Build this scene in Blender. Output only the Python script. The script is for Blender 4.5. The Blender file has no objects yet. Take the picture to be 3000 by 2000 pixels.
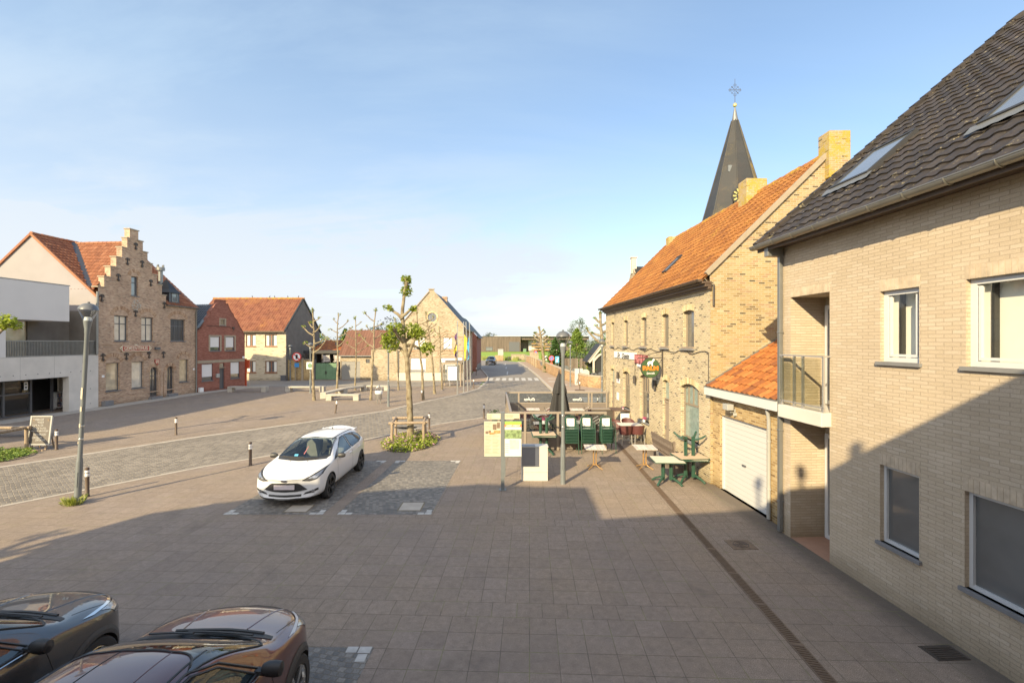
import bpy, bmesh, math, random
from math import sin, cos, pi, radians, sqrt, atan2
from mathutils import Vector, Matrix, noise as mnoise
from mathutils.bvhtree import BVHTree
from mathutils.geometry import tessellate_polygon
S = bpy.context.scene
COL = S.collection
R = random.Random(7)

# ------------------------------------------------------------------ objects
def tag(o, label=None, cat=None, group=None, kind=None):
    if label: o['label'] = label
    if cat: o['category'] = cat
    if group: o['group'] = group
    if kind: o['kind'] = kind
    return o
def thing(name, label, cat, loc=(0, 0, 0), rz=0.0, group=None):
    o = bpy.data.objects.new(name, None)
    COL.objects.link(o)
    o.empty_display_size = .2
    o.location = loc; o.rotation_euler = (0, 0, rz)
    return tag(o, label, cat, group)
def copy_tree(o, parent=None):
    c = o.copy(); COL.objects.link(c); c.parent = parent
    for ch in list(o.children): copy_tree(ch, c)
    return c
def root_loc(p):
    while p is not None and p.parent is not None: p = p.parent
    return Vector(p.location) if p is not None else Vector((0, 0, 0))

class MB:
    """collects faces and links them as ONE mesh object"""
    def __init__(s):
        s.v = []; s.f = []; s.m = []; s.t = []
    def add(s, vs, fs, mi=0, tint=None):
        b = len(s.v); s.v += [tuple(x) for x in vs]
        for f in fs:
            s.f.append([b + i for i in f]); s.m.append(mi)
            s.t.append(R.random() if tint is None else tint)
    def quad(s, a, b, c, d, mi=0, tint=None): s.add([a, b, c, d], [(0, 1, 2, 3)], mi, tint)
    def poly(s, pts, mi=0, tint=None): s.add(pts, [tuple(range(len(pts)))], mi, tint)
    def hexa(s, p, mi=0, tint=None):      # 8 points: bottom 4 (ccw), top 4
        t = R.random() if tint is None else tint
        s.add(p, [(3, 2, 1, 0), (4, 5, 6, 7), (0, 1, 5, 4), (1, 2, 6, 5), (2, 3, 7, 6), (3, 0, 4, 7)], mi, t)
    def box(s, x0, x1, y0, y1, z0, z1, mi=0, M=None, tint=None):
        p = [Vector(q) for q in ((x0, y0, z0), (x1, y0, z0), (x1, y1, z0), (x0, y1, z0), (x0, y0, z1), (x1, y0, z1), (x1, y1, z1), (x0, y1, z1))]
        if M is not None: p = [M @ q for q in p]
        s.hexa(p, mi, tint)
    def beam(s, a, b, w, h, mi=0, up=(0, 0, 1)):   # rectangular bar from a to b
        a, b = Vector(a), Vector(b); d = (b - a).normalized(); u = Vector(up)
        if abs(d.dot(u)) > .97: u = Vector((0, 1, 0))
        x = d.cross(u).normalized() * (w / 2); z = x.cross(d).normalized() * (h / 2)
        s.hexa([a - x - z, a + x - z, b + x - z, b - x - z, a - x + z, a + x + z, b + x + z, b - x + z], mi)
    def tube(s, pts, r, n=8, mi=0, cap=True, tint=None, closed=False):
        pts = [Vector(p) for p in pts]; k = len(pts)
        rr = list(r) if hasattr(r, '__len__') else [r] * k
        t0 = (pts[1] - pts[0]).normalized()
        u = Vector((0, 0, 1)) if abs(t0.z) < .9 else Vector((1, 0, 0))
        u = (u - t0 * u.dot(t0)).normalized(); vs = []; fs = []
        for i in range(k):
            if closed: t = (pts[(i + 1) % k] - pts[i - 1]).normalized()
            else: t = (pts[min(i + 1, k - 1)] - pts[max(i - 1, 0)]).normalized()
            u = (u - t * u.dot(t)).normalized(); w = t.cross(u)
            for j in range(n):
                a = 2 * pi * j / n
                vs.append(pts[i] + (u * cos(a) + w * sin(a)) * rr[i])
        for i in range(k if closed else k - 1):
            i2 = (i + 1) % k
            for j in range(n):
                j2 = (j + 1) % n
                fs.append((i * n + j, i * n + j2, i2 * n + j2, i2 * n + j))
        if cap and not closed:
            fs.append(tuple(range(n - 1, -1, -1))); fs.append(tuple((k - 1) * n + j for j in range(n)))
        s.add(vs, fs, mi, R.random() if tint is None else tint)
    def cyl(s, a, b, r0, r1=None, n=12, mi=0, tint=None): s.tube([a, b], [r0, r0 if r1 is None else r1], n, mi, True, tint)
    def lathe(s, prof, n=20, loc=(0, 0, 0), mi=0, tint=None, M=None):
        L = Vector(loc); vs = []; fs = []; k = len(prof)
        for r, z in prof:
            for j in range(n):
                q = Vector((max(r, 1e-4) * cos(2 * pi * j / n), max(r, 1e-4) * sin(2 * pi * j / n), z))
                vs.append((M @ q if M is not None else q) + L)
        for i in range(k - 1):
            for j in range(n):
                j2 = (j + 1) % n
                fs.append((i * n + j, i * n + j2, (i + 1) * n + j2, (i + 1) * n + j))
        s.add(vs, fs, mi, R.random() if tint is None else tint)
    def prism(s, pts, off, mi=0, tint=None):       # extrude a planar polygon by vector off
        p = [Vector(q) for q in pts]; o = Vector(off); n = len(p)
        t = R.random() if tint is None else tint
        tris = tessellate_polygon([p])
        s.add(p, [tuple(x) for x in tris], mi, t); s.add([q + o for q in p], [tuple(reversed(x)) for x in tris], mi, t)
        for i in range(n): s.quad(p[i], p[(i + 1) % n], p[(i + 1) % n] + o, p[i] + o, mi, t)
    def build(s, name, mats, parent=None, smooth=False, world=True, sharp=None, bevel=0, recalc=False):
        off = root_loc(parent) if (world and parent is not None) else Vector((0, 0, 0))
        me = bpy.data.meshes.new(name)
        me.from_pydata([Vector(p) - off for p in s.v], [], s.f); 
        if not isinstance(mats, (list, tuple)): mats = [mats]
        for m in mats: me.materials.append(m)
        for i, p in enumerate(me.polygons): p.material_index = min(s.m[i], len(mats) - 1)
        a = me.attributes.new('tint', 'FLOAT', 'FACE')
        a.data.foreach_set('value', s.t)
        if recalc:
            bm = bmesh.new(); bm.from_mesh(me); bmesh.ops.recalc_face_normals(bm, faces=bm.faces[:]); bm.to_mesh(me); bm.free()
        boxuv(me)
        if smooth:
            me.shade_smooth()
            me.set_sharp_from_angle(angle=radians(sharp if sharp else 40))
        o = bpy.data.objects.new(name, me); COL.objects.link(o); o.parent = parent
        if bevel:
            b = o.modifiers.new('bevel', 'BEVEL'); b.width = bevel; b.segments = 2; b.limit_method = 'ANGLE'; b.angle_limit = radians(50)
        return o

def boxuv(me):
    uv = me.uv_layers.new(name='UVMap') if not me.uv_layers else me.uv_layers[0]
    vs = me.vertices; dat = [0.0] * (2 * len(me.loops))
    for p in me.polygons:
        n = p.normal
        if abs(n.z) > .93: tx, ty = Vector((1, 0, 0)), Vector((0, 1, 0))
        else:
            tx = Vector((-n.y, n.x, 0)).normalized(); ty = n.cross(tx)
        for li in p.loop_indices:
            c = vs[me.loops[li].vertex_index].co
            dat[2 * li] = c.dot(tx); dat[2 * li + 1] = c.dot(ty)
    uv.data.foreach_set('uv', dat)

class Wall:
    """a vertical plane: u runs along d, z is height, o is outward"""
    def __init__(s, ox, oy, dx, dy, side):
        l = sqrt(dx * dx + dy * dy); s.d = Vector((dx / l, dy / l, 0)); s.o = Vector((ox, oy, 0))
        s.n = Vector((s.d.y, -s.d.x, 0)) * side
        s.r = (-s.n).cross(Vector((0, 0, 1)))     # reading direction for someone facing the wall
    def P(s, u, z, o=0.0): return s.o + s.d * u + s.n * o + Vector((0, 0, z))
    def box(s, mb, u0, u1, z0, z1, o0, o1, mi=0, tint=None):
        mb.hexa([s.P(u0, z0, o0), s.P(u1, z0, o0), s.P(u1, z0, o1), s.P(u0, z0, o1), s.P(u0, z1, o0), s.P(u1, z1, o0), s.P(u1, z1, o1), s.P(u0, z1, o1)], mi, tint)
    def wall(s, mb, outline, holes=(), depth=.15, mi=0, o=0.0, rmi=None):
        ls = [[Vector((u, z, 0)) for u, z in outline]] + [[Vector((u, z, 0)) for u, z in h] for h in holes]
        flat = [q for l in ls for q in l]
        for t in tessellate_polygon(ls):
            p = [s.P(flat[i].x, flat[i].y, o) for i in t]
            if (p[1] - p[0]).cross(p[2] - p[0]).dot(s.n) < 0: p.reverse()
            mb.poly(p, mi)
        for h in holes:
            for i in range(len(h)):
                a, b = h[i], h[(i + 1) % len(h)]
                mb.quad(s.P(a[0], a[1], o), s.P(b[0], b[1], o), s.P(b[0], b[1], o - depth), s.P(a[0], a[1], o - depth), mi if rmi is None else rmi)
    def panel(s, mb, pts, o, mi=0):
        p = [s.P(u, z, o) for u, z in pts]
        a = sum(((p[i] - p[0]).cross(p[i + 1] - p[0]) for i in range(1, len(p) - 1)), Vector())
        if a.dot(s.n) < 0: p.reverse()
        mb.poly(p, mi)

def rect(u0, u1, z0, z1): return [(u0, z0), (u1, z0), (u1, z1), (u0, z1)]
def arched(u0, u1, z0, z1, rise, n=10):
    """rectangle with a segmental arch on top; z1 is the crown"""
    w = (u1 - u0) / 2; r = (w * w + rise * rise) / (2 * rise); cz = z1 - r; c = (u0 + u1) / 2
    a0 = atan2(z1 - rise - cz, w)
    return [(u0, z0), (u1, z0)] + [(c + r * cos(a0 + (pi - 2 * a0) * i / n), cz + r * sin(a0 + (pi - 2 * a0) * i / n)) for i in range(n + 1)]
def voussoirs(W, mb, u0, u1, z1, rise, th, n, o=.003, mi=0):
    """a ring of brick wedges over an opening"""
    w = (u1 - u0) / 2; c = (u0 + u1) / 2
    if rise < .01:
        for i in range(n):
            a, b = u0 + (u1 - u0) * i / n, u0 + (u1 - u0) * (i + 1) / n
            W.box(mb, a + .004, b - .004, z1 + .004, z1 + th, -.02, o, mi)
        return
    r = (w * w + rise * rise) / (2 * rise); cz = z1 - r; a0 = atan2(z1 - rise - cz, w)
    for i in range(n):
        a, b = a0 + (pi - 2 * a0) * (i + .06) / n, a0 + (pi - 2 * a0) * (i + .94) / n
        q = [(c + rr * cos(t), cz + rr * sin(t)) for rr, t in ((r + .004, a), (r + th, a), (r + th, b), (r + .004, b))]
        p = [W.P(u, z, o) for u, z in q]; bk = [W.P(u, z, -.02) for u, z in q]
        if (p[1] - p[0]).cross(p[2] - p[0]).dot(W.n) < 0: p.reverse(); bk.reverse()
        t = R.random(); mb.poly(p, mi, t)
        for k in range(4): mb.quad(p[k], bk[k], bk[(k + 1) % 4], p[(k + 1) % 4], mi, t)

def text(name, body, W, u, z, o, width, height, mat, parent=None, extrude=.004, shear=0.0, mirror=False, bold=0.0):
    """lettering on a wall frame, centred on (u, z)"""
    cu = bpy.data.curves.new(name, 'FONT'); cu.body = body; cu.size = 1; cu.extrude = .02; cu.shear = shear; cu.offset = bold
    cu.align_x = 'CENTER'; cu.align_y = 'CENTER'
    t = bpy.data.objects.new('t', cu); COL.objects.link(t)
    me = bpy.data.meshes.new_from_object(t.evaluated_get(bpy.context.evaluated_depsgraph_get()))
    bpy.data.objects.remove(t); bpy.data.curves.remove(cu)
    xs = [v.co.x for v in me.vertices]; ys = [v.co.y for v in me.vertices]
    sx = width / (max(xs) - min(xs)); sy = height / (max(ys) - min(ys)); cx = (max(xs) + min(xs)) / 2; cy = (max(ys) + min(ys)) / 2
    off = root_loc(parent)
    base = W.P(u, z, o) - off; sg = -1 if mirror else 1
    for v in me.vertices:
        v.co = base + W.r * ((v.co.x - cx) * sx * sg) + Vector((0, 0, (v.co.y - cy) * sy)) + W.n * (v.co.z / .02 * extrude)
    me.materials.clear(); me.materials.append(mat)
    ob = bpy.data.objects.new(name, me); COL.objects.link(ob); ob.parent = parent
    return ob

# ---------------------------------------------------------------- materials
def newmat(name):
    m = bpy.data.materials.new(name); m.use_nodes = True
    nt = m.node_tree; b = nt.nodes['Principled BSDF']
    return m, nt, b
class N:
    def __init__(s, nt): s.nt = nt
    def n(s, typ, **kw):
        x = s.nt.nodes.new(typ)
        for k, v in kw.items():
            if k[0] == 'i' and k[1:].isdigit(): x.inputs[int(k[1:])].default_value = v
            elif k.startswith('in_'): x.inputs[k[3:]].default_value = v
            else: setattr(x, k, v)
        return x
    def l(s, a, b): s.nt.links.new(a, b)
    def noise(s, vec, scale, detail=4, rough=.55, dist=0):
        x = s.n('ShaderNodeTexNoise'); x.inputs['Scale'].default_value = scale; x.inputs['Detail'].default_value = detail
        x.inputs['Roughness'].default_value = rough; x.inputs['Distortion'].default_value = dist
        if vec is not None: s.l(vec, x.inputs['Vector'])
        return x.outputs['Fac']
    def ramp(s, fac, stops, interp='LINEAR'):
        x = s.n('ShaderNodeValToRGB'); cr = x.color_ramp; cr.interpolation = interp
        while len(cr.elements) < len(stops): cr.elements.new(.5)
        for e, (p, c) in zip(cr.elements, stops):
            e.position = p; e.color = (c, c, c, 1) if not hasattr(c, '__len__') else (c[0], c[1], c[2], 1)
        s.l(fac, x.inputs[0]); return x.outputs[0]
    def mix(s, fac, a, b, mode='MIX'):
        x = s.n('ShaderNodeMix', data_type='RGBA', blend_type=mode)
        for sock, v in ((x.inputs[0], fac), (x.inputs[6], a), (x.inputs[7], b)):
            if hasattr(v, 'is_linked') or isinstance(v, bpy.types.NodeSocket): s.l(v, sock)
            elif hasattr(v, '__len__'): sock.default_value = (v[0], v[1], v[2], 1)
            else: sock.default_value = v if sock.type == 'VALUE' else (v, v, v, 1)
        return x.outputs[2]
    def math(s, op, a, b=0.0, c=None):
        x = s.n('ShaderNodeMath', operation=op)
        for i, v in enumerate((a, b) if c is None else (a, b, c)):
            if isinstance(v, bpy.types.NodeSocket): s.l(v, x.inputs[i])
            else: x.inputs[i].default_value = v
        return x.outputs[0]
    def bump(s, h, strength, dist=.01, nrm=None):
        x = s.n('ShaderNodeBump'); x.inputs['Strength'].default_value = strength; x.inputs['Distance'].default_value = dist
        s.l(h, x.inputs['Height'])
        if nrm is not None: s.l(nrm, x.inputs['Normal'])
        return x.outputs[0]
    def coord(s, kind='Object'): return s.n('ShaderNodeTexCoord').outputs[kind]
    def tint(s): return s.n('ShaderNodeAttribute', attribute_name='tint').outputs['Fac']
    def mapping(s, vec, scale=(1, 1, 1), rot=(0, 0, 0), loc=(0, 0, 0)):
        x = s.n('ShaderNodeMapping'); x.inputs['Scale'].default_value = scale; x.inputs['Rotation'].default_value = rot; x.inputs['Location'].default_value = loc
        s.l(vec, x.inputs['Vector']); return x.outputs[0]

def kc(c, *f):
    f = f * 3 if len(f) == 1 else f
    return [(p, tuple(x * y for x, y in zip(q, f))) for p, q in c]
def plain(name, col, rough=.6, metal=0.0, var=.12, scale=6, spec=.5, bump=0.0, coat=0.0, bscale=60):
    """base colour broken up by soft grime and, if asked, a fine relief"""
    m, nt, b = newmat(name); g = N(nt); co = g.coord()
    f = g.noise(co, scale, 5)
    lo = [c * (1 - var) for c in col]; hi = [min(1, c * (1 + var)) for c in col]
    g.l(g.ramp(f, [(.25, lo), (.75, hi)]), b.inputs['Base Color'])
    b.inputs['Roughness'].default_value = rough; b.inputs['Metallic'].default_value = metal
    b.inputs['Specular IOR Level'].default_value = spec; b.inputs['Coat Weight'].default_value = coat; b.inputs['Coat Roughness'].default_value = .03
    if bump: g.l(g.bump(g.noise(co, bscale, 4), bump, .01), b.inputs['Normal'])
    return m
def brick(name, cols, mortar, bw=.21, bh=.062, ms=.01, bump=.5, stain=.25, soil=None, wob=.006, bias=0.0, mort_v=.15):
    m, nt, b = newmat(name); g = N(nt)
    uv = g.n('ShaderNodeUVMap').outputs[0]
    w = g.n('ShaderNodeTexNoise'); w.inputs['Scale'].default_value = 9; w.inputs['Detail'].default_value = 3; g.l(uv, w.inputs['Vector'])
    v = g.n('ShaderNodeVectorMath', operation='MULTIPLY_ADD'); g.l(w.outputs['Color'], v.inputs[0]); v.inputs[1].default_value = (wob * 2,) * 3; g.l(uv, v.inputs[2])
    t = g.n('ShaderNodeTexBrick'); g.l(v.outputs[0], t.inputs['Vector'])
    for k, x in (('Scale', 1), ('Mortar Size', ms), ('Mortar Smooth', .15), ('Bias', bias), ('Brick Width', bw), ('Row Height', bh)): t.inputs[k].default_value = x
    t.inputs['Color1'].default_value = (0, 0, 0, 1); t.inputs['Color2'].default_value = (1, 1, 1, 1)
    base = g.ramp(t.outputs['Color'], cols)
    grain = g.noise(uv, 55, 5, .7)
    base = g.mix(.35, base, g.mix(1, base, g.ramp(grain, [(.3, .55), (.7, 1.35)]), 'MULTIPLY'))
    mo = g.mix(grain, [c * (1 - mort_v) for c in mortar], [c * (1 + mort_v) for c in mortar])
    c = g.mix(t.outputs['Fac'], base, mo)
    big = g.noise(uv, .55, 5, .6)
    c = g.mix(1, c, g.ramp(big, [(.3, 1 - stain), (.65, 1.0 + stain * .3)]), 'MULTIPLY')
    if soil:
        s2 = g.noise(g.mapping(uv, (1.2, .35, 1)), 1.3, 6, .65)
        c = g.mix(g.ramp(s2, [(.55, 0), (.72, .6)]), c, soil)
    sy = g.n('ShaderNodeSeparateXYZ'); g.l(uv, sy.inputs[0])
    c = g.mix(1, c, g.ramp(g.math('ADD', g.math('MULTIPLY', sy.outputs['Y'], 1.2), g.math('MULTIPLY', g.noise(uv, 2.4, 4), .5)), [(.2, (.62, .6, .56)), (.75, 1)]), 'MULTIPLY')
    g.l(c, b.inputs['Base Color']); b.inputs['Roughness'].default_value = .88; b.inputs['Specular IOR Level'].default_value = .25
    h = g.math('SUBTRACT', g.math('MULTIPLY', grain, .35), g.math('MULTIPLY', t.outputs['Fac'], .8))
    h = g.math('ADD', h, g.math('MULTIPLY', t.outputs['Color'], .25))
    g.l(g.bump(h, bump, .012), b.inputs['Normal'])
    return m
def tilemat(name, cols, lichen=None, lic=(.58, .7), rough=.75, spec=.3, lscale=1.5, dark=(.05, .03, .02)):
    m, nt, b = newmat(name); g = N(nt); co = g.coord()
    c = g.ramp(g.tint(), cols)
    f = g.noise(co, 14, 5, .7); c = g.mix(1, c, g.ramp(f, [(.3, .68), (.7, 1.2)]), 'MULTIPLY')
    c = g.mix(g.ramp(g.noise(co, .9, 5, .7), [(.5, 0), (.75, .28)]), c, dark)
    if lichen:
        lf = g.math('MULTIPLY', g.noise(co, lscale, 6, .7), g.ramp(g.noise(co, 22, 4, .7), [(.3, .7), (.65, 1.15)]))
        c = g.mix(g.ramp(lf, [(lic[0], 0), (lic[1], 1)]), c, lichen)
    g.l(c, b.inputs['Base Color']); b.inputs['Roughness'].default_value = rough; b.inputs['Specular IOR Level'].default_value = spec
    g.l(g.bump(f, .25, .01), b.inputs['Normal'])
    return m
def tinted(name, cols, rough=.8, spec=.3, bump=0.0, trans=0.0, scale=8):
    """colour chosen per face group (a brick, a slat, a leaf)"""
    m, nt, b = newmat(name); g = N(nt); co = g.coord()
    c = g.ramp(g.tint(), cols); f = g.noise(co, scale, 4, .6)
    c = g.mix(1, c, g.ramp(f, [(.3, .75), (.7, 1.15)]), 'MULTIPLY')
    g.l(c, b.inputs['Base Color']); b.inputs['Roughness'].default_value = rough; b.inputs['Specular IOR Level'].default_value = spec
    if bump: g.l(g.bump(g.noise(co, 40, 4), bump, .01), b.inputs['Normal'])
    if trans:
        t = g.n('ShaderNodeBsdfTranslucent'); g.l(g.mix(1, c, (1.2, 1.25, .55), 'MULTIPLY'), t.inputs[0])
        x = g.n('ShaderNodeMixShader'); x.inputs[0].default_value = trans
        g.l(b.outputs[0], x.inputs[1]); g.l(t.outputs[0], x.inputs[2]); g.l(x.outputs[0], nt.nodes['Material Output'].inputs[0])
    return m
def wood(name, c0, c1, rough=.75, axis=2, sc=(18, 18, 1.2)):
    m, nt, b = newmat(name); g = N(nt); co = g.coord()
    f = g.noise(g.mapping(co, sc), 1.6, 6, .65)
    c = g.mix(g.ramp(f, [(.3, 0), (.7, 1)]), c0, c1)
    c = g.mix(.3, c, g.mix(1, c, g.ramp(g.tint(), [(0, .6), (1, 1.5)]), 'MULTIPLY'))
    g.l(c, b.inputs['Base Color']); b.inputs['Roughness'].default_value = rough
    g.l(g.bump(f, .4, .008), b.inputs['Normal'])
    return m
def glass(name, tintc=(.85, .92, .9), rough=.01, refl=1.0, ior=1.5):
    """thin pane: see-through with a fresnel mirror"""
    m, nt, b = newmat(name); g = N(nt); nt.nodes.remove(b)
    t = g.n('ShaderNodeBsdfTransparent'); t.inputs[0].default_value = (*tintc, 1)
    q = g.n('ShaderNodeBsdfGlossy'); q.inputs['Roughness'].default_value = rough
    ge = g.n('ShaderNodeNewGeometry'); dt = g.n('ShaderNodeVectorMath', operation='DOT_PRODUCT'); g.l(ge.outputs['Normal'], dt.inputs[0]); g.l(ge.outputs['Incoming'], dt.inputs[1])
    fr = g.math('MULTIPLY_ADD', g.math('POWER', g.math('SUBTRACT', 1.0, g.math('MINIMUM', g.math('ABSOLUTE', dt.outputs['Value']), 1.0)), 5.0), .93, .055)
    x = g.n('ShaderNodeMixShader'); g.l(g.math('MULTIPLY', fr, refl), x.inputs[0]); g.l(t.outputs[0], x.inputs[1]); g.l(q.outputs[0], x.inputs[2])
    g.l(x.outputs[0], nt.nodes['Material Output'].inputs[0])
    return m
def pane(name, col, rough=.03, var=.3, scale=1.2):
    """opaque look of a window whose inside is dark or curtained, mirror on top"""
    m, nt, b = newmat(name); g = N(nt); co = g.coord()
    f = g.noise(co, scale, 3)
    g.l(g.ramp(f, [(.3, [c * (1 - var) for c in col]), (.7, [c * (1 + var) for c in col])]), b.inputs['Base Color'])
    b.inputs['Roughness'].default_value = .5; b.inputs['Coat Weight'].default_value = 1; b.inputs['Coat Roughness'].default_value = rough
    b.inputs['Coat IOR'].default_value = 1.85
    g.l(g.bump(g.noise(co, .8, 2), .03, .1), b.inputs['Coat Normal'])
    return m

M = {}
M['bk_cafe'] = brick('yellow_cafe_brick', [(0, (.06, .05, .03)), (.05, (.15, .1, .05)), (.12, (.33, .22, .085)), (.5, (.37, .27, .125)), (.8, (.4, .31, .16)), (.93, (.32, .185, .1)), (1, (.44, .37, .23))], (.43, .36, .24), bw=.2, bh=.066, ms=.009, bump=.6, stain=.22, soil=(.33, .23, .1))
M['bk_front'] = brick('pale_cafe_front_brick', [(0, (.06, .05, .03)), (.07, (.15, .11, .06)), (.13, (.3, .235, .14)), (.5, (.41, .325, .18)), (.8, (.45, .36, .21)), (.94, (.38, .27, .16)), (1, (.54, .46, .31))], (.52, .45, .33), bw=.19, bh=.064, ms=.011, bump=.6, stain=.18)
M['bk_modern'] = brick('beige_modern_brick', [(0, (.455, .36, .25)), (.5, (.485, .387, .275)), (.85, (.505, .405, .295)), (1, (.535, .437, .325))], (.415, .33, .235), bw=.24, bh=.059, ms=.0045, bump=1.2, stain=.16, wob=.008, mort_v=.3)
M['bk_garage'] = brick('ochre_garage_brick', [(0, (.16, .09, .04)), (.3, (.32, .2, .08)), (.7, (.42, .28, .12)), (1, (.5, .36, .18))], (.42, .32, .18), bw=.2, bh=.064, ms=.01, bump=.5)
M['bk_hall'] = brick('town_hall_brick', [(0, (.15, .075, .045)), (.2, (.3, .155, .09)), (.5, (.42, .238, .143)), (.8, (.48, .3, .185)), (1, (.54, .375, .25))], (.5, .385, .28), bw=.2, bh=.062, ms=.012, bump=.5, stain=.3, soil=(.35, .24, .15))
M['bk_red'] = brick('red_brick', [(0, (.18, .056, .036)), (.5, (.235, .08, .054)), (1, (.3, .115, .08))], (.24, .105, .08), bw=.2, bh=.06, ms=.007, bump=.3, stain=.15)
M['bk_cream'] = brick('cream_brick', [(0, (.16, .14, .12)), (.05, (.25, .21, .15)), (.12, (.45, .38, .26)), (.6, (.5, .42, .3)), (1, (.54, .46, .34))], (.48, .41, .3), bw=.32, bh=.075, ms=.008, bump=.3, stain=.1)
M['bk_gable'] = brick('pale_gable_brick', [(0, (.1, .065, .03)), (.14, (.22, .155, .09)), (.4, (.33, .26, .165)), (.8, (.37, .3, .2)), (1, (.42, .355, .26))], (.4, .34, .25), bw=.21, bh=.064, ms=.01, bump=.4, stain=.22, soil=(.22, .16, .09))
M['bk_wall'] = brick('churchyard_wall_brick', [(0, (.15, .08, .04)), (.4, (.35, .19, .09)), (.7, (.42, .25, .12)), (1, (.48, .32, .17))], (.42, .3, .18), bw=.21, bh=.065, ms=.01, bump=.4)
M['bk_ochre'] = brick('ochre_yard_brick', [(0, (.14, .08, .03)), (.3, (.36, .21, .07)), (.7, (.48, .3, .11)), (1, (.56, .4, .18))], (.5, .38, .2), bw=.2, bh=.064, ms=.011, bump=.5)
M['bk_own'] = brick('dark_red_house_brick', [(0, (.22, .1, .06)), (1, (.38, .2, .12))], (.3, .2, .14))
M['vous_front'] = tinted('arch_brick_yellow', [(0, (.36, .27, .14)), (.4, (.53, .41, .22)), (1, (.63, .51, .31))], .9, .2, .3)
M['vous_hall'] = tinted('arch_brick_hall', [(0, (.28, .16, .095)), (.5, (.42, .26, .155)), (1, (.5, .34, .22))], .9, .2, .3)
M['vous_mod'] = tinted('soldier_brick_beige', [(0, (.455, .36, .255)), (1, (.51, .41, .3))], .9, .2, .4)
M['coping'] = plain('stone_coping', (.29, .235, .165), .85, bump=.3)
M['tile_cafe'] = tilemat('orange_pantile', [(0, (.16, .053, .013)), (.3, (.235, .08, .015)), (.7, (.28, .1, .019)), (1, (.31, .122, .026))], (.29, .145, .016), (.58, .74), lscale=.8)
M['tile_garage'] = tilemat('bright_orange_pantile', [(0, (.17, .052, .018)), (.25, (.29, .085, .018)), (.7, (.35, .11, .023)), (1, (.39, .14, .035))], None)
M['tile_hall'] = tilemat('red_orange_pantile', [(0, (.15, .047, .02)), (.5, (.22, .072, .03)), (1, (.26, .098, .046))], None)
M['tile_house'] = tilemat('weathered_red_pantile', [(0, (.13, .04, .021)), (.5, (.185, .06, .031)), (1, (.22, .08, .042))], (.4, .17, .03), (.56, .72), lscale=.35)
M['tile_dark'] = tilemat('dark_brown_roof_tile', [(0, (.014, .011, .0095)), (.5, (.022, .0175, .015)), (1, (.032, .026, .022))], (.2, .17, .1), (.6, .7), .62, .35, lscale=5)
M['tile_black'] = tilemat('black_glazed_tile', [(0, (.015, .017, .022)), (1, (.035, .04, .05))], None, rough=.35, spec=.6)
M['tile_brown'] = tilemat('brown_ribbed_sheet', [(0, (.11, .045, .028)), (1, (.15, .068, .045))], None)
M['ridge'] = tilemat('ridge_tile_lichen', [(0, (.24, .08, .025)), (1, (.34, .13, .035))], (.4, .24, .02), (.44, .6), lscale=3)
M['ridge_red'] = tilemat('ridge_tile_red', [(0, (.24, .08, .035)), (1, (.32, .13, .06))], None)
M['lichen_brick'] = None
M['slate'] = tilemat('spire_slate', [(0, (.012, .0125, .0135)), (1, (.025, .025, .026))], (.16, .115, .035), (.6, .8), .6, .4, lscale=.35)
M['slate_gold'] = tilemat('lichen_covered_slate', [(0, (.04, .038, .034)), (1, (.07, .064, .055))], (.27, .165, .02), (.36, .52), .7, .3, lscale=.6)
M['render_pink'] = plain('pinkish_render', (.26, .24, .245), .9, var=.06, scale=1.2, bump=.15)
M['render_grey'] = plain('grey_render', (.135, .118, .1), .9, var=.2, scale=1.5, bump=.2)
M['white_render'] = plain('white_render', (.6, .575, .555), .85, var=.04, scale=1, bump=.1)
M['concrete'] = plain('fair_faced_concrete', (.58, .54, .485), .85, var=.13, scale=1.3, bump=.15)
M['bench_conc'] = plain('bench_concrete', (.36, .33, .28), .85, var=.18, scale=3, bump=.2)
M['plinth'] = plain('white_plinth', (.5, .45, .38), .85, var=.08)
M['white'] = plain('white_pvc', (.55, .56, .57), .35, var=.03)
M['shutter'] = plain('white_shutter', (.68, .67, .67), .45, var=.03)
M['dgrey'] = plain('dark_grey_frame', (.07, .072, .08), .45, var=.1)
M['taupe'] = plain('taupe_paint', (.24, .185, .135), .55, var=.08)
M['taupe_frame'] = plain('taupe_frame_paint', (.2, .16, .115), .5, var=.1)
M['brownwood'] = plain('brown_window_wood', (.25, .1, .045), .5, var=.15)
M['bluestone'] = plain('blue_stone_sill', (.15, .15, .155), .75, var=.12, bump=.2)
M['iron'] = plain('black_iron', (.035, .028, .024), .55, var=.2)
M['zinc'] = plain('weathered_zinc', (.2, .205, .2), .42, .6, var=.12, scale=4)
M['gutter'] = plain('zinc_gutter', (.19, .185, .165), .38, .7, var=.15, scale=3)
M['brown_fascia'] = plain('brown_fascia', (.065, .04, .025), .6, var=.2)
M['pipe_grey'] = plain('grey_pipe', (.33, .33, .31), .5, var=.08)
M['lamp_grey'] = plain('grey_lamp_paint', (.125, .14, .145), .42, .1, var=.1, scale=3)
M['lamp_hood'] = plain('lamp_hood_grey', (.1, .105, .11), .35, .2, var=.08)
M['lamp_white'] = plain('lamp_reflector', (.75, .75, .72), .4, var=.03)
M['steel'] = plain('brushed_steel', (.5, .5, .48), .3, .9, var=.06)
M['alu'] = plain('aluminium', (.6, .6, .6), .35, .8, var=.05)
M['green_pl'] = plain('green_plastic', (.014, .05, .032), .38, var=.15, scale=5)
M['green_metal'] = plain('green_metal', (.016, .055, .036), .35, var=.15)
M['wicker'] = plain('maroon_wicker', (.075, .018, .018), .55, var=.3, scale=30, bump=.6, bscale=90)
M['table_top_ivory'] = plain('ivory_table_top', (.62, .56, .44), .5, var=.06)
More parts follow.
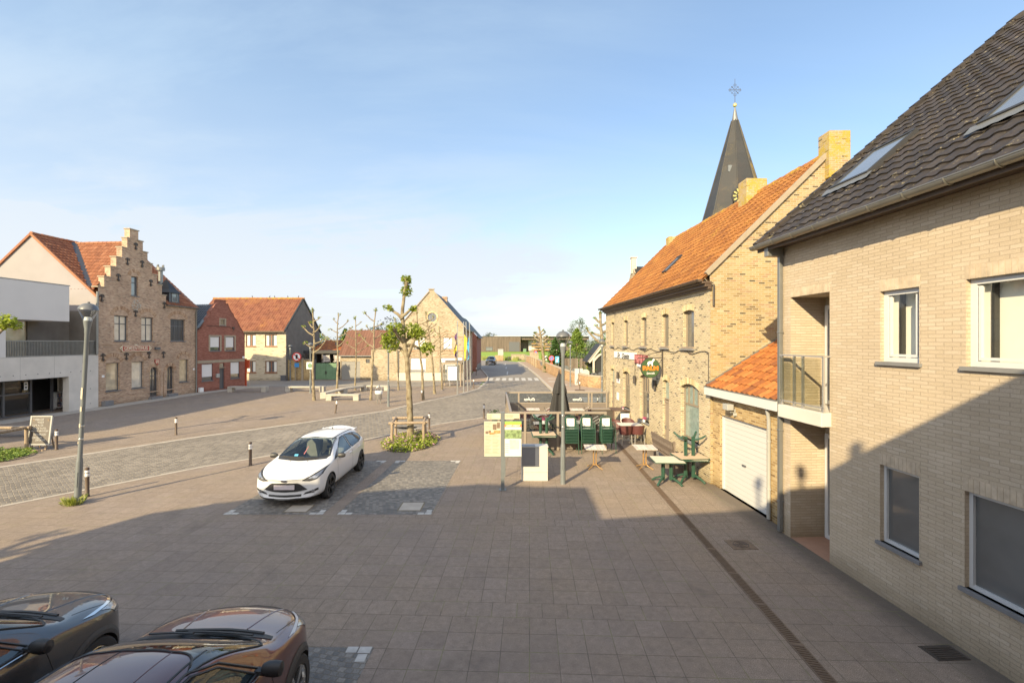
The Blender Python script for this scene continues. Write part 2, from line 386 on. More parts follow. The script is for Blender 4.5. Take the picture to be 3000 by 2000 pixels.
M['table_under'] = plain('tan_table_underside', (.5, .36, .24), .7, var=.1)
M['brass'] = plain('rusty_brass', (.38, .21, .07), .45, .5, var=.35, scale=10)
M['umbrella'] = plain('black_canvas', (.014, .0135, .014), .85, var=.2, bump=.3)
M['black'] = plain('matt_black', (.015, .015, .016), .6, var=.15)
M['rubber'] = plain('rubber', (.02, .02, .02), .8, var=.2, bump=.3)
M['slat_white'] = tinted('whitewashed_slats', [(0, (.52, .46, .42)), (1, (.66, .6, .55))], .7, .3)
M['slat_brown'] = tinted('dark_brown_slats', [(0, (.07, .04, .03)), (1, (.12, .075, .055))], .7, .3, .2)
M['slat_grey'] = tinted('weathered_bench_slats', [(0, (.09, .065, .05)), (1, (.2, .16, .13))], .85, .2, .3)
M['wood_post'] = wood('weathered_round_wood', (.15, .1, .06), (.36, .27, .18))
M['pallet'] = wood('pallet_wood', (.22, .14, .085), (.46, .33, .21), sc=(6, 6, 6))
M['darkwood'] = wood('dark_terrace_panel', (.035, .027, .022), (.075, .057, .045), sc=(3, 3, 12))
M['screen'] = plain('taupe_terrace_frame', (.22, .18, .14), .5, var=.08)
M['screen_low'] = plain('brown_screen_board', (.13, .105, .088), .6, var=.15)
M['barn'] = wood('barn_boards', (.075, .052, .036), (.16, .118, .088), sc=(.9, .9, .12))
M['bark'] = None; M['bark2'] = None
M['leaf'] = tinted('young_plane_leaf', [(0, (.12, .165, .02)), (.5, (.27, .34, .045)), (1, (.46, .51, .12))], .6, .3, 0, .5)
M['leaf_dk'] = tinted('dark_conifer_leaf', [(0, (.018, .042, .013)), (.5, (.045, .1, .024)), (1, (.1, .19, .045))], .7, .25, 0, .2)
M['leaf_mid'] = tinted('mid_green_leaf', [(0, (.06, .11, .022)), (.5, (.15, .24, .04)), (1, (.3, .4, .08))], .7, .25, 0, .25)
M['leaf_lime'] = tinted('lime_leaf', [(0, (.16, .2, .02)), (1, (.42, .45, .05))], .6, .3, 0, .3)
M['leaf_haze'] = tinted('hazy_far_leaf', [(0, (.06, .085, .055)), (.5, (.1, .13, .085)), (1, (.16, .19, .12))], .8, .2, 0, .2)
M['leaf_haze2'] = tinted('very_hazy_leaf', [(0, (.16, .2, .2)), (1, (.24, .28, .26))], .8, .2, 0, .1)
M['leaf_purple'] = tinted('purple_beech_leaf', [(0, (.018, .012, .016)), (.6, (.045, .028, .035)), (1, (.09, .06, .065))], .6, .35, 0, .2)
M['flower'] = tinted('flower_bed_leaf', [(0, (.07, .12, .015)), (.45, (.26, .33, .04)), (.7, (.42, .46, .09)), (.78, (.38, .18, .28)), (1, (.52, .32, .44))], .7, .2, 0, .3)
M['grass_blade'] = tinted('grass_blades', [(0, (.12, .16, .03)), (1, (.4, .42, .12))], .7, .2, 0, .3)
M['pink_flower'] = tinted('pink_petals', [(0, (.45, .03, .14)), (1, (.7, .12, .32))], .6, .3)
M['glass'] = glass('clear_window_glass', (.94, .95, .93))
M['glass_screen'] = glass('terrace_glass', (.72, .76, .78), .01, 1.2)
M['glass_lamp'] = glass('lamp_glass', (.8, .84, .86), .03, 2.0)
M['glass_balc'] = glass('smoked_balcony_glass', (.82, .83, .78), .02, .8)
M['pane_dark'] = pane('dark_pane', (.03, .032, .034))
M['pane_cream'] = pane('curtained_pane', (.5, .47, .4), .05, .15, 3)
M['pane_beige'] = pane('sunlit_room_pane', (.4, .33, .22), .03, .4, 1.6)
M['pane_green'] = pane('frosted_green_pane', (.17, .24, .22), .12, .25, 8)
M['pane_grey'] = pane('frosted_grey_pane', (.07, .075, .077), .06, .3, 1.1)
M['pane_blue'] = pane('sky_grey_pane', (.1, .115, .13), .03, .15)
M['cream_room'] = plain('cream_room_wall', (.74, .73, .66), .9, var=.03)
M['redsign'] = plain('red_sign_enamel', (.34, .05, .035), .4, var=.15)
M['cream'] = plain('cream_paint', (.7, .6, .42), .5, var=.06)
M['signwhite'] = plain('white_sign', (.78, .78, .78), .4, var=.03)
M['signred'] = plain('traffic_red', (.6, .035, .03), .4, var=.06)
M['signblue'] = plain('traffic_blue', (.03, .2, .5), .4, var=.06)
M['skyblue'] = plain('notice_blue', (.1, .42, .68), .4, var=.1)
M['orange'] = plain('bright_orange', (.85, .17, .015), .45, var=.05)
M['orangepost'] = plain('orange_red_post', (.55, .07, .025), .5, var=.1)
M['signgreen'] = plain('dark_green_enamel', (.03, .07, .025), .35, var=.1)
M['primus'] = plain('maroon_letters', (.12, .012, .018), .4, var=.1)
M['pinkwhite'] = plain('pink_white_letters', (.42, .13, .14), .4, var=.05)
M['mauve'] = plain('mauve_letters', (.3, .22, .34), .4, var=.1)
M['board_cream'] = plain('information_board_cream', (.5, .44, .32), .5, var=.12, scale=5)
M['board_white'] = plain('information_board_white', (.6, .62, .58), .5, var=.03)
M['map_green'] = plain('map_pale_green', (.55, .68, .4), .5, var=.2, scale=12)
M['photo_green'] = plain('printed_landscape', (.16, .23, .09), .5, var=.75, scale=14)
M['photo_sepia'] = plain('printed_sepia', (.14, .09, .06), .5, var=.6, scale=20)
M['photo_orange'] = plain('printed_orange_roofs', (.6, .22, .07), .5, var=.6, scale=18)
M['limegreen'] = plain('lime_banner', (.25, .48, .06), .5, var=.08)
M['yellow'] = plain('yellow_plate', (.75, .5, .02), .4, var=.05)
M['purple'] = plain('purple_flag', (.1, .03, .14), .7, var=.1)
M['flagyellow'] = plain('yellow_flag', (.75, .6, .05), .7, var=.1)
M['flagred'] = plain('red_flag', (.6, .04, .05), .7, var=.1)
M['gate_green'] = plain('green_gate_paint', (.1, .19, .095), .6, var=.25, scale=2, bump=.2)
M['grey_door'] = plain('grey_garage_door', (.2, .19, .17), .55, var=.06)
M['door_white'] = plain('white_garage_door', (.54, .54, .53), .35, var=.025, scale=2)
M['dark_int'] = plain('dark_interior', (.012, .012, .013), .9, var=.2)
M['book'] = tinted('book_spines', [(0, (.3, .05, .05)), (.3, (.5, .42, .3)), (.6, (.1, .12, .25)), (1, (.6, .58, .5))], .7)
M['cab_white'] = plain('cabinet_ivory', (.5, .485, .44), .5, var=.04)
M['cab_grey'] = plain('cabinet_grey', (.18, .18, .19), .5, var=.06)
M['gold'] = plain('gilded', (.6, .5, .15), .35, .6, var=.15)
M['chalkboard'] = plain('chalk_board', (.085, .072, .062), .7, var=.12)
M['chalk'] = plain('chalk', (.5, .49, .46), .8, var=.05)
M['terracotta'] = plain('doorstep_tile', (.3, .16, .1), .8, var=.1)

def mk_bark(name, c0, c1, c2):
    m, nt, b = newmat(name); g = N(nt); co = g.coord()
    v = g.n('ShaderNodeTexVoronoi'); v.inputs['Scale'].default_value = 7; g.l(g.mapping(co, (1, 1, .6)), v.inputs['Vector'])
    f = g.noise(co, 9, 6, .7, .5)
    c = g.ramp(g.math('MULTIPLY_ADD', v.outputs['Distance'], .5, g.math('MULTIPLY', f, .7)), [(.35, c0), (.55, c1), (.75, c2)])
    g.l(c, b.inputs['Base Color']); b.inputs['Roughness'].default_value = .9
    g.l(g.bump(f, .5, .02), b.inputs['Normal']); return m
M['bark'] = mk_bark('plane_bark', (.07, .05, .026), (.165, .125, .07), (.24, .2, .125))
M['bark2'] = mk_bark('brown_bark', (.07, .045, .03), (.16, .11, .07), (.22, .16, .1))
def mk_lichenbrick():
    m = M['bk_cafe'].copy(); m.name = 'lichen_covered_brick'; nt = m.node_tree; g = N(nt)
    b = nt.nodes['Principled BSDF']; src = b.inputs['Base Color'].links[0].from_socket; co = g.coord()
    f = g.math('MULTIPLY', g.noise(co, 2.2, 5, .7), g.ramp(g.noise(co, 16, 4, .75), [(.3, .75), (.65, 1.2)]))
    g.l(g.mix(g.ramp(f, [(.43, 0), (.58, .92)]), src, (.36, .25, .03)), b.inputs['Base Color']); return m
M['lichen_brick'] = mk_lichenbrick()

# ground materials (metres in object space)
def mk_pavers():
    m, nt, b = newmat('concrete_pavers'); g = N(nt); co = g.coord()
    v = g.mapping(co, (1, 1, 1), (0, 0, radians(2.2)))
    t = g.n('ShaderNodeTexBrick', offset=.5, offset_frequency=9); g.l(v, t.inputs['Vector'])
    for k, x in (('Scale', 1), ('Mortar Size', .0055), ('Mortar Smooth', .3), ('Brick Width', .402), ('Row Height', .395)): t.inputs[k].default_value = x
    t.inputs['Color1'].default_value = (0, 0, 0, 1); t.inputs['Color2'].default_value = (1, 1, 1, 1)
    base = g.ramp(t.outputs['Color'], [(0, (.18, .142, .117)), (.5, (.199, .158, .131)), (1, (.22, .175, .146))])
    big = g.noise(co, .35, 5, .6); base = g.mix(g.ramp(big, [(.35, 0), (.65, .7)]), base, (.225, .17, .12))
    base = g.mix(g.ramp(g.noise(co, 1.1, 5, .7), [(.55, 0), (.75, .35)]), base, (.125, .098, .078))
    sp = g.noise(co, 130, 2, .8); base = g.mix(1, base, g.ramp(sp, [(.34, .35), (.5, 1), (.66, 1.9)]), 'MULTIPLY')
    sp2 = g.noise(co, 9, 5, .8); base = g.mix(1, base, g.ramp(sp2, [(.3, .76), (.7, 1.2)]), 'MULTIPLY')
    vo = g.n('ShaderNodeTexVoronoi'); vo.inputs['Scale'].default_value = 1.7; g.l(co, vo.inputs['Vector'])
    base = g.mix(g.math('MULTIPLY', g.ramp(vo.outputs['Distance'], [(.012, 1), (.022, 0)]), .6), base, (.5, .48, .44))
    vo2 = g.n('ShaderNodeTexVoronoi'); vo2.inputs['Scale'].default_value = 2.9; g.l(co, vo2.inputs['Vector'])
    base = g.mix(g.math('MULTIPLY', g.ramp(vo2.outputs['Distance'], [(.01, 1), (.03, 0)]), .7), base, (.06, .05, .04))
    for sc, lo, hi, am, cl in ((.16, .5, .68, .4, (.15, .125, .11)), (.75, .6, .72, .5, (.11, .09, .075)), (.5, .62, .74, .3, (.34, .29, .24))):
        base = g.mix(g.math('MULTIPLY', g.ramp(g.noise(g.mapping(co, (1, 1, 1), (0, 0, 0), (sc * 91, 7, 0)), sc, 6, .65, .4), [(lo, 0), (hi, 1)]), am), base, cl)
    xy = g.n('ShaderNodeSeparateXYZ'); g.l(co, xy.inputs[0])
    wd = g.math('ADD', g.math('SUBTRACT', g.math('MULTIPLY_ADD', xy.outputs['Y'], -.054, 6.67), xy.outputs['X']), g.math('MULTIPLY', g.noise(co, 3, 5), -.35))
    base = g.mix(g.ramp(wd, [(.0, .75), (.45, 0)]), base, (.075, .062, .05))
    jm = g.math('MULTIPLY', t.outputs['Fac'], g.ramp(g.noise(co, 2.5, 4, .6), [(.3, .7), (.6, 1)]))
    c = g.mix(jm, base, g.mix(g.ramp(g.noise(co, 1.3, 3), [(.5, 0), (.6, 1)]), (.09, .075, .055), (.15, .15, .06)))
    g.l(c, b.inputs['Base Color']); b.inputs['Roughness'].default_value = .9; b.inputs['Specular IOR Level'].default_value = .25
    h = g.math('SUBTRACT', g.math('MULTIPLY', sp, .3), t.outputs['Fac']); g.l(g.bump(h, .5, .006), b.inputs['Normal'])
    return m
M['pavers'] = mk_pavers()
def mk_setts(name, ang, bw, bh, cols, mortar, ms, hz=1.0):
    m, nt, b = newmat(name); g = N(nt); co = g.coord()
    w = g.n('ShaderNodeTexNoise'); w.inputs['Scale'].default_value = 2.2; w.inputs['Detail'].default_value = 5; g.l(co, w.inputs['Vector'])
    v = g.n('ShaderNodeVectorMath', operation='MULTIPLY_ADD'); g.l(w.outputs['Color'], v.inputs[0]); v.inputs[1].default_value = (.1, .1, 0); g.l(co, v.inputs[2])
    v = g.mapping(v.outputs[0], (1, 1, 1), (0, 0, ang))
    t = g.n('ShaderNodeTexBrick', offset=.5); g.l(v, t.inputs['Vector'])
    for k, x in (('Scale', 1), ('Mortar Size', ms), ('Mortar Smooth', .6), ('Brick Width', bw), ('Row Height', bh)): t.inputs[k].default_value = x
    t.inputs['Color1'].default_value = (0, 0, 0, 1); t.inputs['Color2'].default_value = (1, 1, 1, 1)
    c = g.ramp(t.outputs['Color'], cols)
    gr = g.noise(co, 38, 4, .7); c = g.mix(1, c, g.ramp(gr, [(.3, .7), (.7, 1.25)]), 'MULTIPLY')
    c = g.mix(t.outputs['Fac'], c, mortar)
    c = g.mix(1, c, g.ramp(g.noise(co, .4, 5, .6), [(.3, .78), (.7, 1.1)]), 'MULTIPLY')
    g.l(c, b.inputs['Base Color']); b.inputs['Roughness'].default_value = .75; b.inputs['Specular IOR Level'].default_value = .35
    h = g.math('SUBTRACT', g.math('MULTIPLY', gr, .25), t.outputs['Fac'])
    h = g.math('ADD', h, g.math('MULTIPLY', t.outputs['Color'], .3))
    g.l(g.bump(h, .9, .02 * hz), b.inputs['Normal']); return m
M['setts'] = mk_setts('granite_setts', radians(-51), .2, .155, [(0, (.12, .106, .09)), (.5, (.18, .16, .136)), (1, (.25, .222, .185))], (.28, .23, .165), .016)
M['bay'] = mk_setts('dark_parking_setts', radians(12), .1, .09, [(0, (.1, .095, .09)), (.5, (.155, .145, .135)), (1, (.23, .21, .185))], (.17, .145, .11), .007, .5)
def mk_asphalt():
    m, nt, b = newmat('asphalt'); g = N(nt); co = g.coord()
    c = g.ramp(g.noise(co, .5, 6, .65), [(.3, (.145, .13, .115)), (.7, (.195, .175, .15))])
    c = g.mix(1, c, g.ramp(g.noise(co, 90, 3, .8), [(.3, .7), (.7, 1.3)]), 'MULTIPLY')
    g.l(c, b.inputs['Base Color']); b.inputs['Roughness'].default_value = .85; return m
M['asphalt'] = mk_asphalt()
def mk_field():
    m, nt, b = newmat('meadow'); g = N(nt); co = g.coord()
    c = g.ramp(g.noise(g.mapping(co, (.12, .5, 1)), .35, 6, .6), [(.3, (.13, .23, .03)), (.55, (.2, .31, .045)), (.75, (.29, .37, .07))])
    c = g.mix(1, c, g.ramp(g.noise(co, 3, 5, .8), [(.3, .75), (.7, 1.2)]), 'MULTIPLY')
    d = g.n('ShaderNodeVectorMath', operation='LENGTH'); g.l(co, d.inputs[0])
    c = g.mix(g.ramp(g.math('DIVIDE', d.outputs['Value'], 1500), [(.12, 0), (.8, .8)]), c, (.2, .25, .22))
    g.l(c, b.inputs['Base Color']); b.inputs['Roughness'].default_value = .95; b.inputs['Specular IOR Level'].default_value = .1; return m
M['field'] = mk_field()
M['kerb'] = plain('kerb_concrete', (.36, .32, .27), .9, var=.2, scale=3, bump=.3)
M['paint'] = plain('worn_road_paint', (.4, .39, .37), .7, var=.25, scale=8)
M['drain'] = plain('rusty_drain', (.13, .09, .062), .75, .2, var=.35, scale=9)
M['pavement'] = plain('pinkish_pavement', (.28, .205, .15), .9, var=.14, scale=1.5, bump=.3)
M['earth'] = plain('dry_earth', (.14, .11, .07), .95, var=.3, scale=5, bump=.6)
def paint(name, col, flake=.0, metal=.0, rough=.35):
    m, nt, b = newmat(name); g = N(nt)
    b.inputs['Base Color'].default_value = (*col, 1); b.inputs['Metallic'].default_value = metal; b.inputs['Roughness'].default_value = rough
    b.inputs['Coat Weight'].default_value = 1; b.inputs['Coat Roughness'].default_value = .02
    if flake: g.l(g.mix(flake, col, g.mix(1, col, g.ramp(g.noise(g.coord(), 420, 2, .8), [(.3, .4), (.7, 2.2)]), 'MULTIPLY')), b.inputs['Base Color'])
    return m
M['car_white'] = paint('white_car_paint', (.74, .75, .77), 0, 0, .4)
M['car_plum'] = paint('plum_car_paint', (.09, .03, .028), .5, .55, .3)
M['car_black'] = paint('black_car_paint', (.05, .05, .052), .5, .55, .3)
M['car_far'] = paint('dark_car_paint', (.012, .013, .018), 0, .3, .3)
M['car_glass'] = paint('tinted_car_glass', (.012, .014, .015), 0, 0, .2); M['car_glass'].node_tree.nodes['Principled BSDF'].inputs['Coat Weight'].default_value = .55
M['car_clear'] = glass('windscreen_glass', (.6, .66, .64), .005, 1.3)
M['car_trim'] = plain('black_car_trim', (.02, .02, .021), .5, var=.15)
M['car_clad'] = plain('grey_black_cladding', (.035, .034, .033), .65, var=.12)
M['chrome'] = plain('chrome', (.75, .75, .75), .08, 1, var=.03)
M['light_in'] = plain('headlamp_inside', (.35, .36, .38), .15, .8, var=.6, scale=22)
M['lamp_red'] = plain('tail_lamp_red', (.4, .015, .015), .15, var=.1, coat=1)
M['rim_dark'] = plain('dark_alloy', (.03, .029, .028), .35, .6, var=.1)
M['rim_silver'] = plain('silver_alloy', (.55, .54, .52), .25, .9, var=.06)
M['plate'] = plain('blurred_plate', (.62, .55, .58), .5, var=.12, scale=9)
M['seat'] = plain('grey_car_seat', (.2, .2, .195), .8, var=.2)
# ------------------------------------------------------------ sky, sun, camera
SUN_EL = radians(26.3); SUN_AZ = radians(212.6)
w = bpy.data.worlds.new("World"); S.world = w; w.use_nodes = True
nt = w.node_tree; g = N(nt); bg = nt.nodes['Background']
sky = g.n('ShaderNodeTexSky', sky_type='NISHITA', sun_disc=False, sun_elevation=SUN_EL, sun_rotation=SUN_AZ, air_density=1.0, dust_density=1.2, ozone_density=1.6, altitude=0)
SKY = .122
co = g.coord('Generated')
sx = g.n('ShaderNodeSeparateXYZ'); g.l(co, sx.inputs[0])
zz = g.math('MAXIMUM', sx.outputs['Z'], 0.0)
# flatten directions onto a cloud layer so the wisps stretch towards the horizon
dv = g.n('ShaderNodeVectorMath', operation='DIVIDE'); g.l(co, dv.inputs[0])
cz = g.n('ShaderNodeCombineXYZ'); dz = g.math('ADD', zz, .22)
for i in range(3): g.l(dz, cz.inputs[i])
g.l(cz.outputs[0], dv.inputs[1])
wisp = g.noise(g.mapping(dv.outputs[0], (.55, 1.5, 1.0), (0, 0, radians(25))), 1.1, 8, .6, .6)
big = g.noise(g.mapping(dv.outputs[0], (.4, .8, 1), (0, 0, radians(10)), (3.1, 1.7, 0)), .8, 3, .5)
hor = g.ramp(zz, [(0, .75), (.1, .5), (.26, .14), (.5, .02), (1, 0)])
# brighter bank of low cloud towards the left of the view
left = g.math('MULTIPLY_ADD', sx.outputs['X'], -.55, .68)
hz = g.math('ADD', g.math('MULTIPLY', hor, g.math('MAXIMUM', left, .2)), g.math('MULTIPLY', g.math('MAXIMUM', g.math('MULTIPLY_ADD', sx.outputs['X'], -.7, .3), 0.0), .6))
cl = g.math('MULTIPLY', g.ramp(wisp, [(.48, 0), (.75, .6)]), g.ramp(big, [(.38, .22), (.6, 1)]))
bank = g.math('MULTIPLY', g.ramp(zz, [(.02, .6), (.16, 1), (.32, .35), (.48, 0)]), g.math('MULTIPLY', g.ramp(wisp, [(.38, 0), (.58, 1)]), g.math('MAXIMUM', g.math('MULTIPLY_ADD', sx.outputs['X'], -1.2, .42), 0.0)))
puff = g.math('MULTIPLY', g.ramp(g.noise(g.mapping(co, (2.6, 2.6, 6.5), (0, 0, 0), (.35, 0, .2)), 1.7, 9, .58, .3), [(.47, 0), (.62, 1)]), g.ramp(zz, [(.05, 0), (.12, 1), (.2, .8), (.3, 0)]))
puff = g.math('MULTIPLY', puff, g.math('MINIMUM', g.math('MAXIMUM', g.math('MULTIPLY_ADD', sx.outputs['X'], -2.2, .42), .08), 1.0))
fac = g.math('MINIMUM', g.math('ADD', g.math('ADD', g.math('MULTIPLY', hz, .85), g.math('ADD', cl, puff)), g.math('MULTIPLY', bank, .6)), .97)
hs = g.n('ShaderNodeHueSaturation', in_Saturation=1.06, in_Value=.98); g.l(sky.outputs[0], hs.inputs['Color'])
g.l(hs.outputs[0], bg.inputs['Color']); bg.inputs['Strength'].default_value = SKY
b2 = g.n('ShaderNodeBackground'); g.l(g.ramp(zz, [(.1, (.88, .94, 1)), (.45, (.56, .77, 1))]), b2.inputs['Color']); b2.inputs['Strength'].default_value = .46
mx = g.n('ShaderNodeMixShader'); g.l(fac, mx.inputs[0]); g.l(bg.outputs[0], mx.inputs[1]); g.l(b2.outputs[0], mx.inputs[2])
# bright cloud added as fill light in the unseen sky behind the viewpoint
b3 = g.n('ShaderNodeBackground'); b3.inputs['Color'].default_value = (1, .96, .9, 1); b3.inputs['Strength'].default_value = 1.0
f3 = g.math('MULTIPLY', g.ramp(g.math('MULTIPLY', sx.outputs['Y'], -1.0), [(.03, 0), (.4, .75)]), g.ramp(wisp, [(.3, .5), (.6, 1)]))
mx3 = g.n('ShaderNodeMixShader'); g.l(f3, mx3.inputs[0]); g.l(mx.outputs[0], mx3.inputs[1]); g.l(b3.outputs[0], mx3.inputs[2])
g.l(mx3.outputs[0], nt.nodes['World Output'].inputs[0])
sl = bpy.data.lights.new('sun', 'SUN'); sl.energy = 5.0; sl.angle = radians(.53); sl.color = (1, .79, .46)
so = bpy.data.objects.new('sun', sl); COL.objects.link(so); so.location = (-20, -30, 40)
sd = Vector((sin(SUN_AZ) * cos(SUN_EL), cos(SUN_AZ) * cos(SUN_EL), sin(SUN_EL)))
so.rotation_euler = sd.to_track_quat('Z', 'Y').to_euler()
cam = bpy.data.cameras.new('camera'); cam.sensor_width = 36; cam.lens = 15.995; cam.clip_end = 6000; cam.clip_start = .05; cam.shift_y = .0006
cao = bpy.data.objects.new('camera', cam); COL.objects.link(cao); cao.location = (0, 0, 4.3); cao.rotation_euler = (radians(90), 0, 0)
S.camera = cao
S.view_settings.view_transform = 'Standard'; S.view_settings.look = 'None'; S.view_settings.exposure = 1.1; S.view_settings.gamma = 1.18
S.render.engine = 'CYCLES'; S.cycles.use_denoising = True; S.cycles.max_bounces = 7; S.cycles.transparent_max_bounces = 12
S.cycles.caustics_reflective = False; S.cycles.caustics_refractive = False

# ------------------------------------------------------------------- ground
def flat(name, pts, z, mat, kind='structure', parent=None):
    mb = MB(); ls = [Vector((x, y, z)) for x, y in pts]
    for t in tessellate_polygon([ls]):
        p = [ls[i] for i in t]
        if (p[1] - p[0]).cross(p[2] - p[0]).z < 0: p.reverse()
        mb.poly(p)
    o = mb.build(name, mat, parent, world=False)
    if kind and parent is None: o['kind'] = kind
    return o
mb = MB()
mb.add([(2500 * cos(2 * pi * i / 48), 2500 * sin(2 * pi * i / 48), -.03) for i in range(48)], [tuple(range(48))])
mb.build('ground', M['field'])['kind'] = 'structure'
flat('plaza', [(-45, -14), (24, -14), (24, 27.4), (6, 27.2), (2.8, 27.4), (-1.9, 33), (-3.2, 45), (-3.4, 64), (-4.3, 64), (-45, 64)], 0, M['pavers'])
near = [(-30, -8.5), (-22, 1.3), (-13.4, 11.95), (-10.65, 15.77), (-8.93, 17.55), (-6.34, 20.3), (-3.8, 24.0), (-1.2, 26.4), (2.0, 27.0), (6, 27.0), (26, 27.0)]
far = [(-45, -17), (-30, 0), (-17.5, 15.55), (-14, 20.7), (-11, 24.2), (-7.8, 28.4), (-6.3, 32.6), (-4.3, 37.1), (-3.0, 42), (-2.65, 49.3)]
flat('cobbled_road', near + [(26, 38.6), (6.5, 38.6), (3.5, 38.75), (3.25, 49.3)] + far[::-1], .004, M['setts'])
lft = [(-2.65, 49.3), (-2.9, 56), (-4.3, 68), (-6.6, 88), (-8.4, 99), (-13, 104), (-40, 108)]
rgt = [(3.25, 49.3), (3.15, 56.5), (2.7, 70), (1.9, 87), (1.2, 98), (-2, 106), (-12, 112), (-40, 116)]
flat('asphalt_road', rgt + lft[::-1], .008, M['asphalt'])
flat('side_street', [(-27, 45.5), (-24.5, 44.0), (-12, 43.2), (-7.5, 44.5), (-7.2, 50.6), (-25.2, 50.6), (-27, 55), (-40, 55), (-40, 47)], .004, M['asphalt'])
def strip(name, pts, width, z0, z1, mat):
    mb = MB()
    for a, b in zip(pts, pts[1:]):
        a = Vector((*a, 0)); b = Vector((*b, 0)); t = (b - a).normalized(); n = Vector((-t.y, t.x, 0)) * width
        mb.hexa([a + Vector((0, 0, z0)), b + Vector((0, 0, z0)), b + n + Vector((0, 0, z0)), a + n + Vector((0, 0, z0)), a + Vector((0, 0, z1)), b + Vector((0, 0, z1)), b + n + Vector((0, 0, z1)), a + n + Vector((0, 0, z1))])
    o = mb.build(name, mat, None, world=False); o['kind'] = 'structure'; return o
strip('road_edge', far[1:], .22, -.02, .013, M['kerb'])
strip('road_edge', [(p[0] - .02, p[1] + .02) for p in near[1:9]], -.14, -.02, .012, M['kerb'])
strip('plaza_channel', [(-33, -4), (-18.6, 15.9), (-14.9, 20.6), (-11.9, 24.3), (-8.5, 28.9), (-6.9, 33)], .04, -.02, .004, M['earth'])
strip('gutter_line', [(-27.5, 14), (-26.1, 29.5), (-25.5, 38.4), (-24.2, 43.4)], .05, -.02, .005, M['earth'])
strip('pavement_by_facades', [(-27.5, 14), (-26.1, 29.5), (-25.5, 38.4), (-24.2, 43.4)], 1.25, -.02, .035, M['kerb'])
strip('gutter_line', [(-26.8, 45.4), (-12, 45.2), (-7.3, 46.4)], .12, -.02, .014, M['kerb'])
# churchyard pavement, a real step above the road
cp = [(26, 38.6), (6.5, 38.6), (3.5, 38.75), (3.25, 49.3), (3.15, 56.5), (2.7, 70), (1.9, 87), (1.2, 98)]
cin = [(3.6, 98), (4.0, 85), (4.6, 70), (5.4, 58), (6.8, 44.3), (8.3, 41.4), (26, 40.6)]
mb = MB(); ls = [Vector((x, y, .11)) for x, y in cp + cin]
for t in tessellate_polygon([ls]):
    p = [ls[i] for i in t]
    if (p[1] - p[0]).cross(p[2] - p[0]).z < 0: p.reverse()
    mb.poly(p)
mb.build('pavement', M['pavement'])['kind'] = 'structure'
strip('kerb', cp, -.22, -.02, .118, M['kerb'])
lp = [(-2.65, 49.3), (-2.9, 56), (-4.3, 68), (-6.6, 88)]
strip('kerb', lp, .15, -.02, .10, M['kerb'])
flat('pavement', [(-2.8, 49.3), (-3.05, 56), (-4.45, 68), (-6.75, 88), (-8.5, 88), (-5.4, 64), (-5.4, 49.3)], .012, M['pavement'])
# parking bays
def bay(x0, x1, y0, y1, sk=.03):
    flat('parking_bay', [(x0, y0), (x1, y0), (x1 + (y1 - y0) * sk, y1), (x0 + (y1 - y0) * sk, y1)], .004, M['bay'])
bay(-7.21, -4.73, 11.35, 16.5); bay(-4.36, -2.02, 11.35, 16.5); bay(-4.42, -2.1, 1.2, 6.42); bay(-7.2, -4.8, 1.2, 6.42)
mb = MB()
def corner(x, y, sx, sy):
    for a, b, c, d in ((0, .17, 0, .13), (.19, .34, 0, .12), (.02, .15, .15, .3)):
        mb.box(x + min(a * sx, b * sx), x + max(a * sx, b * sx), y + min(c * sy, d * sy), y + max(c * sy, d * sy), .002, .0085)
for x, y, a, b in ((-7.21, 11.35, 1, 1), (-4.73, 11.35, -1, 1), (-4.36, 11.35, 1, 1), (-2.02, 11.35, -1, 1), (-1.87, 16.5, -1, -1), (-4.55, 16.5, -1, -1), (-4.2, 16.5, 1, -1), (-1.97, 6.42, -1, -1), (-4.26, 6.42, 1, -1), (-4.65, 6.42, -1, -1)):
    corner(x, y, a, b)
mb.build('parking_corner_marks', M['paint'])['kind'] = 'structure'
mb = MB()
for i in range(8):
    x = -2.62 + i * .745
    mb.box(x, x + (.45 if i else .42), 51.0, 54.4, .006, .0125)
for i in range(3): mb.box(-.72 - i * .33, -.56 - i * .33, 60 + i * 12 + (i > 0) * 1, 66.5 + i * 12, .006, .0125)
mb.build('zebra_crossing', M['paint'])['kind'] = 'structure'
mb = MB()
for i in range(6):                       # crossing of the side street behind the terrace
    mb.box(5.2, 8.6, 29.6 + i * 1.05, 30.15 + i * 1.05, .002, .0085)
mb.build('side_crossing', M['paint'])['kind'] = 'structure'
mb = MB()
for a, b in (((4.15, 52.6), (5.0, 52.3)), ((3.9, 48.6), (4.9, 48.2)), ((4.2, 45.0), (5.4, 44.6))):
    mb.beam((a[0], a[1], .113), (b[0], b[1], .113), .55, .006)
mb.beam((5.2, 53, .114), (6.6, 44.6, .114), .1, .006)
for k in range(3): mb.beam((-4.9 + k * .75, 47.6, .015), (-4.35 + k * .75, 47.6, .015), .5, .006)
mb.build('pavement_markings', M['paint'])['kind'] = 'structure'

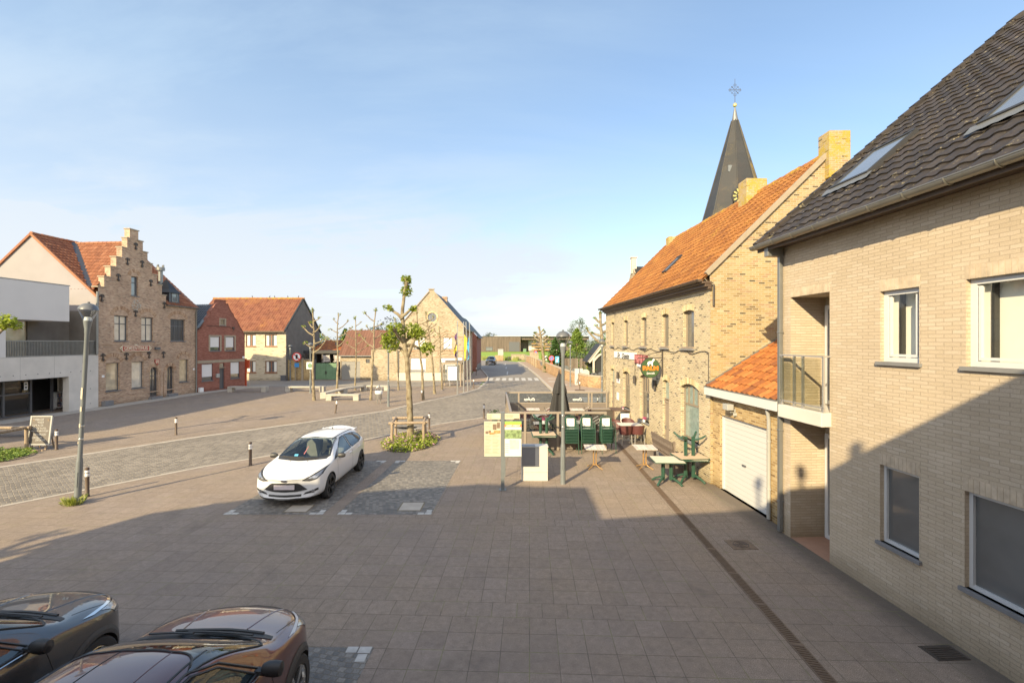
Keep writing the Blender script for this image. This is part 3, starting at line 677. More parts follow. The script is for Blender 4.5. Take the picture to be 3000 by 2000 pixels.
# ---------------------------------------------------------------- roof tiles
def tiles(name, O, U, V, w, l, tw, ch, amp, lift, mat, parent, xl=None, xr=None, segs=4, phase=0.0):
    O = Vector(O); U = Vector(U).normalized(); V = Vector(V).normalized(); Nn = U.cross(V)
    flip = Nn.z < 0
    if flip: Nn = -Nn
    nc = max(1, round(w / tw)); tw = w / nc; nr = int(math.ceil(l / ch - .02)); ch = l / nr
    mb = MB()
    prof = [amp * (.5 + .5 * sin(2 * pi * (k / segs) + phase)) * (1.0 if (k / segs) < .55 else .85) for k in range(segs + 1)]
    for r in range(nr):
        v0, v1 = r * ch, (r + 1) * ch + .01
        a0 = xl(v0) if xl else 0; b0 = xr(v0) if xr else w
        for c in range(nc):
            x0, x1 = c * tw, (c + 1) * tw
            if x1 <= a0 or x0 >= b0: continue
            tv = []; jz = R.uniform(-.1, .1) * lift; jx = R.uniform(-.01, .01) * ch
            for k in range(segs + 1):
                x = min(max(x0 + tw * k / segs, a0), b0); h = prof[k]
                tv.append(O + U * x + V * (v0 + jx) + Nn * (h + lift + jz))
            for k in range(segs + 1):
                x = min(max(x0 + tw * k / segs, xl(v1) if xl else 0), xr(v1) if xr else w)
                tv.append(O + U * x + V * v1 + Nn * prof[k])
            for k in range(segs + 1): tv.append(tv[k] - Nn * (lift * .9 + .012))
            n = segs + 1; fs = []
            for k in range(segs):
                f = (k, k + 1, n + k + 1, n + k); q = (2 * n + k, 2 * n + k + 1, k + 1, k)
                fs += [f, q] if not flip else [f[::-1], q[::-1]]
            mb.add(tv, fs, 0, R.random())
    return mb.build(name, mat, parent, smooth=True, sharp=35)
def ridge(name, a, b, r, step, mat, parent):
    a, b = Vector(a), Vector(b); L = (b - a).length; n = max(1, round(L / step)); d = (b - a) / n; mb = MB()
    for i in range(n):
        p, q = a + d * i - d * .04, a + d * (i + 1) + d * .04
        z = Vector((0, 0, R.uniform(-.012, .012)))
        mb.tube([p + z, q + z], [r * 1.08, r * .94], 10, 0, True, R.random())
    return mb.build(name, mat, parent, smooth=True)

# ----------------------------------------------------------------- windows
def window(W, par, u0, u1, z0, z1, o, fmat, pmat, cols=1, rows=(), fw=.06, dep=.06, sill=None, arch=0.0, name='window', sw=.06, label=None, gap=0.0, blind=None):
    """frame (part) with pane and sill as sub-parts; rows = heights (fractions) of transoms"""
    fr = MB()
    if arch > .01:
        op = arched(u0, u1, z0, z1, arch); c = (u0 + u1) / 2
        k = (u1 - u0 - 2 * fw) / (u1 - u0); inn = arched(u0 + fw, u1 - fw, z0 + fw, z1 - fw, arch * k)
        n = len(op)
        for i in range(n):
            j = (i + 1) % n
            a, b, c_, d = [W.P(*q, o) for q in (op[i], op[j], inn[j], inn[i])]
            fr.quad(a, b, c_, d)
            a2, b2 = W.P(*inn[i], o), W.P(*inn[j], o)
            fr.quad(a2, b2, W.P(*inn[j], o - dep), W.P(*inn[i], o - dep))
    else:
        W.box(fr, u0, u1, z0, z0 + fw, o - dep, o); W.box(fr, u0, u1, z1 - fw, z1, o - dep, o)
        W.box(fr, u0, u0 + fw, z0 + fw, z1 - fw, o - dep, o); W.box(fr, u1 - fw, u1, z0 + fw, z1 - fw, o - dep, o)
    e = .004
    for f in rows: W.box(fr, u0 + fw, u1 - fw, z0 + (z1 - z0) * f - fw * .45, z0 + (z1 - z0) * f + fw * .45, o - dep, o - e)
    top = z1 - fw - (arch if arch else 0)
    for i in range(1, cols):
        u = u0 + (u1 - u0) * i / cols
        W.box(fr, u - fw * .42, u + fw * .42, z0 + fw, (z1 - fw if arch < .01 else z1 - fw - .02), o - dep, o - 2 * e)
    w = fr.build(name, fmat, par, bevel=0)
    if label: w['label'] = label
    pb = MB(); i0 = fw * .5
    W.panel(pb, rect(u0 + i0, u1 - i0, z0 + i0, z1 - i0) if arch < .01 else arched(u0 + i0, u1 - i0, z0 + i0, z1 - i0, arch), o - dep * .6)
    pb.build('pane', pmat, w)
    if blind is not None:
        bb = MB(); W.box(bb, u0 + fw, u1 - fw, z0 + fw + (z1 - z0) * blind, z1 - fw, o - dep * .55, o - dep * .2); bb.build('roller_shutter', M['shutter'], w)
    if sill is not None:
        sb = MB(); W.box(sb, u0 - sw, u1 + sw, z0 - .055, z0, o - dep, sill); sb.build('sill', M['bluestone'] if not gap else fmat, w)
    return w
def slab(mb, W, u0, u1, z0, z1, o0, o1, mi=0): W.box(mb, u0, u1, z0, z1, o0, o1, mi)
def pipe(W, par, u, z0, z1, o, r, mat, name='downpipe'):
    mb = MB(); mb.tube([W.P(u, z1 + .05, o + .12), W.P(u, z1 - .12, o), W.P(u, z0, o)], r, 10)
    z = z0 + .5
    while z < z1 - .3:
        mb.tube([W.P(u, z, o), W.P(u, z + .03, o)], r * 1.25, 10); z += 1.6
    return mb.build(name, mat, par, smooth=True)
def gutter(par, a, b, r, mat, brk=.6, out=(0, 0, 0), name='gutter'):
    a, b = Vector(a), Vector(b); d = (b - a).normalized(); side = d.cross(Vector((0, 0, 1))).normalized(); mb = MB()
    arc = [(-side * cos(t) * r - Vector((0, 0, sin(t) * r))) for t in [pi * i / 10 for i in range(11)]]
    for p, q in zip(arc, arc[1:]):
        mb.quad(a + p, b + p, b + q, a + q); mb.quad(a + q * .93, b + q * .93, b + p * .93, a + p * .93)
    for e in (a, b): mb.poly([e + p for p in arc])
    for e in (arc[0], arc[-1]): mb.tube([a + e, b + e], r * .13, 6)
    L = (b - a).length; n = int(L / brk)
    for i in range(n + 1):
        c = a + d * (i * brk + .2)
        if (c - a).length > L: break
        mb.tube([c + p * 1.06 for p in arc], r * .11, 6)
    return mb.build(name, mat, par, smooth=True)
def walls(par, pts, z, mat, name='wall'):
    """plain side and back walls along a ground polyline"""
    mb = MB()
    for a, b in zip(pts, pts[1:]): mb.quad((*a, 0), (*b, 0), (*b, z), (*a, z))
    return mb.build(name, mat, par)

# ================================================= modern brick house (right)
H = thing('brick_house', 'beige brick house with dark tiled roof and balcony at the right edge', 'house', (6.3, 7, 0))
Wm = Wall(6.67, 0, -.054, 1, -1)
wins = [(7.04, 7.74, 3.97, 5.155), (4.75, 6.35, 3.96, 5.17), (7.04, 7.74, .93, 2.23), (4.75, 6.37, .88, 2.23)]
mb = MB(); RC = (8.88, 10.03)
Wm.wall(mb, [(0.2, 0), (RC[0], 0), (RC[0], 5.28), (RC[1], 5.28), (RC[1], 0), (10.45, 0), (10.45, 6.55), (.2, 6.55)], [rect(*w_) for w_ in wins], .1)
# the recess: side walls, ceiling, back
for u in RC: mb.quad(Wm.P(u, 0, 0), Wm.P(u, 0, -.8), Wm.P(u, 5.28, -.8), Wm.P(u, 5.28, 0))
mb.quad(Wm.P(RC[0], 5.28, 0), Wm.P(RC[1], 5.28, 0), Wm.P(RC[1], 5.28, -.8), Wm.P(RC[0], 5.28, -.8))
mb.quad(Wm.P(RC[0], 0, -.8), Wm.P(RC[1], 0, -.8), Wm.P(RC[1], 5.28, -.8), Wm.P(RC[0], 5.28, -.8))
mb.quad(Wm.P(10.45, 0, 0), Wm.P(10.45, 0, -9), Wm.P(10.45, 6.55, -9), Wm.P(10.45, 6.55, 0))
mb.poly([Wm.P(10.45, 6.55, 0), Wm.P(10.45, 6.55, -12.4), Wm.P(10.45, 12, -6.2)])
mb.quad(Wm.P(.2, 0, 0), Wm.P(.2, 0, -9), Wm.P(.2, 6.55, -9), Wm.P(.2, 6.55, 0))
mb.build('wall', M['bk_modern'], H)
def arcs(W, par, lst, mat, name, th, o, st=.07):
    for a, b, z, r_ in lst:
        mb = MB(); voussoirs(W, mb, a, b, z, r_, th, max(6, int((b - a) / st)), o); mb.build(name, mat, par)
arcs(Wm, H, [(a - .02, b + .02, d, 0) for a, b, c, d in wins] + [(RC[0], RC[1], 5.28, 0)], M['vous_mod'], 'soldier_course', .19, .004)
for i, (u0, u1, z0, z1) in enumerate(wins):
    up = i < 2
    wd = window(Wm, H, u0, u1, z0, z1, -.07, M['white'], M['glass'] if up else M['pane_grey'], fw=.075 if up else .05, dep=.07, sill=.05, sw=.05)
    if up:
        mb = MB(); Wm.box(mb, u0 + .1, u1 - .1, z0 + .09, z0 + .13, -.125, -.075); Wm.box(mb, u0 + .1, u0 + .13, z0 + .13, z1 - .1, -.125, -.075); Wm.box(mb, u1 - .13, u1 - .1, z0 + .13, z1 - .1, -.125, -.075)
        mb.build('sash', M['white'], wd)
        mb = MB()
        Wm.panel(mb, rect(u0 - .3, u1 - .17, z0 - .3, z1 + .3), -.3); Wm.panel(mb, rect(u1 - .14, u1 + .3, z0 - .3, z1 + .3), -.2)
        mb.build('room_lining', M['cream_room'], wd)
        mb = MB(); Wm.box(mb, u1 - .17, u1 - .14, z0 + .05, z1 - .05, -.3, -.22); mb.build('dark_gap_strip', M['black'], wd)  # black strip drawn in for the dark gap between the lining panels
# balcony doors in the recess
for z0, z1, nm in ((.02, 2.3, 'front_door'), (2.95, 5.1, 'balcony_door')):
    d = window(Wm, H, RC[0] + .06, RC[1] - .06, z0, z1, -.74, M['white'], M['pane_grey'], fw=.09, dep=.05, name=nm)
mb = MB(); mb.quad(Wm.P(RC[0], .006, .0), Wm.P(RC[1], .006, .0), Wm.P(RC[1], .006, -.79), Wm.P(RC[0], .006, -.79)); mb.build('doorstep', M['terracotta'], H)
bal = MB(); Wm.box(bal, 8.84, 10.16, 2.65, 2.92, -.78, .2)
bo = bal.build('balcony', M['concrete'], H, bevel=.01)
rl = MB()
Wm.box(rl, 8.84, 10.16, 4.0, 4.03, .1, .16); Wm.box(rl, 8.84, 10.16, 3.0, 3.03, .11, .15)
for u in (8.87, 9.72, 9.45, 10.12): Wm.box(rl, u - .02, u + .02, 2.92, 4.0, .11, .15)
Wm.box(rl, 8.84, 8.88, 4.001, 4.031, -.02, .1)
rl.build('balcony_railing', M['alu'], bo)
gb = MB(); Wm.box(gb, 8.9, 10.12, 3.05, 3.97, .165, .175); gb.build('balcony_glass', M['glass_balc'], bo)
# roof
th = radians(40.6); OO = Wm.P(10.62, 6.5, .38); Um = -Wm.d; Vm = -Wm.n * cos(th) + Vector((0, 0, sin(th)))
rf = tiles('roof', OO, Um, Vm, 12.6, 8.7, .27, .345, .03, .03, M['tile_dark'], H, segs=6)
Nm = Um.cross(Vm); Nm = Nm if Nm.z > 0 else -Nm
def onroof(a, b, h=0): return OO + Um * a + Vm * b + Nm * h
mb = MB(); nv = 24
for i in range(nv):                                     # verge tiles
    p, q = onroof(-.02, i * 8.7 / nv, .07), onroof(-.02, (i + 1.12) * 8.7 / nv, .045)
    mb.beam(p, q, .16, .1)
mb.build('verge_tiles', M['tile_dark'], rf)
mb = MB()
Wm.box(mb, .2, 10.6, 6.42, 6.47, -.0, .36); Wm.box(mb, .2, 10.62, 6.36, 6.5, .36, .39)
mb.build('eaves_board', M['brown_fascia'], rf)
mb = MB(); mb.quad(onroof(0, 0, -.02), onroof(12.6, 0, -.02), onroof(12.6, 8.7, -.02), onroof(0, 8.7, -.02)); mb.build('roof_underlay', M['black'], rf)
gutter(H, Wm.P(10.68, 6.5, .47), Wm.P(.0, 6.5, .47), .085, M['gutter'], .62)
pp = MB(); pp.box(-.05, .05, -.05, .05, 0, 0)
mb = MB(); u = 10.28
Wm.box(mb, u - .045, u + .045, .04, 6.3, .03, .11); Wm.box(mb, u - .07, u + .07, 6.22, 6.42, .03, .4)
for z in (.7, 2.3, 4.5): Wm.box(mb, u - .055, u + .055, z, z + .04, .02, .12)
mb.build('downpipe', M['zinc'], H, bevel=.01)
mb = MB(); Wm.box(mb, 10.36, 10.43, .8, 1.08, 0, .015); mb.build('meter_plate', M['yellow'], H)
def skylight(par, f, a0, a1, b0, b1, flash=True):
    mb = MB(); t = .075
    def bar(x0, x1, y0, y1, h0, h1): mb.hexa([f(x0, y0, h0), f(x1, y0, h0), f(x1, y1, h0), f(x0, y1, h0), f(x0, y0, h1), f(x1, y0, h1), f(x1, y1, h1), f(x0, y1, h1)])
    bar(a0, a1, b0, b0 + t, .0, .12); bar(a0, a1, b1 - t, b1, .0, .13); bar(a0, a0 + t, b0 + t, b1 - t, 0, .118); bar(a1 - t, a1, b0 + t, b1 - t, 0, .118)
    o = mb.build('skylight', M['black'], par)
    mb = MB(); mb.quad(f(a0 + t, b0 + t, .1), f(a1 - t, b0 + t, .1), f(a1 - t, b1 - t, .1), f(a0 + t, b1 - t, .1)); mb.build('pane', M['pane_blue'], o)
    if flash:
        mb = MB(); n = 12
        for i in range(n):
            x0, x1 = a0 - .1 + (a1 - a0 + .2) * i / n, a0 - .1 + (a1 - a0 + .2) * (i + 1) / n
            e0, e1 = .05 * (i % 2), .05 * ((i + 1) % 2)
            mb.quad(f(x0, b0 - .16 - e0 * .6, .075), f(x1, b0 - .16 - e1 * .6, .075), f(x1, b0 + .01, .095), f(x0, b0 + .01, .095))
        mb.build('flashing', M['zinc'], o)
    return o
skylight(rf, onroof, .72, 1.72, 1.62, 2.98)
skylight(rf, onroof, 3.76, 4.76, 1.55, 2.9)

# ====================================================== garage between houses
G = thing('garage', 'low ochre brick garage with white roller door between two houses', 'garage', (6.3, 12, 0))
Wg = Wall(6.82, 0, -.053, 1, -1)
mb = MB(); Wg.wall(mb, rect(10.46, 13.8, 0, 2.8), [rect(11.15, 13.4, 0, 2.18)], .14); mb.build('wall', M['bk_garage'], G)
mb = MB(); n = 16
for i in range(n):
    z0, z1 = .01 + 2.17 * i / n, .01 + 2.17 * (i + 1) / n - .012
    Wg.box(mb, 11.15, 13.4, z0, z1, -.16, -.1)
Wg.box(mb, 11.15, 13.4, .01, 2.18, -.18, -.108, 1)
Wg.box(mb, 13.32, 13.4, .01, 2.18, -.1, -.07); Wg.box(mb, 11.15, 11.2, .01, 2.18, -.1, -.07)
mb.build('garage_door', [M['door_white'], M['pipe_grey']], G)
mb = MB(); Wg.box(mb, 12.2, 12.35, .95, .99, -.1, -.06); mb.build('handle', M['dgrey'], G)
mb = MB(); Wg.box(mb, 10.4, 13.86, 2.72, 2.95, .012, .25); fo = mb.build('fascia', M['white'], G)
mb = MB(); Wg.box(mb, 10.39, 13.87, 2.95, 2.975, 0, .262); mb.build('fascia_capping', M['zinc'], fo)
th = radians(32); tiles('roof', Wg.P(13.8, 2.95, .22), -Wg.d, -Wg.n * cos(th) + Vector((0, 0, sin(th))), 3.38, 4.2, .235, .33, .05, .028, M['tile_garage'], G, segs=6)
mb = MB(); mb.beam(Wg.P(13.78, 3.02, .2), Wg.P(13.78, 5.1, -3.15), .12, .05); mb.build('lead_flashing', M['zinc'], G)
mb = MB(); mb.tube([Wg.P(10.9, 2.74, .16), Wg.P(10.9, 2.6, .13), Wg.P(10.97, 2.42, .06), Wg.P(10.97, .05, .06)], .042, 10)
for z in (.75, 1.9): mb.tube([Wg.P(10.97, z, .06), Wg.P(10.97, z + .03, .06)], .055, 10)
mb.build('downpipe', M['pipe_grey'], G, smooth=True)
fl = MB(); c = Wg.P(12.56, 2.5, .16)
Wg.box(fl, 12.42, 12.68, 2.44, 2.6, .12, .3); Wg.box(fl, 12.53, 12.57, 2.36, 2.46, 0, .16); Wg.box(fl, 12.46, 12.5, 2.28, 2.36, .0, .1)
fo = fl.build('floodlight', M['pipe_grey'], G, bevel=.01)

# ================================================================ brick café
C = thing('cafe_building', 'yellow brick café with orange tiled roof and three lichen chimneys', 'café', (7.5, 20, 0))
Wc = Wall(6.745, 0, -.054, 1, -1)
up = [(14.88, 15.73), (16.96, 17.65), (19.32, 20.0), (21.89, 22.56), (24.24, 24.85)]
low = [(14.53, 15.92, 1.02, 2.9, .16), (19.0, 20.2, .9, 2.9, .16), (21.6, 22.7, 1.1, 2.88, .14)]
drs = [(16.93, 17.55, .12, 2.87, .1), (24.2, 24.96, .1, 2.87, .1)]
holes = [arched(a, b, 4.08, 5.37, .06) for a, b in up] + [arched(*q) for q in low] + [arched(*q) for q in drs]
mb = MB(); Wc.wall(mb, rect(13.8, 25.95, 0, 6.15), holes, .15)
mb.build('front_wall', M['bk_front'], C)
Wcg = Wall(6.0, 13.8, 1, .054, 1)
mb = MB(); Wcg.wall(mb, [(0, 0), (7.5, 0), (7.5, 6.35), (3.75, 10.06), (0, 6.4)])
e = Wall(Wc.P(25.95, 0).x, Wc.P(25.95, 0).y, 1, .054, -1); e.wall(mb, [(0, 0), (7.5, 0), (7.5, 6.15), (3.78, 10.0), (0, 6.15)])
mb.quad(Wcg.P(7.5, 0), e.P(7.5, 0), e.P(7.5, 6.15), Wcg.P(7.5, 6.15))
mb.build('gable_wall', M['bk_cafe'], C)
arcs(Wc, C, [(a, b, 5.37, .06) for a, b in up] + [(q[0], q[1], q[3], q[4]) for q in low + drs], M['vous_front'], 'brick_arch', .2, .004)
for a, b in up:
    w_ = window(Wc, C, a, b, 4.08, 5.37, -.12, M['taupe_frame'], M['pane_grey'], cols=1, rows=(), fw=.07, arch=.06, sill=.1)
    mb = MB(); Wc.box(mb, a - .03, b + .03, 4.02, 4.14, -.1, .05); mb.build('sill_board', M['taupe'], w_)
for k, q in enumerate(low):
    w_ = window(Wc, C, q[0], q[1], q[2], q[3], -.13, M['taupe_frame'], (M['pane_green'], M['pane_dark'], M['pane_dark'])[k], cols=1, rows=(.62,), fw=.07, arch=q[4], sill=.08 if k else .1)
    mb = MB(); z0 = q[2] + (q[3] - q[2]) * .62
    for i in range(1, 4):
        u = q[0] + (q[1] - q[0]) * i / 4; Wc.box(mb, u - .025, u + .025, z0 + .03, q[3] - .08, -.19, -.132)
    mb.build('glazing_bars', M['taupe_frame'], w_)
for q in drs:
    mb = MB(); Wc.box(mb, q[0] + .02, q[1] - .02, .12, 2.0, -.16, -.1); d = mb.build('door', M['taupe'], C)
    mb = MB(); 
    for z0, z1 in ((.3, .95), (1.1, 1.85)): Wc.box(mb, q[0] + .12, q[1] - .12, z0, z1, -.1, -.085)
    Wc.box(mb, q[0] + .02, q[1] - .02, 2.0, 2.08, -.16, -.07); Wc.box(mb, q[0] + .02, q[1] - .02, 2.12, 2.16, -.16, -.07); mb.build('door_panel', M['taupe'], d)
    mb = MB(); Wc.panel(mb, arched(q[0] + .05, q[1] - .05, 2.16, q[3] - .05, .1), -.12); mb.build('pane', M['pane_green'], d)
    mb = MB(); Wc.box(mb, q[1] - .14, q[1] - .1, 1.0, 1.12, -.1, -.04); mb.build('handle', M['steel'], d)
    mb = MB(); Wc.box(mb, q[0] - .1, q[1] + .1, 0, .12, -.16, .25); mb.build('doorstep', M['bluestone'], d)
th = radians(44.3); Uc = Wc.d; Vc = -Wc.n * cos(th) + Vector((0, 0, sin(th))); OC = Wc.P(13.8, 6.12, .3)
rc = tiles('roof', OC, Uc, Vc, 12.3, 5.7, .235, .3, .045, .028, M['tile_cafe'], C)
mb = MB(); bo = Wc.P(13.82, 6.15, -7.6)
mb.quad(OC - Vector((0, 0, .02)), OC + Uc * 12.3, OC + Uc * 12.3 + Vc * 5.68, OC + Vc * 5.68)
tp = OC + Vc * 5.68; mb.quad(tp, tp + Uc * 12.3, tp + Uc * 12.3 - Wc.n * 4.2 - Vector((0, 0, 4.2)), tp - Wc.n * 4.2 - Vector((0, 0, 4.2)))
mb.build('rear_slope', M['tile_cafe'], rc)
ridge('ridge_tiles', tp - Vector((0, 0, .02)), tp + Uc * 12.3 - Vector((0, 0, .02)), .12, .32, M['ridge'], rc)
def oncafe(a, b, h=0): return OC + Uc * a + Vc * b + Uc.cross(Vc) * (h if Uc.cross(Vc).z > 0 else -h)
skylight(rc, oncafe, 5.3, 5.75, 1.55, 2.55, False)
mb = MB(); Wc.box(mb, 13.7, 26.0, 5.97, 6.06, .004, .2); Wc.box(mb, 13.68, 26.02, 6.06, 6.13, .004, .31); Wc.box(mb, 13.7, 26.0, 5.9, 5.97, .004, .1)
mb.build('eaves_cornice', M['brown_fascia'], C, bevel=.012)
gutter(C, Wc.P(13.66, 6.18, .38), Wc.P(26.05, 6.18, .38), .075, M['brown_fascia'], 1.2)
mb = MB()
for s in (1,):
    mb.beam(Wcg.P(-.12, 6.36, .02), Wcg.P(3.7, 10.08, .02), .12, .13); mb.beam(Wcg.P(7.5, 6.36, .02), Wcg.P(3.9, 10.0, .02), .16, .14)
mb.build('verge_coping', M['coping'], C)
def chimney(par, x0, x1, y0, y1, z0, z1, mat, cap=True):
    mb = MB(); mb.box(x0, x1, y0, y1, z0, z1)
    if cap: mb.box(x0 - .04, x1 + .04, y0 - .04, y1 + .04, z1 - .16, z1 - .05); mb.box(x0 + .02, x1 - .02, y0 + .02, y1 - .02, z1, z1 + .03)
    return mb.build('chimney', mat, par, bevel=.015)
chimney(rc, 9.62, 10.27, 13.79, 14.3, 9.3, 10.72, M['lichen_brick'], False)
chimney(rc, 9.05, 9.85, 17.55, 18.2, 9.5, 10.62, M['lichen_brick'], False)
chimney(rc, 8.68, 9.2, 25.2, 25.7, 9.4, 10.15, M['lichen_brick'], False)
mb = MB(); r2 = random.Random(3); pts = []
u = 13.85
while u < 25: pts.append(Wc.P(u, 3.97 + .05 * sin(u * 4.1) + r2.uniform(-.02, .02), .025)); u += .22
pts = [Wc.P(13.86, 2.7, .025), Wc.P(13.86, 3.8, .025)] + pts
mb.tube(pts, .013, 5); mb.tube([Wc.P(20.55, 3.5, .02), Wc.P(20.75, 3.42, .02), Wc.P(20.8, 2.75, .02)], .012, 5); mb.tube([Wc.P(18.85, 3.4, .02), Wc.P(20.6, 3.43, .02)], .012, 5)
mb.tube([Wc.P(18.1, 3.45, .02), Wc.P(18.1, 2.7, .02)], .01, 5)
mb.build('facade_cable', M['iron'], C, smooth=True)
for u in (23.3, 20.65, 18.2):
    mb = MB()
    for k in (-.06, .06): mb.cyl(Wc.P(u + k, 2.42, .09), Wc.P(u + k, 2.78, .09), .045, n=10)
    Wc.box(mb, u - .05, u + .05, 2.55, 2.65, 0, .1)
    mb.build('wall_lamp', M['iron'], C)
mb = MB(); mb.tube([Wcg.P(.09, 6.05, .06), Wcg.P(.09, 5.4, .05)], .03, 8); mb.build('downpipe', M['iron'], C)
mb = MB(); Wc.box(mb, 23.35, 23.75, 1.32, 1.7, 0, .012); mb.build('menu_card', M['signwhite'], C)
mb = MB(); Wc.box(mb, 23.2, 23.75, 2.2, 2.42, 0, .012); nb = mb.build('notice_card', M['signwhite'], C)
mb = MB(); Wc.box(mb, 23.3, 23.65, 2.28, 2.34, .012, .015); mb.build('notice_print', M['mauve'], nb)
# signs on the café are things of their own
s = thing('shop_sign', 'long white café name board with black script on yellow brick', 'sign', Wc.P(22.3, 3.5, 0))
mb = MB(); Wc.box(mb, 20.55, 24.1, 3.5, 3.81, .005, .05); mb.build('board', M['signwhite'], s)
text('lettering', 'De', Wc, 23.25, 3.65, .052, .4, .26, M['black'], s, .012, .35, bold=.012)
text('lettering', 'Dunte', Wc, 22.1, 3.63, .052, 1.15, .24, M['black'], s, .012, .35, bold=.012)
s = thing('brewery_sign', 'maroon brewery letters with small dark plate below, beside white name board', 'sign', Wc.P(19.9, 3.5, 0))
text('lettering', 'PRIMUS', Wc, 19.88, 3.55, .09, 1.42, .36, M['pinkwhite'], s, .02, 0, bold=.03)
text('letter_shadow', 'PRIMUS', Wc, 19.88, 3.55, .045, 1.5, .42, M['primus'], s, .05, 0, bold=.07)
text('lettering', 'HAACHT', Wc, 19.95, 3.27, .06, .78, .12, M['signwhite'], s, .02, 0, bold=.02)
mb = MB(); Wc.box(mb, 19.5, 20.4, 3.19, 3.35, .02, .05); mb.build('plate', M['mauve'], s)
# hanging oval sign, at right angles to the wall
Wh = Wall(Wc.P(17.5, 0, 0).x, Wc.P(17.5, 0, 0).y, -1, -.054, -1)
s = thing('hanging_sign', 'round green beer sign with white horse hanging from black wrought bracket', 'sign', Wc.P(17.5, 3.3, 0))
mb = MB()
Wh.box(mb, 0.0, .05, 2.98, 3.98, -.025, .025); Wh.box(mb, -.06, .98, 3.68, 3.715, -.016, .016)
mb.tube([Wh.P(.03, 3.92, 0), Wh.P(.3, 3.9, 0), Wh.P(.55, 3.82, 0), Wh.P(.74, 3.73, 0), Wh.P(.8, 3.78, 0), Wh.P(.77, 3.82, 0)], .012, 6)
for u in (.32, .7): mb.cyl(Wh.P(u, 3.68, 0), Wh.P(u, 3.55, 0), .012, n=6)
mb.build('bracket', M['iron'], s)
def oval(W, cu, cz_, ru, rz, n=28): return [(cu + ru * cos(2 * pi * i / n), cz_ + rz * sin(2 * pi * i / n)) for i in range(n)]
mb = MB(); q = oval(Wh, .5, 3.31, .36, .36); mb.prism([Wh.P(u, z, -.03) for u, z in q], Wh.n * .06); mb.build('disc', M['signgreen'], s)
mb = MB(); mb.tube([Wh.P(*p, 0) for p in oval(Wh, .5, 3.31, .37, .37)], .018, 6, closed=True); mb.build('rim', M['black'], s)
text('lettering', 'PALM', Wh, .5, 3.3, .035, .6, .17, M['orange'], s, .006, 0, bold=.05)
text('lettering', 'Speciale', Wh, .5, 3.1, .034, .32, .1, M['signwhite'], s, .004, .4)
hp = [(-.1, -.11), (-.06, -.11), (-.055, -.03), (.03, -.03), (.05, -.11), (.09, -.11), (.085, 0), (.1, .04), (.15, .09), (.16, .14), (.12, .17), (.08, .13), (.04, .07), (-.06, .07), (-.11, .03), (-.14, -.06), (-.11, -.03)]
mb = MB(); Wh.panel(mb, [(.5 - x, 3.5 + z) for x, z in hp], .033); mb.build('horse_emblem', M['signwhite'], s)

# ==================================================================== church
K = thing('church', 'parish church with dark slate spire and gilt clock behind the café', 'church', (22, 45, 0))
cx, cy = 22.05, 45.0
mb = MB(); mb.box(cx - 3, cx + 3, cy - 3, cy + 3, 0, 15.3); mb.build('tower_wall', M['bk_gable'], K)
rot = radians(-90 - 22.5 + 24.5)
def octo(r, z, k): a = rot + k * pi / 4 - pi / 8; return Vector((cx + r * cos(a), cy + r * sin(a), z))
sp = MB()
levels = [(4.4, 14.7), (3.4, 15.5), (2.98, 16.4), (.3, 26.2)]
for k in range(8):
    ang = (rot + k * pi / 4) % (2 * pi); nx, ny = cos(ang), sin(ang)
    for (r0, z0), (r1, z1) in zip(levels, levels[1:]):
        m = 8 if z0 > 16.2 else 2
        for j in range(m):
            f0, f1 = j / m, (j + 1) / m
            ra, za, rb, zb = r0 + (r1 - r0) * f0, z0 + (z1 - z0) * f0, r0 + (r1 - r0) * f1, z0 + (z1 - z0) * f1
            sp.quad(octo(ra, za, k), octo(ra, za, k + 1), octo(rb, zb, k + 1), octo(rb, zb, k), 1 if (nx > .55 and ny < .3) else 0)
spo = sp.build('spire', [M['slate'], M['slate_gold']], K)
mb = MB(); mb.lathe([(.32, 26.1), (.1, 27.3), (.05, 27.5)], 10, (cx, cy, 0)); mb.build('spire_cap', M['zinc'], spo, smooth=True)
for k in range(8):
    mb = MB()
    mb.tube([octo(3.0, 16.4, k), octo(.31, 26.2, k)], .05, 5); mb.build('hip_roll', M['slate'], spo)
mb = MB(); mb.lathe([(0, 27.5), (.16, 27.58), (.2, 27.72), (.14, 27.86), (0, 27.92)], 12, (cx, cy, 0)); mb.build('finial_ball', M['gold'], K, smooth=True)
mb = MB(); Z = 29.2; rt = .026
mb.cyl((cx, cy, 27.8), (cx, cy, 30.3), .03, .02, 6); mb.beam((cx - .62, cy, Z), (cx + .62, cy, Z), .045, .045)
for a in range(4):
    t = pi / 4 + a * pi / 2; mb.beam((cx + .16 * cos(t), cy, Z + .16 * sin(t)), (cx + .5 * cos(t), cy, Z + .5 * sin(t)), .04, .04)
for a in range(4):
    t = a * pi / 2; e = Vector((cx + .58 * cos(t), cy, Z + .58 * sin(t)))
    for sgn in (-1, 1):
        d = Vector((cos(t + sgn * 2.2), 0, sin(t + sgn * 2.2))) * .2; mb.tube([e, e + d * .6 + Vector((cos(t), 0, sin(t))) * .06, e + d], .018, 5)
mb.tube([(cx + .42 * cos(2 * pi * i / 20), cy, Z + .42 * sin(2 * pi * i / 20)) for i in range(20)], .016, 5, closed=True)
mb.build('spire_cross', M['iron'], K)
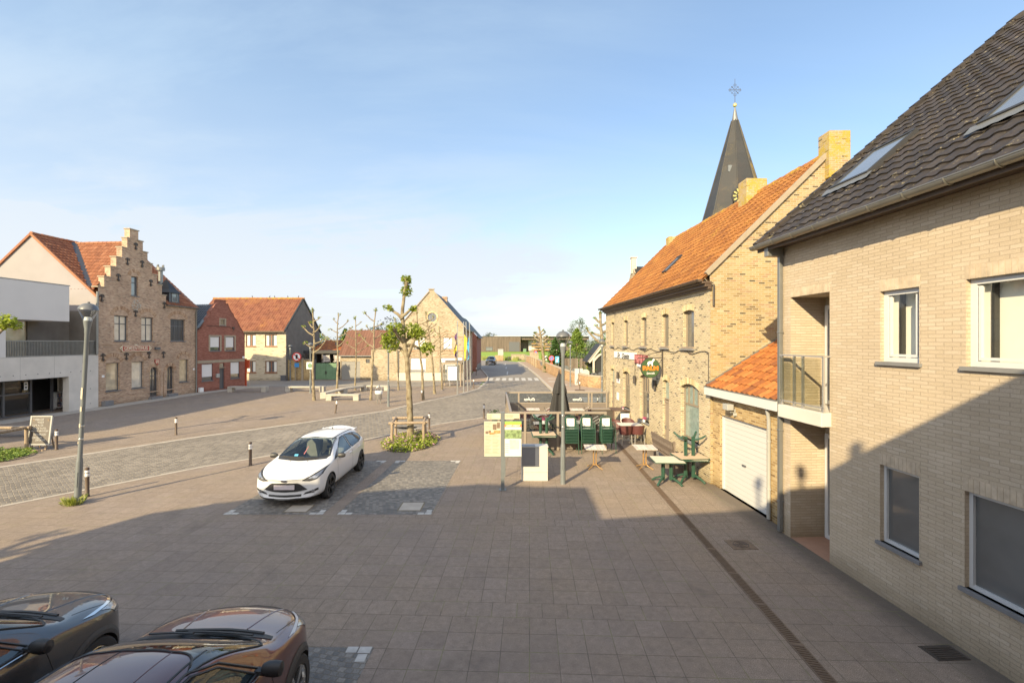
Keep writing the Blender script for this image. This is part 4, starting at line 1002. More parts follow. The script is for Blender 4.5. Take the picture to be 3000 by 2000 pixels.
# clock on the spire foot
cl = Vector((21.1, 41.9, 17.75)); mb = MB()
for k in range(12):
    t = 2 * pi * k / 12; d = Vector((cos(t), 0, sin(t))); mb.beam(cl + d * .44, cl + d * .74, .14, .05, up=(0, 1, 0))
mb.build('clock_numerals', M['gold'], K)
mb = MB(); mb.lathe([(0, 0), (.82, 0), (.82, .12), (0, .12)], 28, cl + Vector((0, .18, 0)), M=Matrix.Rotation(radians(90), 3, 'X')); mb.build('clock_face', M['slate'], K)
mb = MB(); mb.beam(cl, cl + Vector((.1, 0, .4)), .05, .03, up=(0, 1, 0)); mb.beam(cl, cl + Vector((-.3, 0, .1)), .05, .03, up=(0, 1, 0)); mb.build('clock_hands', M['gold'], K)
mb = MB(); q = octo(1.95, 20.2, 7); 
hc = (octo(1.62, 21.0, 7) + octo(1.62, 21.0, 0)) / 2 
mb.beam(hc + Vector((-.22, -.1, 0)), hc + Vector((.22, -.1, 0)), .12, .62); mb.build('spire_hatch', M['zinc'], spo)
# nave gable peeping over the café roof
mb = MB(); mb.quad((13.2, 50 - 4.5, 0), (13.2, 54.5, 0), (13.2, 54.5, 8), (13.2, 45.5, 8)); mb.poly([(13.2, 45.5, 8), (13.2, 54.5, 8), (13.2, 50, 12.7)])
mb.quad((13.2, 45.5, 0), (19, 45.5, 0), (19, 45.5, 8), (13.2, 45.5, 8)); mb.build('nave_wall', M['bk_gable'], K)
mb = MB()
for j in range(10):
    a, b = j / 10, (j + 1) / 10
    mb.quad((13.35, 45.2 + 4.8 * a, 7.8 + 4.8 * a), (19.5, 45.2 + 4.8 * a, 7.8 + 4.8 * a), (19.5, 45.2 + 4.8 * b, 7.8 + 4.8 * b), (13.35, 45.2 + 4.8 * b, 7.8 + 4.8 * b))
mb.quad((13.35, 54.8, 7.8), (19.5, 54.8, 7.8), (19.5, 50, 12.6), (13.35, 50, 12.6)); mb.build('nave_roof', M['slate'], K)
mb = MB(); mb.box(13.1, 13.62, 49.7, 50.3, 11.8, 13.5); mb.box(13.02, 13.7, 49.62, 50.38, 13.5, 13.62); mb.box(13.2, 13.5, 49.68, 49.7, 12.6, 13.3); mb.build('gable_pinnacle', M['plinth'], K)

# ================================================================= town hall
T = thing('town_hall', 'brown brick town hall with stepped gable and cream-lettered red sign', 'town hall', (-28, 34, 0))
Wt = Wall(-28.79, 0, .053, 1, 1)
steps = [(35.44, 7.15), (35.44, 7.9), (35.05, 7.9), (35.05, 8.65), (34.6, 8.65), (34.6, 9.35), (34.16, 9.35), (34.16, 10.13), (33.76, 10.13), (33.76, 10.9), (33.36, 10.9), (33.36, 11.62), (32.98, 11.62), (32.98, 12.3), (32.28, 12.3), (32.28, 11.62), (32.07, 11.62), (32.07, 10.88), (31.67, 10.88), (31.67, 10.13), (31.23, 10.13), (31.23, 9.4), (30.81, 9.4), (30.81, 8.65), (30.36, 8.65), (30.36, 7.92), (29.95, 7.92)]
hw = [(31.1, 32.13, 4.37, 6.13, 2, M['pane_cream']), (33.23, 34.27, 4.37, 6.13, 2, M['pane_cream']), (35.87, 37.37, 4.38, 6.13, 3, M['pane_dark']), (32.4, 32.97, 7.6, 9.0, 1, M['pane_blue'])]
gw = [(30.48, 31.5, 1.0, 2.89), (32.43, 33.43, .99, 2.89), (36.77, 37.74, 1.06, 2.89)]
hd = [(33.95, 34.7, .2, 2.42, .37), (35.53, 36.2, .25, 2.4, .33)]
holes = [rect(*q[:4]) for q in hw] + [rect(*q) for q in gw] + [arched(*q) for q in hd]
mb = MB(); out = [(29.95, 0), (38.6, 0), (38.6, 7.15)] + steps
Wt.wall(mb, out, holes, .16)
for a, b in zip(out[2:], out[3:]): mb.quad(Wt.P(*a, 0), Wt.P(*b, 0), Wt.P(*b, -.4), Wt.P(*a, -.4))
mb.quad(Wt.P(38.6, 0), Wt.P(38.6, 0, -9), Wt.P(38.6, 7.15, -9), Wt.P(38.6, 7.15)); mb.poly([Wt.P(38.6, 7.15), Wt.P(38.6, 7.15, -9.5), Wt.P(38.6, 11.4, -4.75)])
bk = [(u, z) for u, z in out if z > 7]
Wt2 = Wt; p = [Wt.P(u, z, -.4) for u, z in [(35.44, 7.15)] + steps + [(29.95, 7.15)]]
mb.build('wall', M['bk_hall'], T)
for (a, za), (b, zb) in zip(steps, steps[1:]):
    if abs(za - zb) < .01: mb = MB(); Wt.box(mb, min(a, b) - .05, max(a, b) + .05, za, za + .07, -.44, .045); mb.build('coping_stone', M['coping'], T)
mb = MB()
Wt.box(mb, 29.96, 38.58, 4.12, 4.2, -.02, .03); Wt.box(mb, 29.96, 38.58, .55, .62, -.02, .025)
mb.build('string_course', M['bk_hall'], T)
arcs(Wt, T, [(q[0] - .1, q[1] + .1, q[3] + .42, .42) for q in hw[:3] + gw] + [(32.35, 33.02, 9.28, .26)] + [(q[0] - .02, q[1] + .02, q[3] + .02, q[4]) for q in hd], M['vous_hall'], 'brick_arch', .25, .02, .055)
for u0, u1, z0, z1, n, pm in hw: window(Wt, T, u0, u1, z0, z1, -.12, M['dgrey'], pm, cols=n, rows=(.68,), fw=.07, sill=.06)
for k, q in enumerate(gw): window(Wt, T, *q, -.13, M['dgrey'], (M['pane_beige'], M['pane_cream'], M['pane_beige'])[k], fw=.04, sill=.08)
for q in hd:
    d = window(Wt, T, q[0], q[1], q[2], q[3], -.13, M['dgrey'], M['pane_dark'], cols=2, rows=(.7,), fw=.06, arch=q[4], name='door')
    mb = MB(); Wt.box(mb, q[0] - .12, q[1] + .12, 0, q[2] - .01, -.15, .28); mb.build('doorstep', M['bluestone'], d)
mb = MB(); Wt.box(mb, 34.85, 35.08, .12, 2.1, -.05, .06); Wt.box(mb, 35.2, 35.42, .12, 2.0, -.05, .06); mb.build('brick_pier', M['bk_hall'], T)
def anchor(u, z, sc=1.0):
    mb = MB(); s_ = sc
    Wt.box(mb, u - .035 * s_, u + .035 * s_, z - .3 * s_, z + .25 * s_, .01, .06); Wt.box(mb, u - .16 * s_, u + .16 * s_, z + .1 * s_, z + .17 * s_, .008, .05)
    for sg in (-1, 1):
        mb.tube([Wt.P(u + sg * .16 * s_, z + .05 * s_, .04), Wt.P(u + sg * .2 * s_, z + .14 * s_, .04), Wt.P(u + sg * .12 * s_, z + .24 * s_, .04), Wt.P(u, z + .28 * s_, .04)], .03 * s_, 5)
        mb.tube([Wt.P(u, z - .22 * s_, .04), Wt.P(u + sg * .12 * s_, z - .16 * s_, .04), Wt.P(u + sg * .13 * s_, z - .27 * s_, .04), Wt.P(u, z - .34 * s_, .04)], .028 * s_, 5)
    mb.build('wall_anchor', M['iron'], T)
F_ = 1045.0
for x, y in ((1042, 210), (978, 325), (1090, 345), (908, 448), (1157, 490), (782, 605), (1260, 660), (1040, 722), (790, 1058), (970, 1050), (1143, 1040), (1253, 1038)):
    k = (.3 * x - 1176) / F_; yy = -28.79 / (k - .053); anchor(yy, 4.3 - (501.8 + .3 * y - 785) / F_ * yy, .8)
mb = MB(); r2 = random.Random(5)
for i in range(46):
    a = r2.uniform(0, 2 * pi); rr = r2.uniform(.1, .42); c = Wt.P(32.72 + rr * cos(a), 6.95 + rr * sin(a) * .9, .06); mb.box(c.x - .02, c.x + .02, c.y - .025, c.y + .025, c.z - .025, c.z + .025)
mb.tube([Wt.P(32.72 + .3 * cos(t * .63), 6.95 + .3 * sin(t * .63), .05) for t in range(10)], .012, 5, closed=True)
mb.build('star_light_ornament', M['plinth'], T)
sg = MB(); Wt.box(sg, 31.62, 33.82, 3.64, 4.08, .02, .08); so_ = sg.build('name_board', M['redsign'], T)
mb = MB()
for z in (3.65, 4.05): Wt.box(mb, 31.6, 33.84, z - .02, z + .02, .07, .1)
for u in (31.6, 33.84):
    Wt.box(mb, u - .02, u + .02, 3.67, 4.03, .07, .1); mb.tube([Wt.P(u, 3.98, .08), Wt.P(u + (.16 if u > 33 else -.16), 3.86, .08), Wt.P(u, 3.74, .08)], .035, 6)
Wt.box(mb, 32.6, 32.8, 4.06, 4.13, .05, .1)
mb.build('board_frame', M['cream'], so_)
text('lettering', 'GEMEENTEHUIS', Wt, 32.72, 3.86, .085, 1.9, .26, M['cream'], so_, .012, 0, bold=.004)
mb = MB(); mb.prism([Wt.P(u, z, .02) for u, z in ((34.35, 2.75), (34.35, 3.0), (34.75, 3.0), (34.75, 2.75), (34.55, 2.55))], Wt.n * .05); so2 = mb.build('coat_of_arms', M['redsign'], T)
mb = MB()
for k in (-.1, 0, .1): Wt.box(mb, 34.53 + k, 34.57 + k, 2.72 - abs(k) * .3, 2.95, .07, .085)
mb.build('shield_charges', M['cream'], so2)
mb = MB(); Wt.box(mb, 34.35, 34.75, 3.72, 3.92, .01, .16); mb.build('alarm_box', M['dgrey'], T)
mb = MB(); Wt.box(mb, 30.15, 30.75, .05, .38, .02, .3); mb.build('vent_box', M['bluestone'], T)
for u in (30.28, 38.3):
    mb = MB(); Wt.box(mb, u - .08, u + .08, 1.95, 2.1, 0, .03); mb.build('wall_plate', M['signwhite'], T)
# roofs
th = radians(42); Vt = -Wt.n * cos(th) + Vector((0, 0, sin(th))); OT = Wt.P(29.9, 7.2, .12)
rt_ = tiles('roof', OT, Wt.d, Vt, 8.78, 6.35, .25, .34, .045, .03, M['tile_hall'], T, lambda v: 0 if v > .6 else 5.5)
cr = radians(53.2); l = 4.55
tiles('cross_roof', Wt.P(29.98, 7.75, -.3), -Wt.n, Wt.d * cos(cr) + Vector((0, 0, sin(cr))), 5.0, l, .25, .34, .045, .03, M['tile_hall'], T)
tiles('cross_roof', Wt.P(35.4, 7.75, -.3), -Wt.n, -Wt.d * cos(cr) + Vector((0, 0, sin(cr))), 5.0, l, .25, .34, .045, .03, M['tile_hall'], T)
ridge('ridge_tiles', Wt.P(32.7, 11.42, -.4), Wt.P(32.7, 11.42, -4.7), .11, .33, M['ridge_red'], rt_)
ridge('ridge_tiles', Wt.P(29.9, 11.5, -4.62), Wt.P(38.7, 11.5, -4.62), .11, .33, M['ridge_red'], rt_)
mb = MB(); mb.beam(Wt.P(30.02, 7.95, -.62), Wt.P(32.62, 11.5, -4.55), .3, .06); mb.build('valley_gutter', M['tile_black'], rt_)
mb = MB(); q = Vector((Wt.P(29.9, 0).x, Wt.P(29.9, 0).y, 0))
mb.quad(Wt.P(29.9, 7.2, -9.4), Wt.P(38.7, 7.2, -9.4), Wt.P(38.7, 11.45, -4.62), Wt.P(29.9, 11.45, -4.62)); mb.build('rear_slope', M['tile_hall'], rt_)
mb = MB(); mb.poly([Wt.P(29.94, 0, -9.3), Wt.P(29.94, 0, 0), Wt.P(29.94, 7.35, 0), Wt.P(29.94, 11.42, -4.62), Wt.P(29.94, 7.2, -9.3)][::-1]); mb.build('side_gable', M['render_pink'], T)
mb = MB(); mb.beam(Wt.P(29.88, 7.2, .1), Wt.P(29.88, 11.46, -4.62), .1, .14); mb.beam(Wt.P(29.88, 7.2, -9.4), Wt.P(29.88, 11.46, -4.62), .1, .14); mb.build('verge_tiles', M['ridge_red'], rt_)
mb = MB(); Wt.box(mb, 29.86, 29.9, 3.4, 6.35, -6, -.02); mb.build('grey_panel', M['render_grey'], T)
gutter(T, Wt.P(35.4, 7.18, .14), Wt.P(38.75, 7.18, .14), .08, M['zinc'], 1); pipe(Wt, T, 38.5, .1, 7.0, .08, .055, M['zinc'])
mb = MB(); mb.tube([Wt.P(29.82, 7.6, .1), Wt.P(29.82, 6.6, .06), Wt.P(29.82, 3.5, .06)], .07, 10); mb.build('downpipe', M['zinc'], T, smooth=True)
# little slate dormer and flue
dm = MB(); a, b, o0, o1 = 35.75, 37.0, -.1, -1.5
Wt.box(dm, a + .12, b - .12, 7.3, 8.25, o1, o0); do = dm.build('dormer', M['tile_black'], T)
mb = MB(); ap = Wt.P((a + b) / 2, 9.35, -.75); q = [Wt.P(a, 8.2, .06), Wt.P(b, 8.2, .06), Wt.P(b, 8.2, -1.6), Wt.P(a, 8.2, -1.6)]
q2 = [Wt.P(a + .25, 8.5, -.2), Wt.P(b - .25, 8.5, -.2), Wt.P(b - .25, 8.5, -1.3), Wt.P(a + .25, 8.5, -1.3)]
for i in range(4): mb.quad(q[i], q[(i + 1) % 4], q2[(i + 1) % 4], q2[i]); mb.poly([q2[i], q2[(i + 1) % 4], ap])
mb.build('dormer_roof', M['slate'], do)
window(Wt, T, a + .35, b - .35, 7.5, 8.15, -.06, M['zinc'], M['pane_grey'], fw=.05, name='dormer_window')
mb = MB(); c = Wt.P(36.9, 0, -1.7); mb.cyl(c + Vector((0, 0, 8.5)), c + Vector((0, 0, 10.3)), .16, n=12); mb.cyl(c + Vector((0, 0, 10.1)), c + Vector((0, 0, 10.35)), .3, n=12)
for k in range(4): mb.cyl(c + Vector((.24 * cos(k * pi / 2), .24 * sin(k * pi / 2), 10.3)), c + Vector((.24 * cos(k * pi / 2), .24 * sin(k * pi / 2), 10.55)), .06, n=8)
mb.build('flue_pipe', M['zinc'], T, smooth=True)

# ====================================================== modern white building
Q = thing('modern_building', 'white box building on concrete base with balcony railing left of town hall', 'building', (-28.5, 22, 0))
mb = MB(); Wt.wall(mb, rect(9, 29.93, 0, 3.45), [rect(13, 28.05, .0, 2.18)], .4, o=0.03)
mb.quad(Wt.P(29.85, 0, -.37), Wt.P(29.85, 0, -2.7), Wt.P(29.85, 2.2, -2.7), Wt.P(29.85, 2.2, -.37)); mb.quad(Wt.P(13, 2.19, 0), Wt.P(29.85, 2.19, 0), Wt.P(29.85, 2.19, -2.7), Wt.P(13, 2.19, -2.7))
mb.quad(Wt.P(9, 3.452, .03), Wt.P(29.93, 3.452, .03), Wt.P(29.93, 3.452, -8), Wt.P(9, 3.452, -8)); mb.build('concrete_base', M['concrete'], Q)
mb = MB()
for k in range(9):
    u = 29.4 - k * .62
    for z in (2.45,) + ((1.3, .35) if u > 28.2 else ()): mb.cyl(Wt.P(u, z, .028), Wt.P(u, z, .034), .03, n=8)
mb.build('formwork_hole', M['dgrey'], Q)
mb = MB()
for u in (28.9, 27.2, 25.4, 23.6): Wt.box(mb, u - .004, u + .004, 2.2, 3.44, .029, .0315)
mb.build('formwork_seam', M['render_grey'], Q)
mb = MB()
for u in (28.2, 27.0, 25.6, 24.3, 22.6): Wt.box(mb, u - .05, u + .05, 0, 2.18, -1.32, -1.2)
Wt.box(mb, 13, 28.05, 2.08, 2.18, -1.32, -1.2); Wt.box(mb, 13, 28.05, 0, .06, -1.32, -1.2); Wt.box(mb, 24.3, 27, 1.25, 1.33, -1.3, -1.22)
mb.build('shopfront_frame', M['dgrey'], Q)
mb = MB(); Wt.panel(mb, rect(13, 27, .05, 2.1), -1.27); mb.build('shopfront_glass', M['glass'], Q)
mb = MB(); Wt.panel(mb, rect(13, 29.84, 0, 2.18), -2.68); mb.build('dark_interior', M['dark_int'], Q)
mb = MB(); Wt.box(mb, 24.95, 25.1, .1, 1.4, -1.2, -1.12); mb.build('door_handle', M['steel'], Q)
mb = MB(); Wt.box(mb, 26.6, 26.78, 1.5, 1.95, -1.19, -1.16); nn = mb.build('door_notice', M['signwhite'], Q)
mb = MB(); Wt.box(mb, 26.64, 26.74, 1.78, 1.88, -1.159, -1.155); Wt.box(mb, 26.64, 26.74, 1.58, 1.7, -1.159, -1.155); mb.build('notice_print', M['black'], nn)
mb = MB(); Wt.box(mb, 9, 28.06, 5.56, 7.74, -9, .05); mb.build('white_box', M['white_render'], Q, bevel=.01)
mb = MB(); Wt.box(mb, 9, 28.1, 7.741, 7.79, -9.02, .07); mb.build('roof_edge', M['zinc'], Q)
mb = MB(); Wt.box(mb, 9, 24.7, 3.46, 5.15, -1.5, .035); mb.build('parapet_wall', M['white_render'], Q)
mb = MB(); Wt.panel(mb, rect(20, 29.8, 3.46, 5.56), -2.0); up_ = mb.build('upper_glass', M['pane_beige'], Q)
mb = MB(); Wt.box(mb, 27.62, 29.85, 3.46, 6.4, -4, -1.9); Wt.box(mb, 27.4, 27.62, 3.46, 5.56, -2.06, -1.9); mb.build('grey_wall', M['render_grey'], Q)
mb = MB()
n = 66
for i in range(n):
    u = 24.72 + (29.9 - 24.72) * i / (n - 1); Wt.box(mb, u - .011, u + .011, 3.5, 4.36, -.06, -.02)
Wt.box(mb, 24.7, 29.92, 4.34, 4.39, -.07, -.01); Wt.box(mb, 24.7, 29.92, 3.47, 3.52, -.07, -.01)
mb.build('balcony_railing', M['zinc'], Q)
s = thing('book_exchange_cabinet', 'small white glazed cabinet of books beside the dark entrance', 'bookcase', Wt.P(29.3, 0, -1.9))
mb = MB(); z0, z1 = .08, 1.08; u0, u1 = 29.1, 29.6
for a, b, c_, d in ((u0, u1, z1 - .06, z1), (u0, u1, z0, z0 + .06), (u0, u0 + .05, z0, z1), (u1 - .05, u1, z0, z1)): Wt.box(mb, a, b, c_, d, -2.3, -1.95)
Wt.box(mb, u0, u1, z0, z1, -2.33, -2.29)
for u in (u0 + .08, u1 - .08): Wt.box(mb, u - .03, u + .03, 0, z0, -2.25, -2.1)
mb.build('case', M['signwhite'], s)
mb = MB(); r2 = random.Random(9)
for sh in range(3):
    zz_ = z0 + .08 + sh * .31; Wt.box(mb, u0 + .05, u1 - .05, zz_ - .02, zz_, -2.29, -2.0)
    u = u0 + .07
    while u < u1 - .1:
        t = r2.uniform(.02, .045); Wt.box(mb, u, u + t, zz_, zz_ + r2.uniform(.16, .25), -2.25, -2.05, 0, r2.random()); u += t + .004
mb.build('books', M['book'], s)
# ================================================================== red house
B = thing('red_brick_house', 'small red brick house with curved stepped gable and white shutters', 'house', (-26, 41, 0))
Wr = Wall(-37.1, 0, .2708, 1, 1); q_ = sqrt(1 + .2708 ** 2)
Y_ = lambda y: y * q_
out = [(38.55, 0), (43.24, 0), (43.24, 4.87), (42.95, 5.35), (42.75, 5.6), (42.35, 6.3), (42.05, 6.6), (41.98, 6.85), (41.75, 7.05), (41.55, 7.4), (41.42, 7.75), (41.15, 7.75), (41.15, 8.02), (40.42, 8.02), (40.42, 7.75), (40.18, 7.6), (40.0, 7.3), (39.72, 6.95), (39.72, 6.7), (39.42, 6.35), (39.15, 5.7), (38.95, 5.4), (38.55, 5.15)]
out = [(Y_(a), b) for a, b in out]
rw = [(39.72, 40.66, 3.52, 4.8, .22), (41.22, 42.12, 3.52, 4.8, .2), (38.95, 39.98, .95, 2.42, .2), (41.72, 42.68, .95, 2.48, .24)]
at = (40.6, 41.25, 5.78, 6.42); dr = (40.6, 41.1, .1, 2.4)
mb = MB(); Wr.wall(mb, out, [rect(Y_(a), Y_(b), c, d) for a, b, c, d, _ in rw] + [rect(Y_(at[0]), Y_(at[1]), at[2], at[3]), rect(Y_(dr[0]), Y_(dr[1]), dr[2], dr[3])], .12)
for a, b in zip(out[2:], out[3:]): mb.quad(Wr.P(*a, 0), Wr.P(*b, 0), Wr.P(*b, -.3), Wr.P(*a, -.3))
mb.quad(Wr.P(Y_(43.24), 0), Wr.P(Y_(43.24), 0, -8), Wr.P(Y_(43.24), 5, -8), Wr.P(Y_(43.24), 5)); mb.quad(Wr.P(Y_(38.6), 4), Wr.P(Y_(38.6), 4, -8), Wr.P(Y_(38.6), 5.2, -8), Wr.P(Y_(38.6), 5.2))
mb.build('wall', M['bk_red'], B)
for a, b, c, d, f in rw:
    w_ = window(Wr, B, Y_(a), Y_(b), c, d, -.08, M['dgrey'], M['pane_dark'], fw=.05, sill=.06, blind=f)
    mb = MB(); o_ = .008
    if c > 3:
        for x0, x1, z0, z1 in ((a - .14, a - .002, c - .02, d + .12), (b + .002, b + .14, c - .02, d + .12), (a - .002, b + .002, d + .002, d + .12)): Wr.box(mb, Y_(x0), Y_(x1), z0, z1, -.06, o_)
        mb.build('stone_surround', M['coping'], w_)
window(Wr, B, Y_(at[0]) + .1, Y_(at[1]) - .1, at[2] + .04, at[3] - .08, -.06, M['coping'], M['pane_dark'], fw=.05, sill=.05)
mb = MB()
for x0, x1, z0, z1 in ((at[0] - .02, at[0] + .1, at[2] - .04, at[3] + .02), (at[1] - .1, at[1] + .02, at[2] - .04, at[3] + .02), (at[0] + .1, at[1] - .1, at[3] - .08, at[3] + .02)): Wr.box(mb, Y_(x0), Y_(x1), z0, z1, -.08, .008)
mb.build('stone_surround', M['coping'], B); mb = MB(); Wr.box(mb, Y_(38.56), Y_(43.22), 2.48, 2.72, -.02, .012); mb.build('stone_band', M['coping'], B)
d = window(Wr, B, Y_(dr[0]), Y_(dr[1]), dr[2], 2.0, -.1, M['dgrey'], M['dgrey'], fw=.06, name='door')
mb = MB(); Wr.box(mb, Y_(dr[0]) + .02, Y_(dr[1]) - .02, 2.02, 2.38, -.14, -.1); mb.build('fanlight', M['pane_grey'], d); mb = MB(); Wr.box(mb, Y_(dr[0]) - .06, Y_(dr[1]) + .06, 1.98, 2.04, -.1, .06); mb.build('door_hood', M['coping'], d)
mb = MB(); Wr.box(mb, Y_(40.22), Y_(40.52), 1.15, 1.5, .01, .16); mb.build('letter_box', M['pipe_grey'], B, bevel=.03)
mb = MB(); mb.tube([Wr.P(Y_(39.4), 5.72, .02), Wr.P(Y_(41.6), 5.68, .02), Wr.P(Y_(42.0), 5.5, .05), Wr.P(Y_(41.9), 5.25, .05)], .02, 5); mb.cyl(Wr.P(Y_(41.95), 5.6, .03), Wr.P(Y_(41.95), 5.6, .12), .1, n=10); mb.build('wall_cable', M['iron'], B)
mb = MB()
for (a, za), (b, zb) in zip(out[2:], out[3:]): mb.beam(Wr.P(a, za + .03, -.14), Wr.P(b, zb + .03, -.14), .36, .05)
mb.build('gable_coping', M['bk_red'], B)
th = radians(48); tiles('roof', Wr.P(Y_(38.5), 5.1, -.25), -Wr.n, Wr.d * cos(th) + Vector((0, 0, sin(th))), 8, 3.5, .26, .34, .045, .03, M['tile_black'], B)
tiles('roof', Wr.P(Y_(43.3), 4.9, -.25), -Wr.n, -Wr.d * cos(th) + Vector((0, 0, sin(th))), 8, 3.6, .26, .34, .045, .03, M['tile_black'], B)
mb = MB(); mb.beam(Wr.P(Y_(38.8), 5.5, -.3), Wr.P(Y_(40.3), 7.4, -.3), .3, .05); mb.build('lead_flashing', M['zinc'], B)
mb = MB(); Wr.box(mb, Y_(42.95), Y_(43.2), 2.78, 2.95, .012, .03); mb.build('street_name_plate', M['signwhite'], B)
mb = MB(); Wr.box(mb, Y_(38.62), Y_(38.95), .05, .42, .02, .2); mb.build('meter_cabinet', M['signwhite'], B)
# =========================================================== cream brick house
D = thing('cream_brick_house', 'cream brick house with weathered red tiled roof and dark side gable', 'house', (-30, 51, 0))
Wd = Wall(-36, 51, 1, 0, 1)
hx = [(-29.83, -28.7), (-27.68, -26.33)]
hw = [(a + 36, b + 36, z0, z1) for a, b in hx for z0, z1 in ((3.8, 5.15), (.87, 2.2))] + [(2.2, 3.4, 3.8, 5.15), (2.2, 3.4, .87, 2.2)]
mb = MB(); Wd.wall(mb, rect(0, 10.66, 0, 5.62), [rect(*q) for q in hw], .14); mb.quad(Wd.P(0, 0), Wd.P(0, 0, -9), Wd.P(0, 5.6, -9), Wd.P(0, 5.6)); mb.build('front_wall', M['bk_cream'], D)
mb = MB(); mb.poly([(-25.34, 51, 0), (-25.34, 60, 0), (-25.34, 60, 5.55), (-25.34, 55.5, 9.5), (-25.34, 51, 5.55)]); mb.build('side_gable', M['render_grey'], D)
for q in hw:
    w_ = window(Wd, D, *q, -.09, M['brownwood'], M['pane_grey'], cols=2, fw=.09, sill=.06, gap=1)
    mb = MB()
    for k in (q[0] + .1, q[1] - .38): Wd.box(mb, k, k + .28, q[2] + .1, q[3] - .1, -.118, -.112)
    mb.build('curtain', M['cream_room'], w_)
th = radians(41.5); rd = tiles('roof', (-36.2, 50.6, 5.5), (1, 0, 0), (0, cos(th), sin(th)), 10.95, 6.1, .29, .36, .05, .03, M['tile_house'], D)
ridge('ridge_tiles', (-36.2, 55.2, 9.58), (-25.2, 55.2, 9.58), .13, .36, M['ridge'], rd)
mb = MB(); mb.quad((-36.2, 60.3, 5.5), (-25.25, 60.3, 5.5), (-25.25, 55.2, 9.55), (-36.2, 55.2, 9.55)); mb.build('rear_slope', M['tile_house'], rd)
mb = MB(); mb.beam((-25.3, 50.6, 5.5), (-25.3, 55.2, 9.58), .12, .2); mb.beam((-25.3, 60.3, 5.5), (-25.3, 55.2, 9.58), .12, .2); mb.build('verge_board', M['black'], rd)
mb = MB(); mb.box(-36, -25.3, 50.55, 50.75, 5.4, 5.52); mb.build('gutter', M['brown_fascia'], D)
mb = MB(); mb.box(-25.6, -25.05, 50.3, 50.9, 0, .62); mb.build('cellar_box', M['dgrey'], D)
r2 = random.Random(12)
for i, x in enumerate((-29.4, -28.8, -27.2, -25.9, -31.5)):
    s = thing('bird', ('dark bird perched on the red roof ridge, %s' % ('left of the middle', 'just right of the pair', 'near the middle', 'closest to the dark gable', 'far left')[i]), 'bird', (x, 55.2, 9.7), r2.uniform(0, 6), 'birds on the roof ridge')
    mb = MB(); mb.lathe([(0, -.17), (.05, -.12), (.085, 0), (.07, .09), (.05, .13), (.06, .17), (.035, .21), (0, .23)], 8, (0, 0, .16), M=Matrix.Rotation(radians(35), 3, 'X'))
    mb.box(-.03, .03, .05, .26, .02, .04); mb.box(-.012, .012, -.25, -.18, .29, .31); mb.build('body', M['black'], s, world=False, smooth=True)
    mb = MB()
    for k in (-.03, .03): mb.cyl((k, 0, 0), (k, 0, .1), .01, n=5)
    mb.build('legs', M['black'], s, world=False); s.scale = (.65,) * 3

# ===================================================== yard wall, gate, carport
s = thing('yard_wall', 'ochre brick yard wall between dark gable and green gate', 'wall', (-24, 51.5, 0))
mb = MB(); mb.box(-25.3, -22.75, 51.4, 51.65, 0, 2.3); mb.build('wall', M['bk_ochre'], s)
mb = MB(); mb.box(-25.32, -22.7, 51.36, 51.69, 2.3, 2.36); mb.box(-23.75, -23.55, 51.3, 51.42, 0, 2.5); mb.box(-24.5, -24.4, 51.32, 51.42, 0, 2.4); mb.build('coping', M['coping'], s)
s = thing('double_gate', 'faded green double gate with peeling paint below the carport', 'gate', (-21.2, 51.8, 0))
for x0, x1 in ((-22.35, -21.2), (-21.16, -19.98)):
    mb = MB(); n = 9
    for i in range(n):
        a, b = x0 + (x1 - x0) * i / n, x0 + (x1 - x0) * (i + 1) / n; mb.box(a + .004, b - .004, 51.78, 51.83, .06, 1.9)
    mb.box(x0, x1, 51.83, 51.86, .06, 1.9); mb.build('gate_leaf', M['gate_green'], s)
for a, b in ((-22.5, -22.36), (-19.97, -19.8)): mb = MB(); mb.box(a, b, 51.7, 51.9, 0, 2.32); mb.build('gate_post', M['dgrey'], s)
mb = MB(); mb.box(-21.26, -21.22, 51.73, 51.78, .7, 1.0); mb.box(-21.13, -21.09, 51.73, 51.78, .7, 1.0); mb.build('handle', M['iron'], s)
s = thing('carport', 'dark open carport with low orange tiled roof behind the green gate', 'carport', (-21, 55, 0))
mb = MB(); mb.box(-24.6, -19.85, 53.6, 57.5, 2.95, 3.3); mb.build('flat_roof', M['black'], s)
for x in (-24.4, -22.4, -20.2): mb = MB(); mb.box(x - .06, x + .06, 53.7, 53.82, 0, 2.95); mb.build('post', M['darkwood'], s)
mb = MB(); mb.box(-24.6, -19.9, 57.3, 57.45, 0, 2.95); mb.build('back_wall', M['darkwood'], s)
th = radians(14); tiles('roof', (-24.9, 56, 3.25), (1, 0, 0), (0, cos(th), sin(th)), 5.2, 5.4, .3, .36, .05, .03, M['tile_garage'], s)
mb = MB(); mb.cyl((-22.6, 58.5, 3.7), (-22.6, 58.5, 4.4), .12, n=10); mb.lathe([(.2, 4.35), (.05, 4.5), (0, 4.5)], 10, (-22.6, 58.5, 0)); mb.build('flue_pipe', M['zinc'], s)
for i, x in enumerate((-22.05, -20.75)):
    s = thing('stacked_garden_chair', ('pale slatted folding chair hung above the green gate, %s one' % ('left', 'right')[i]), 'chair', (x, 53.3, 1.95), 0, 'folding chairs above the gate')
    mb = MB()
    for k in range(5): mb.box(0, .75, -.02 - k * .06, .03 - k * .06, .1 + k * .15, .2 + k * .15)
    mb.build('backrest', M['slat_white'], s, world=False)
    mb = MB()
    for k in range(4): mb.box(.1, .85, -.5 - k * .1, -.42 - k * .1, .1, .13)
    mb.build('seat', M['slat_white'], s, world=False)
    mb = MB(); mb.beam((0, 0, 0), (0, -.3, .85), .05, .05); mb.beam((.75, 0, 0), (.75, -.3, .85), .05, .05); mb.build('frame', M['slat_white'], s, world=False)

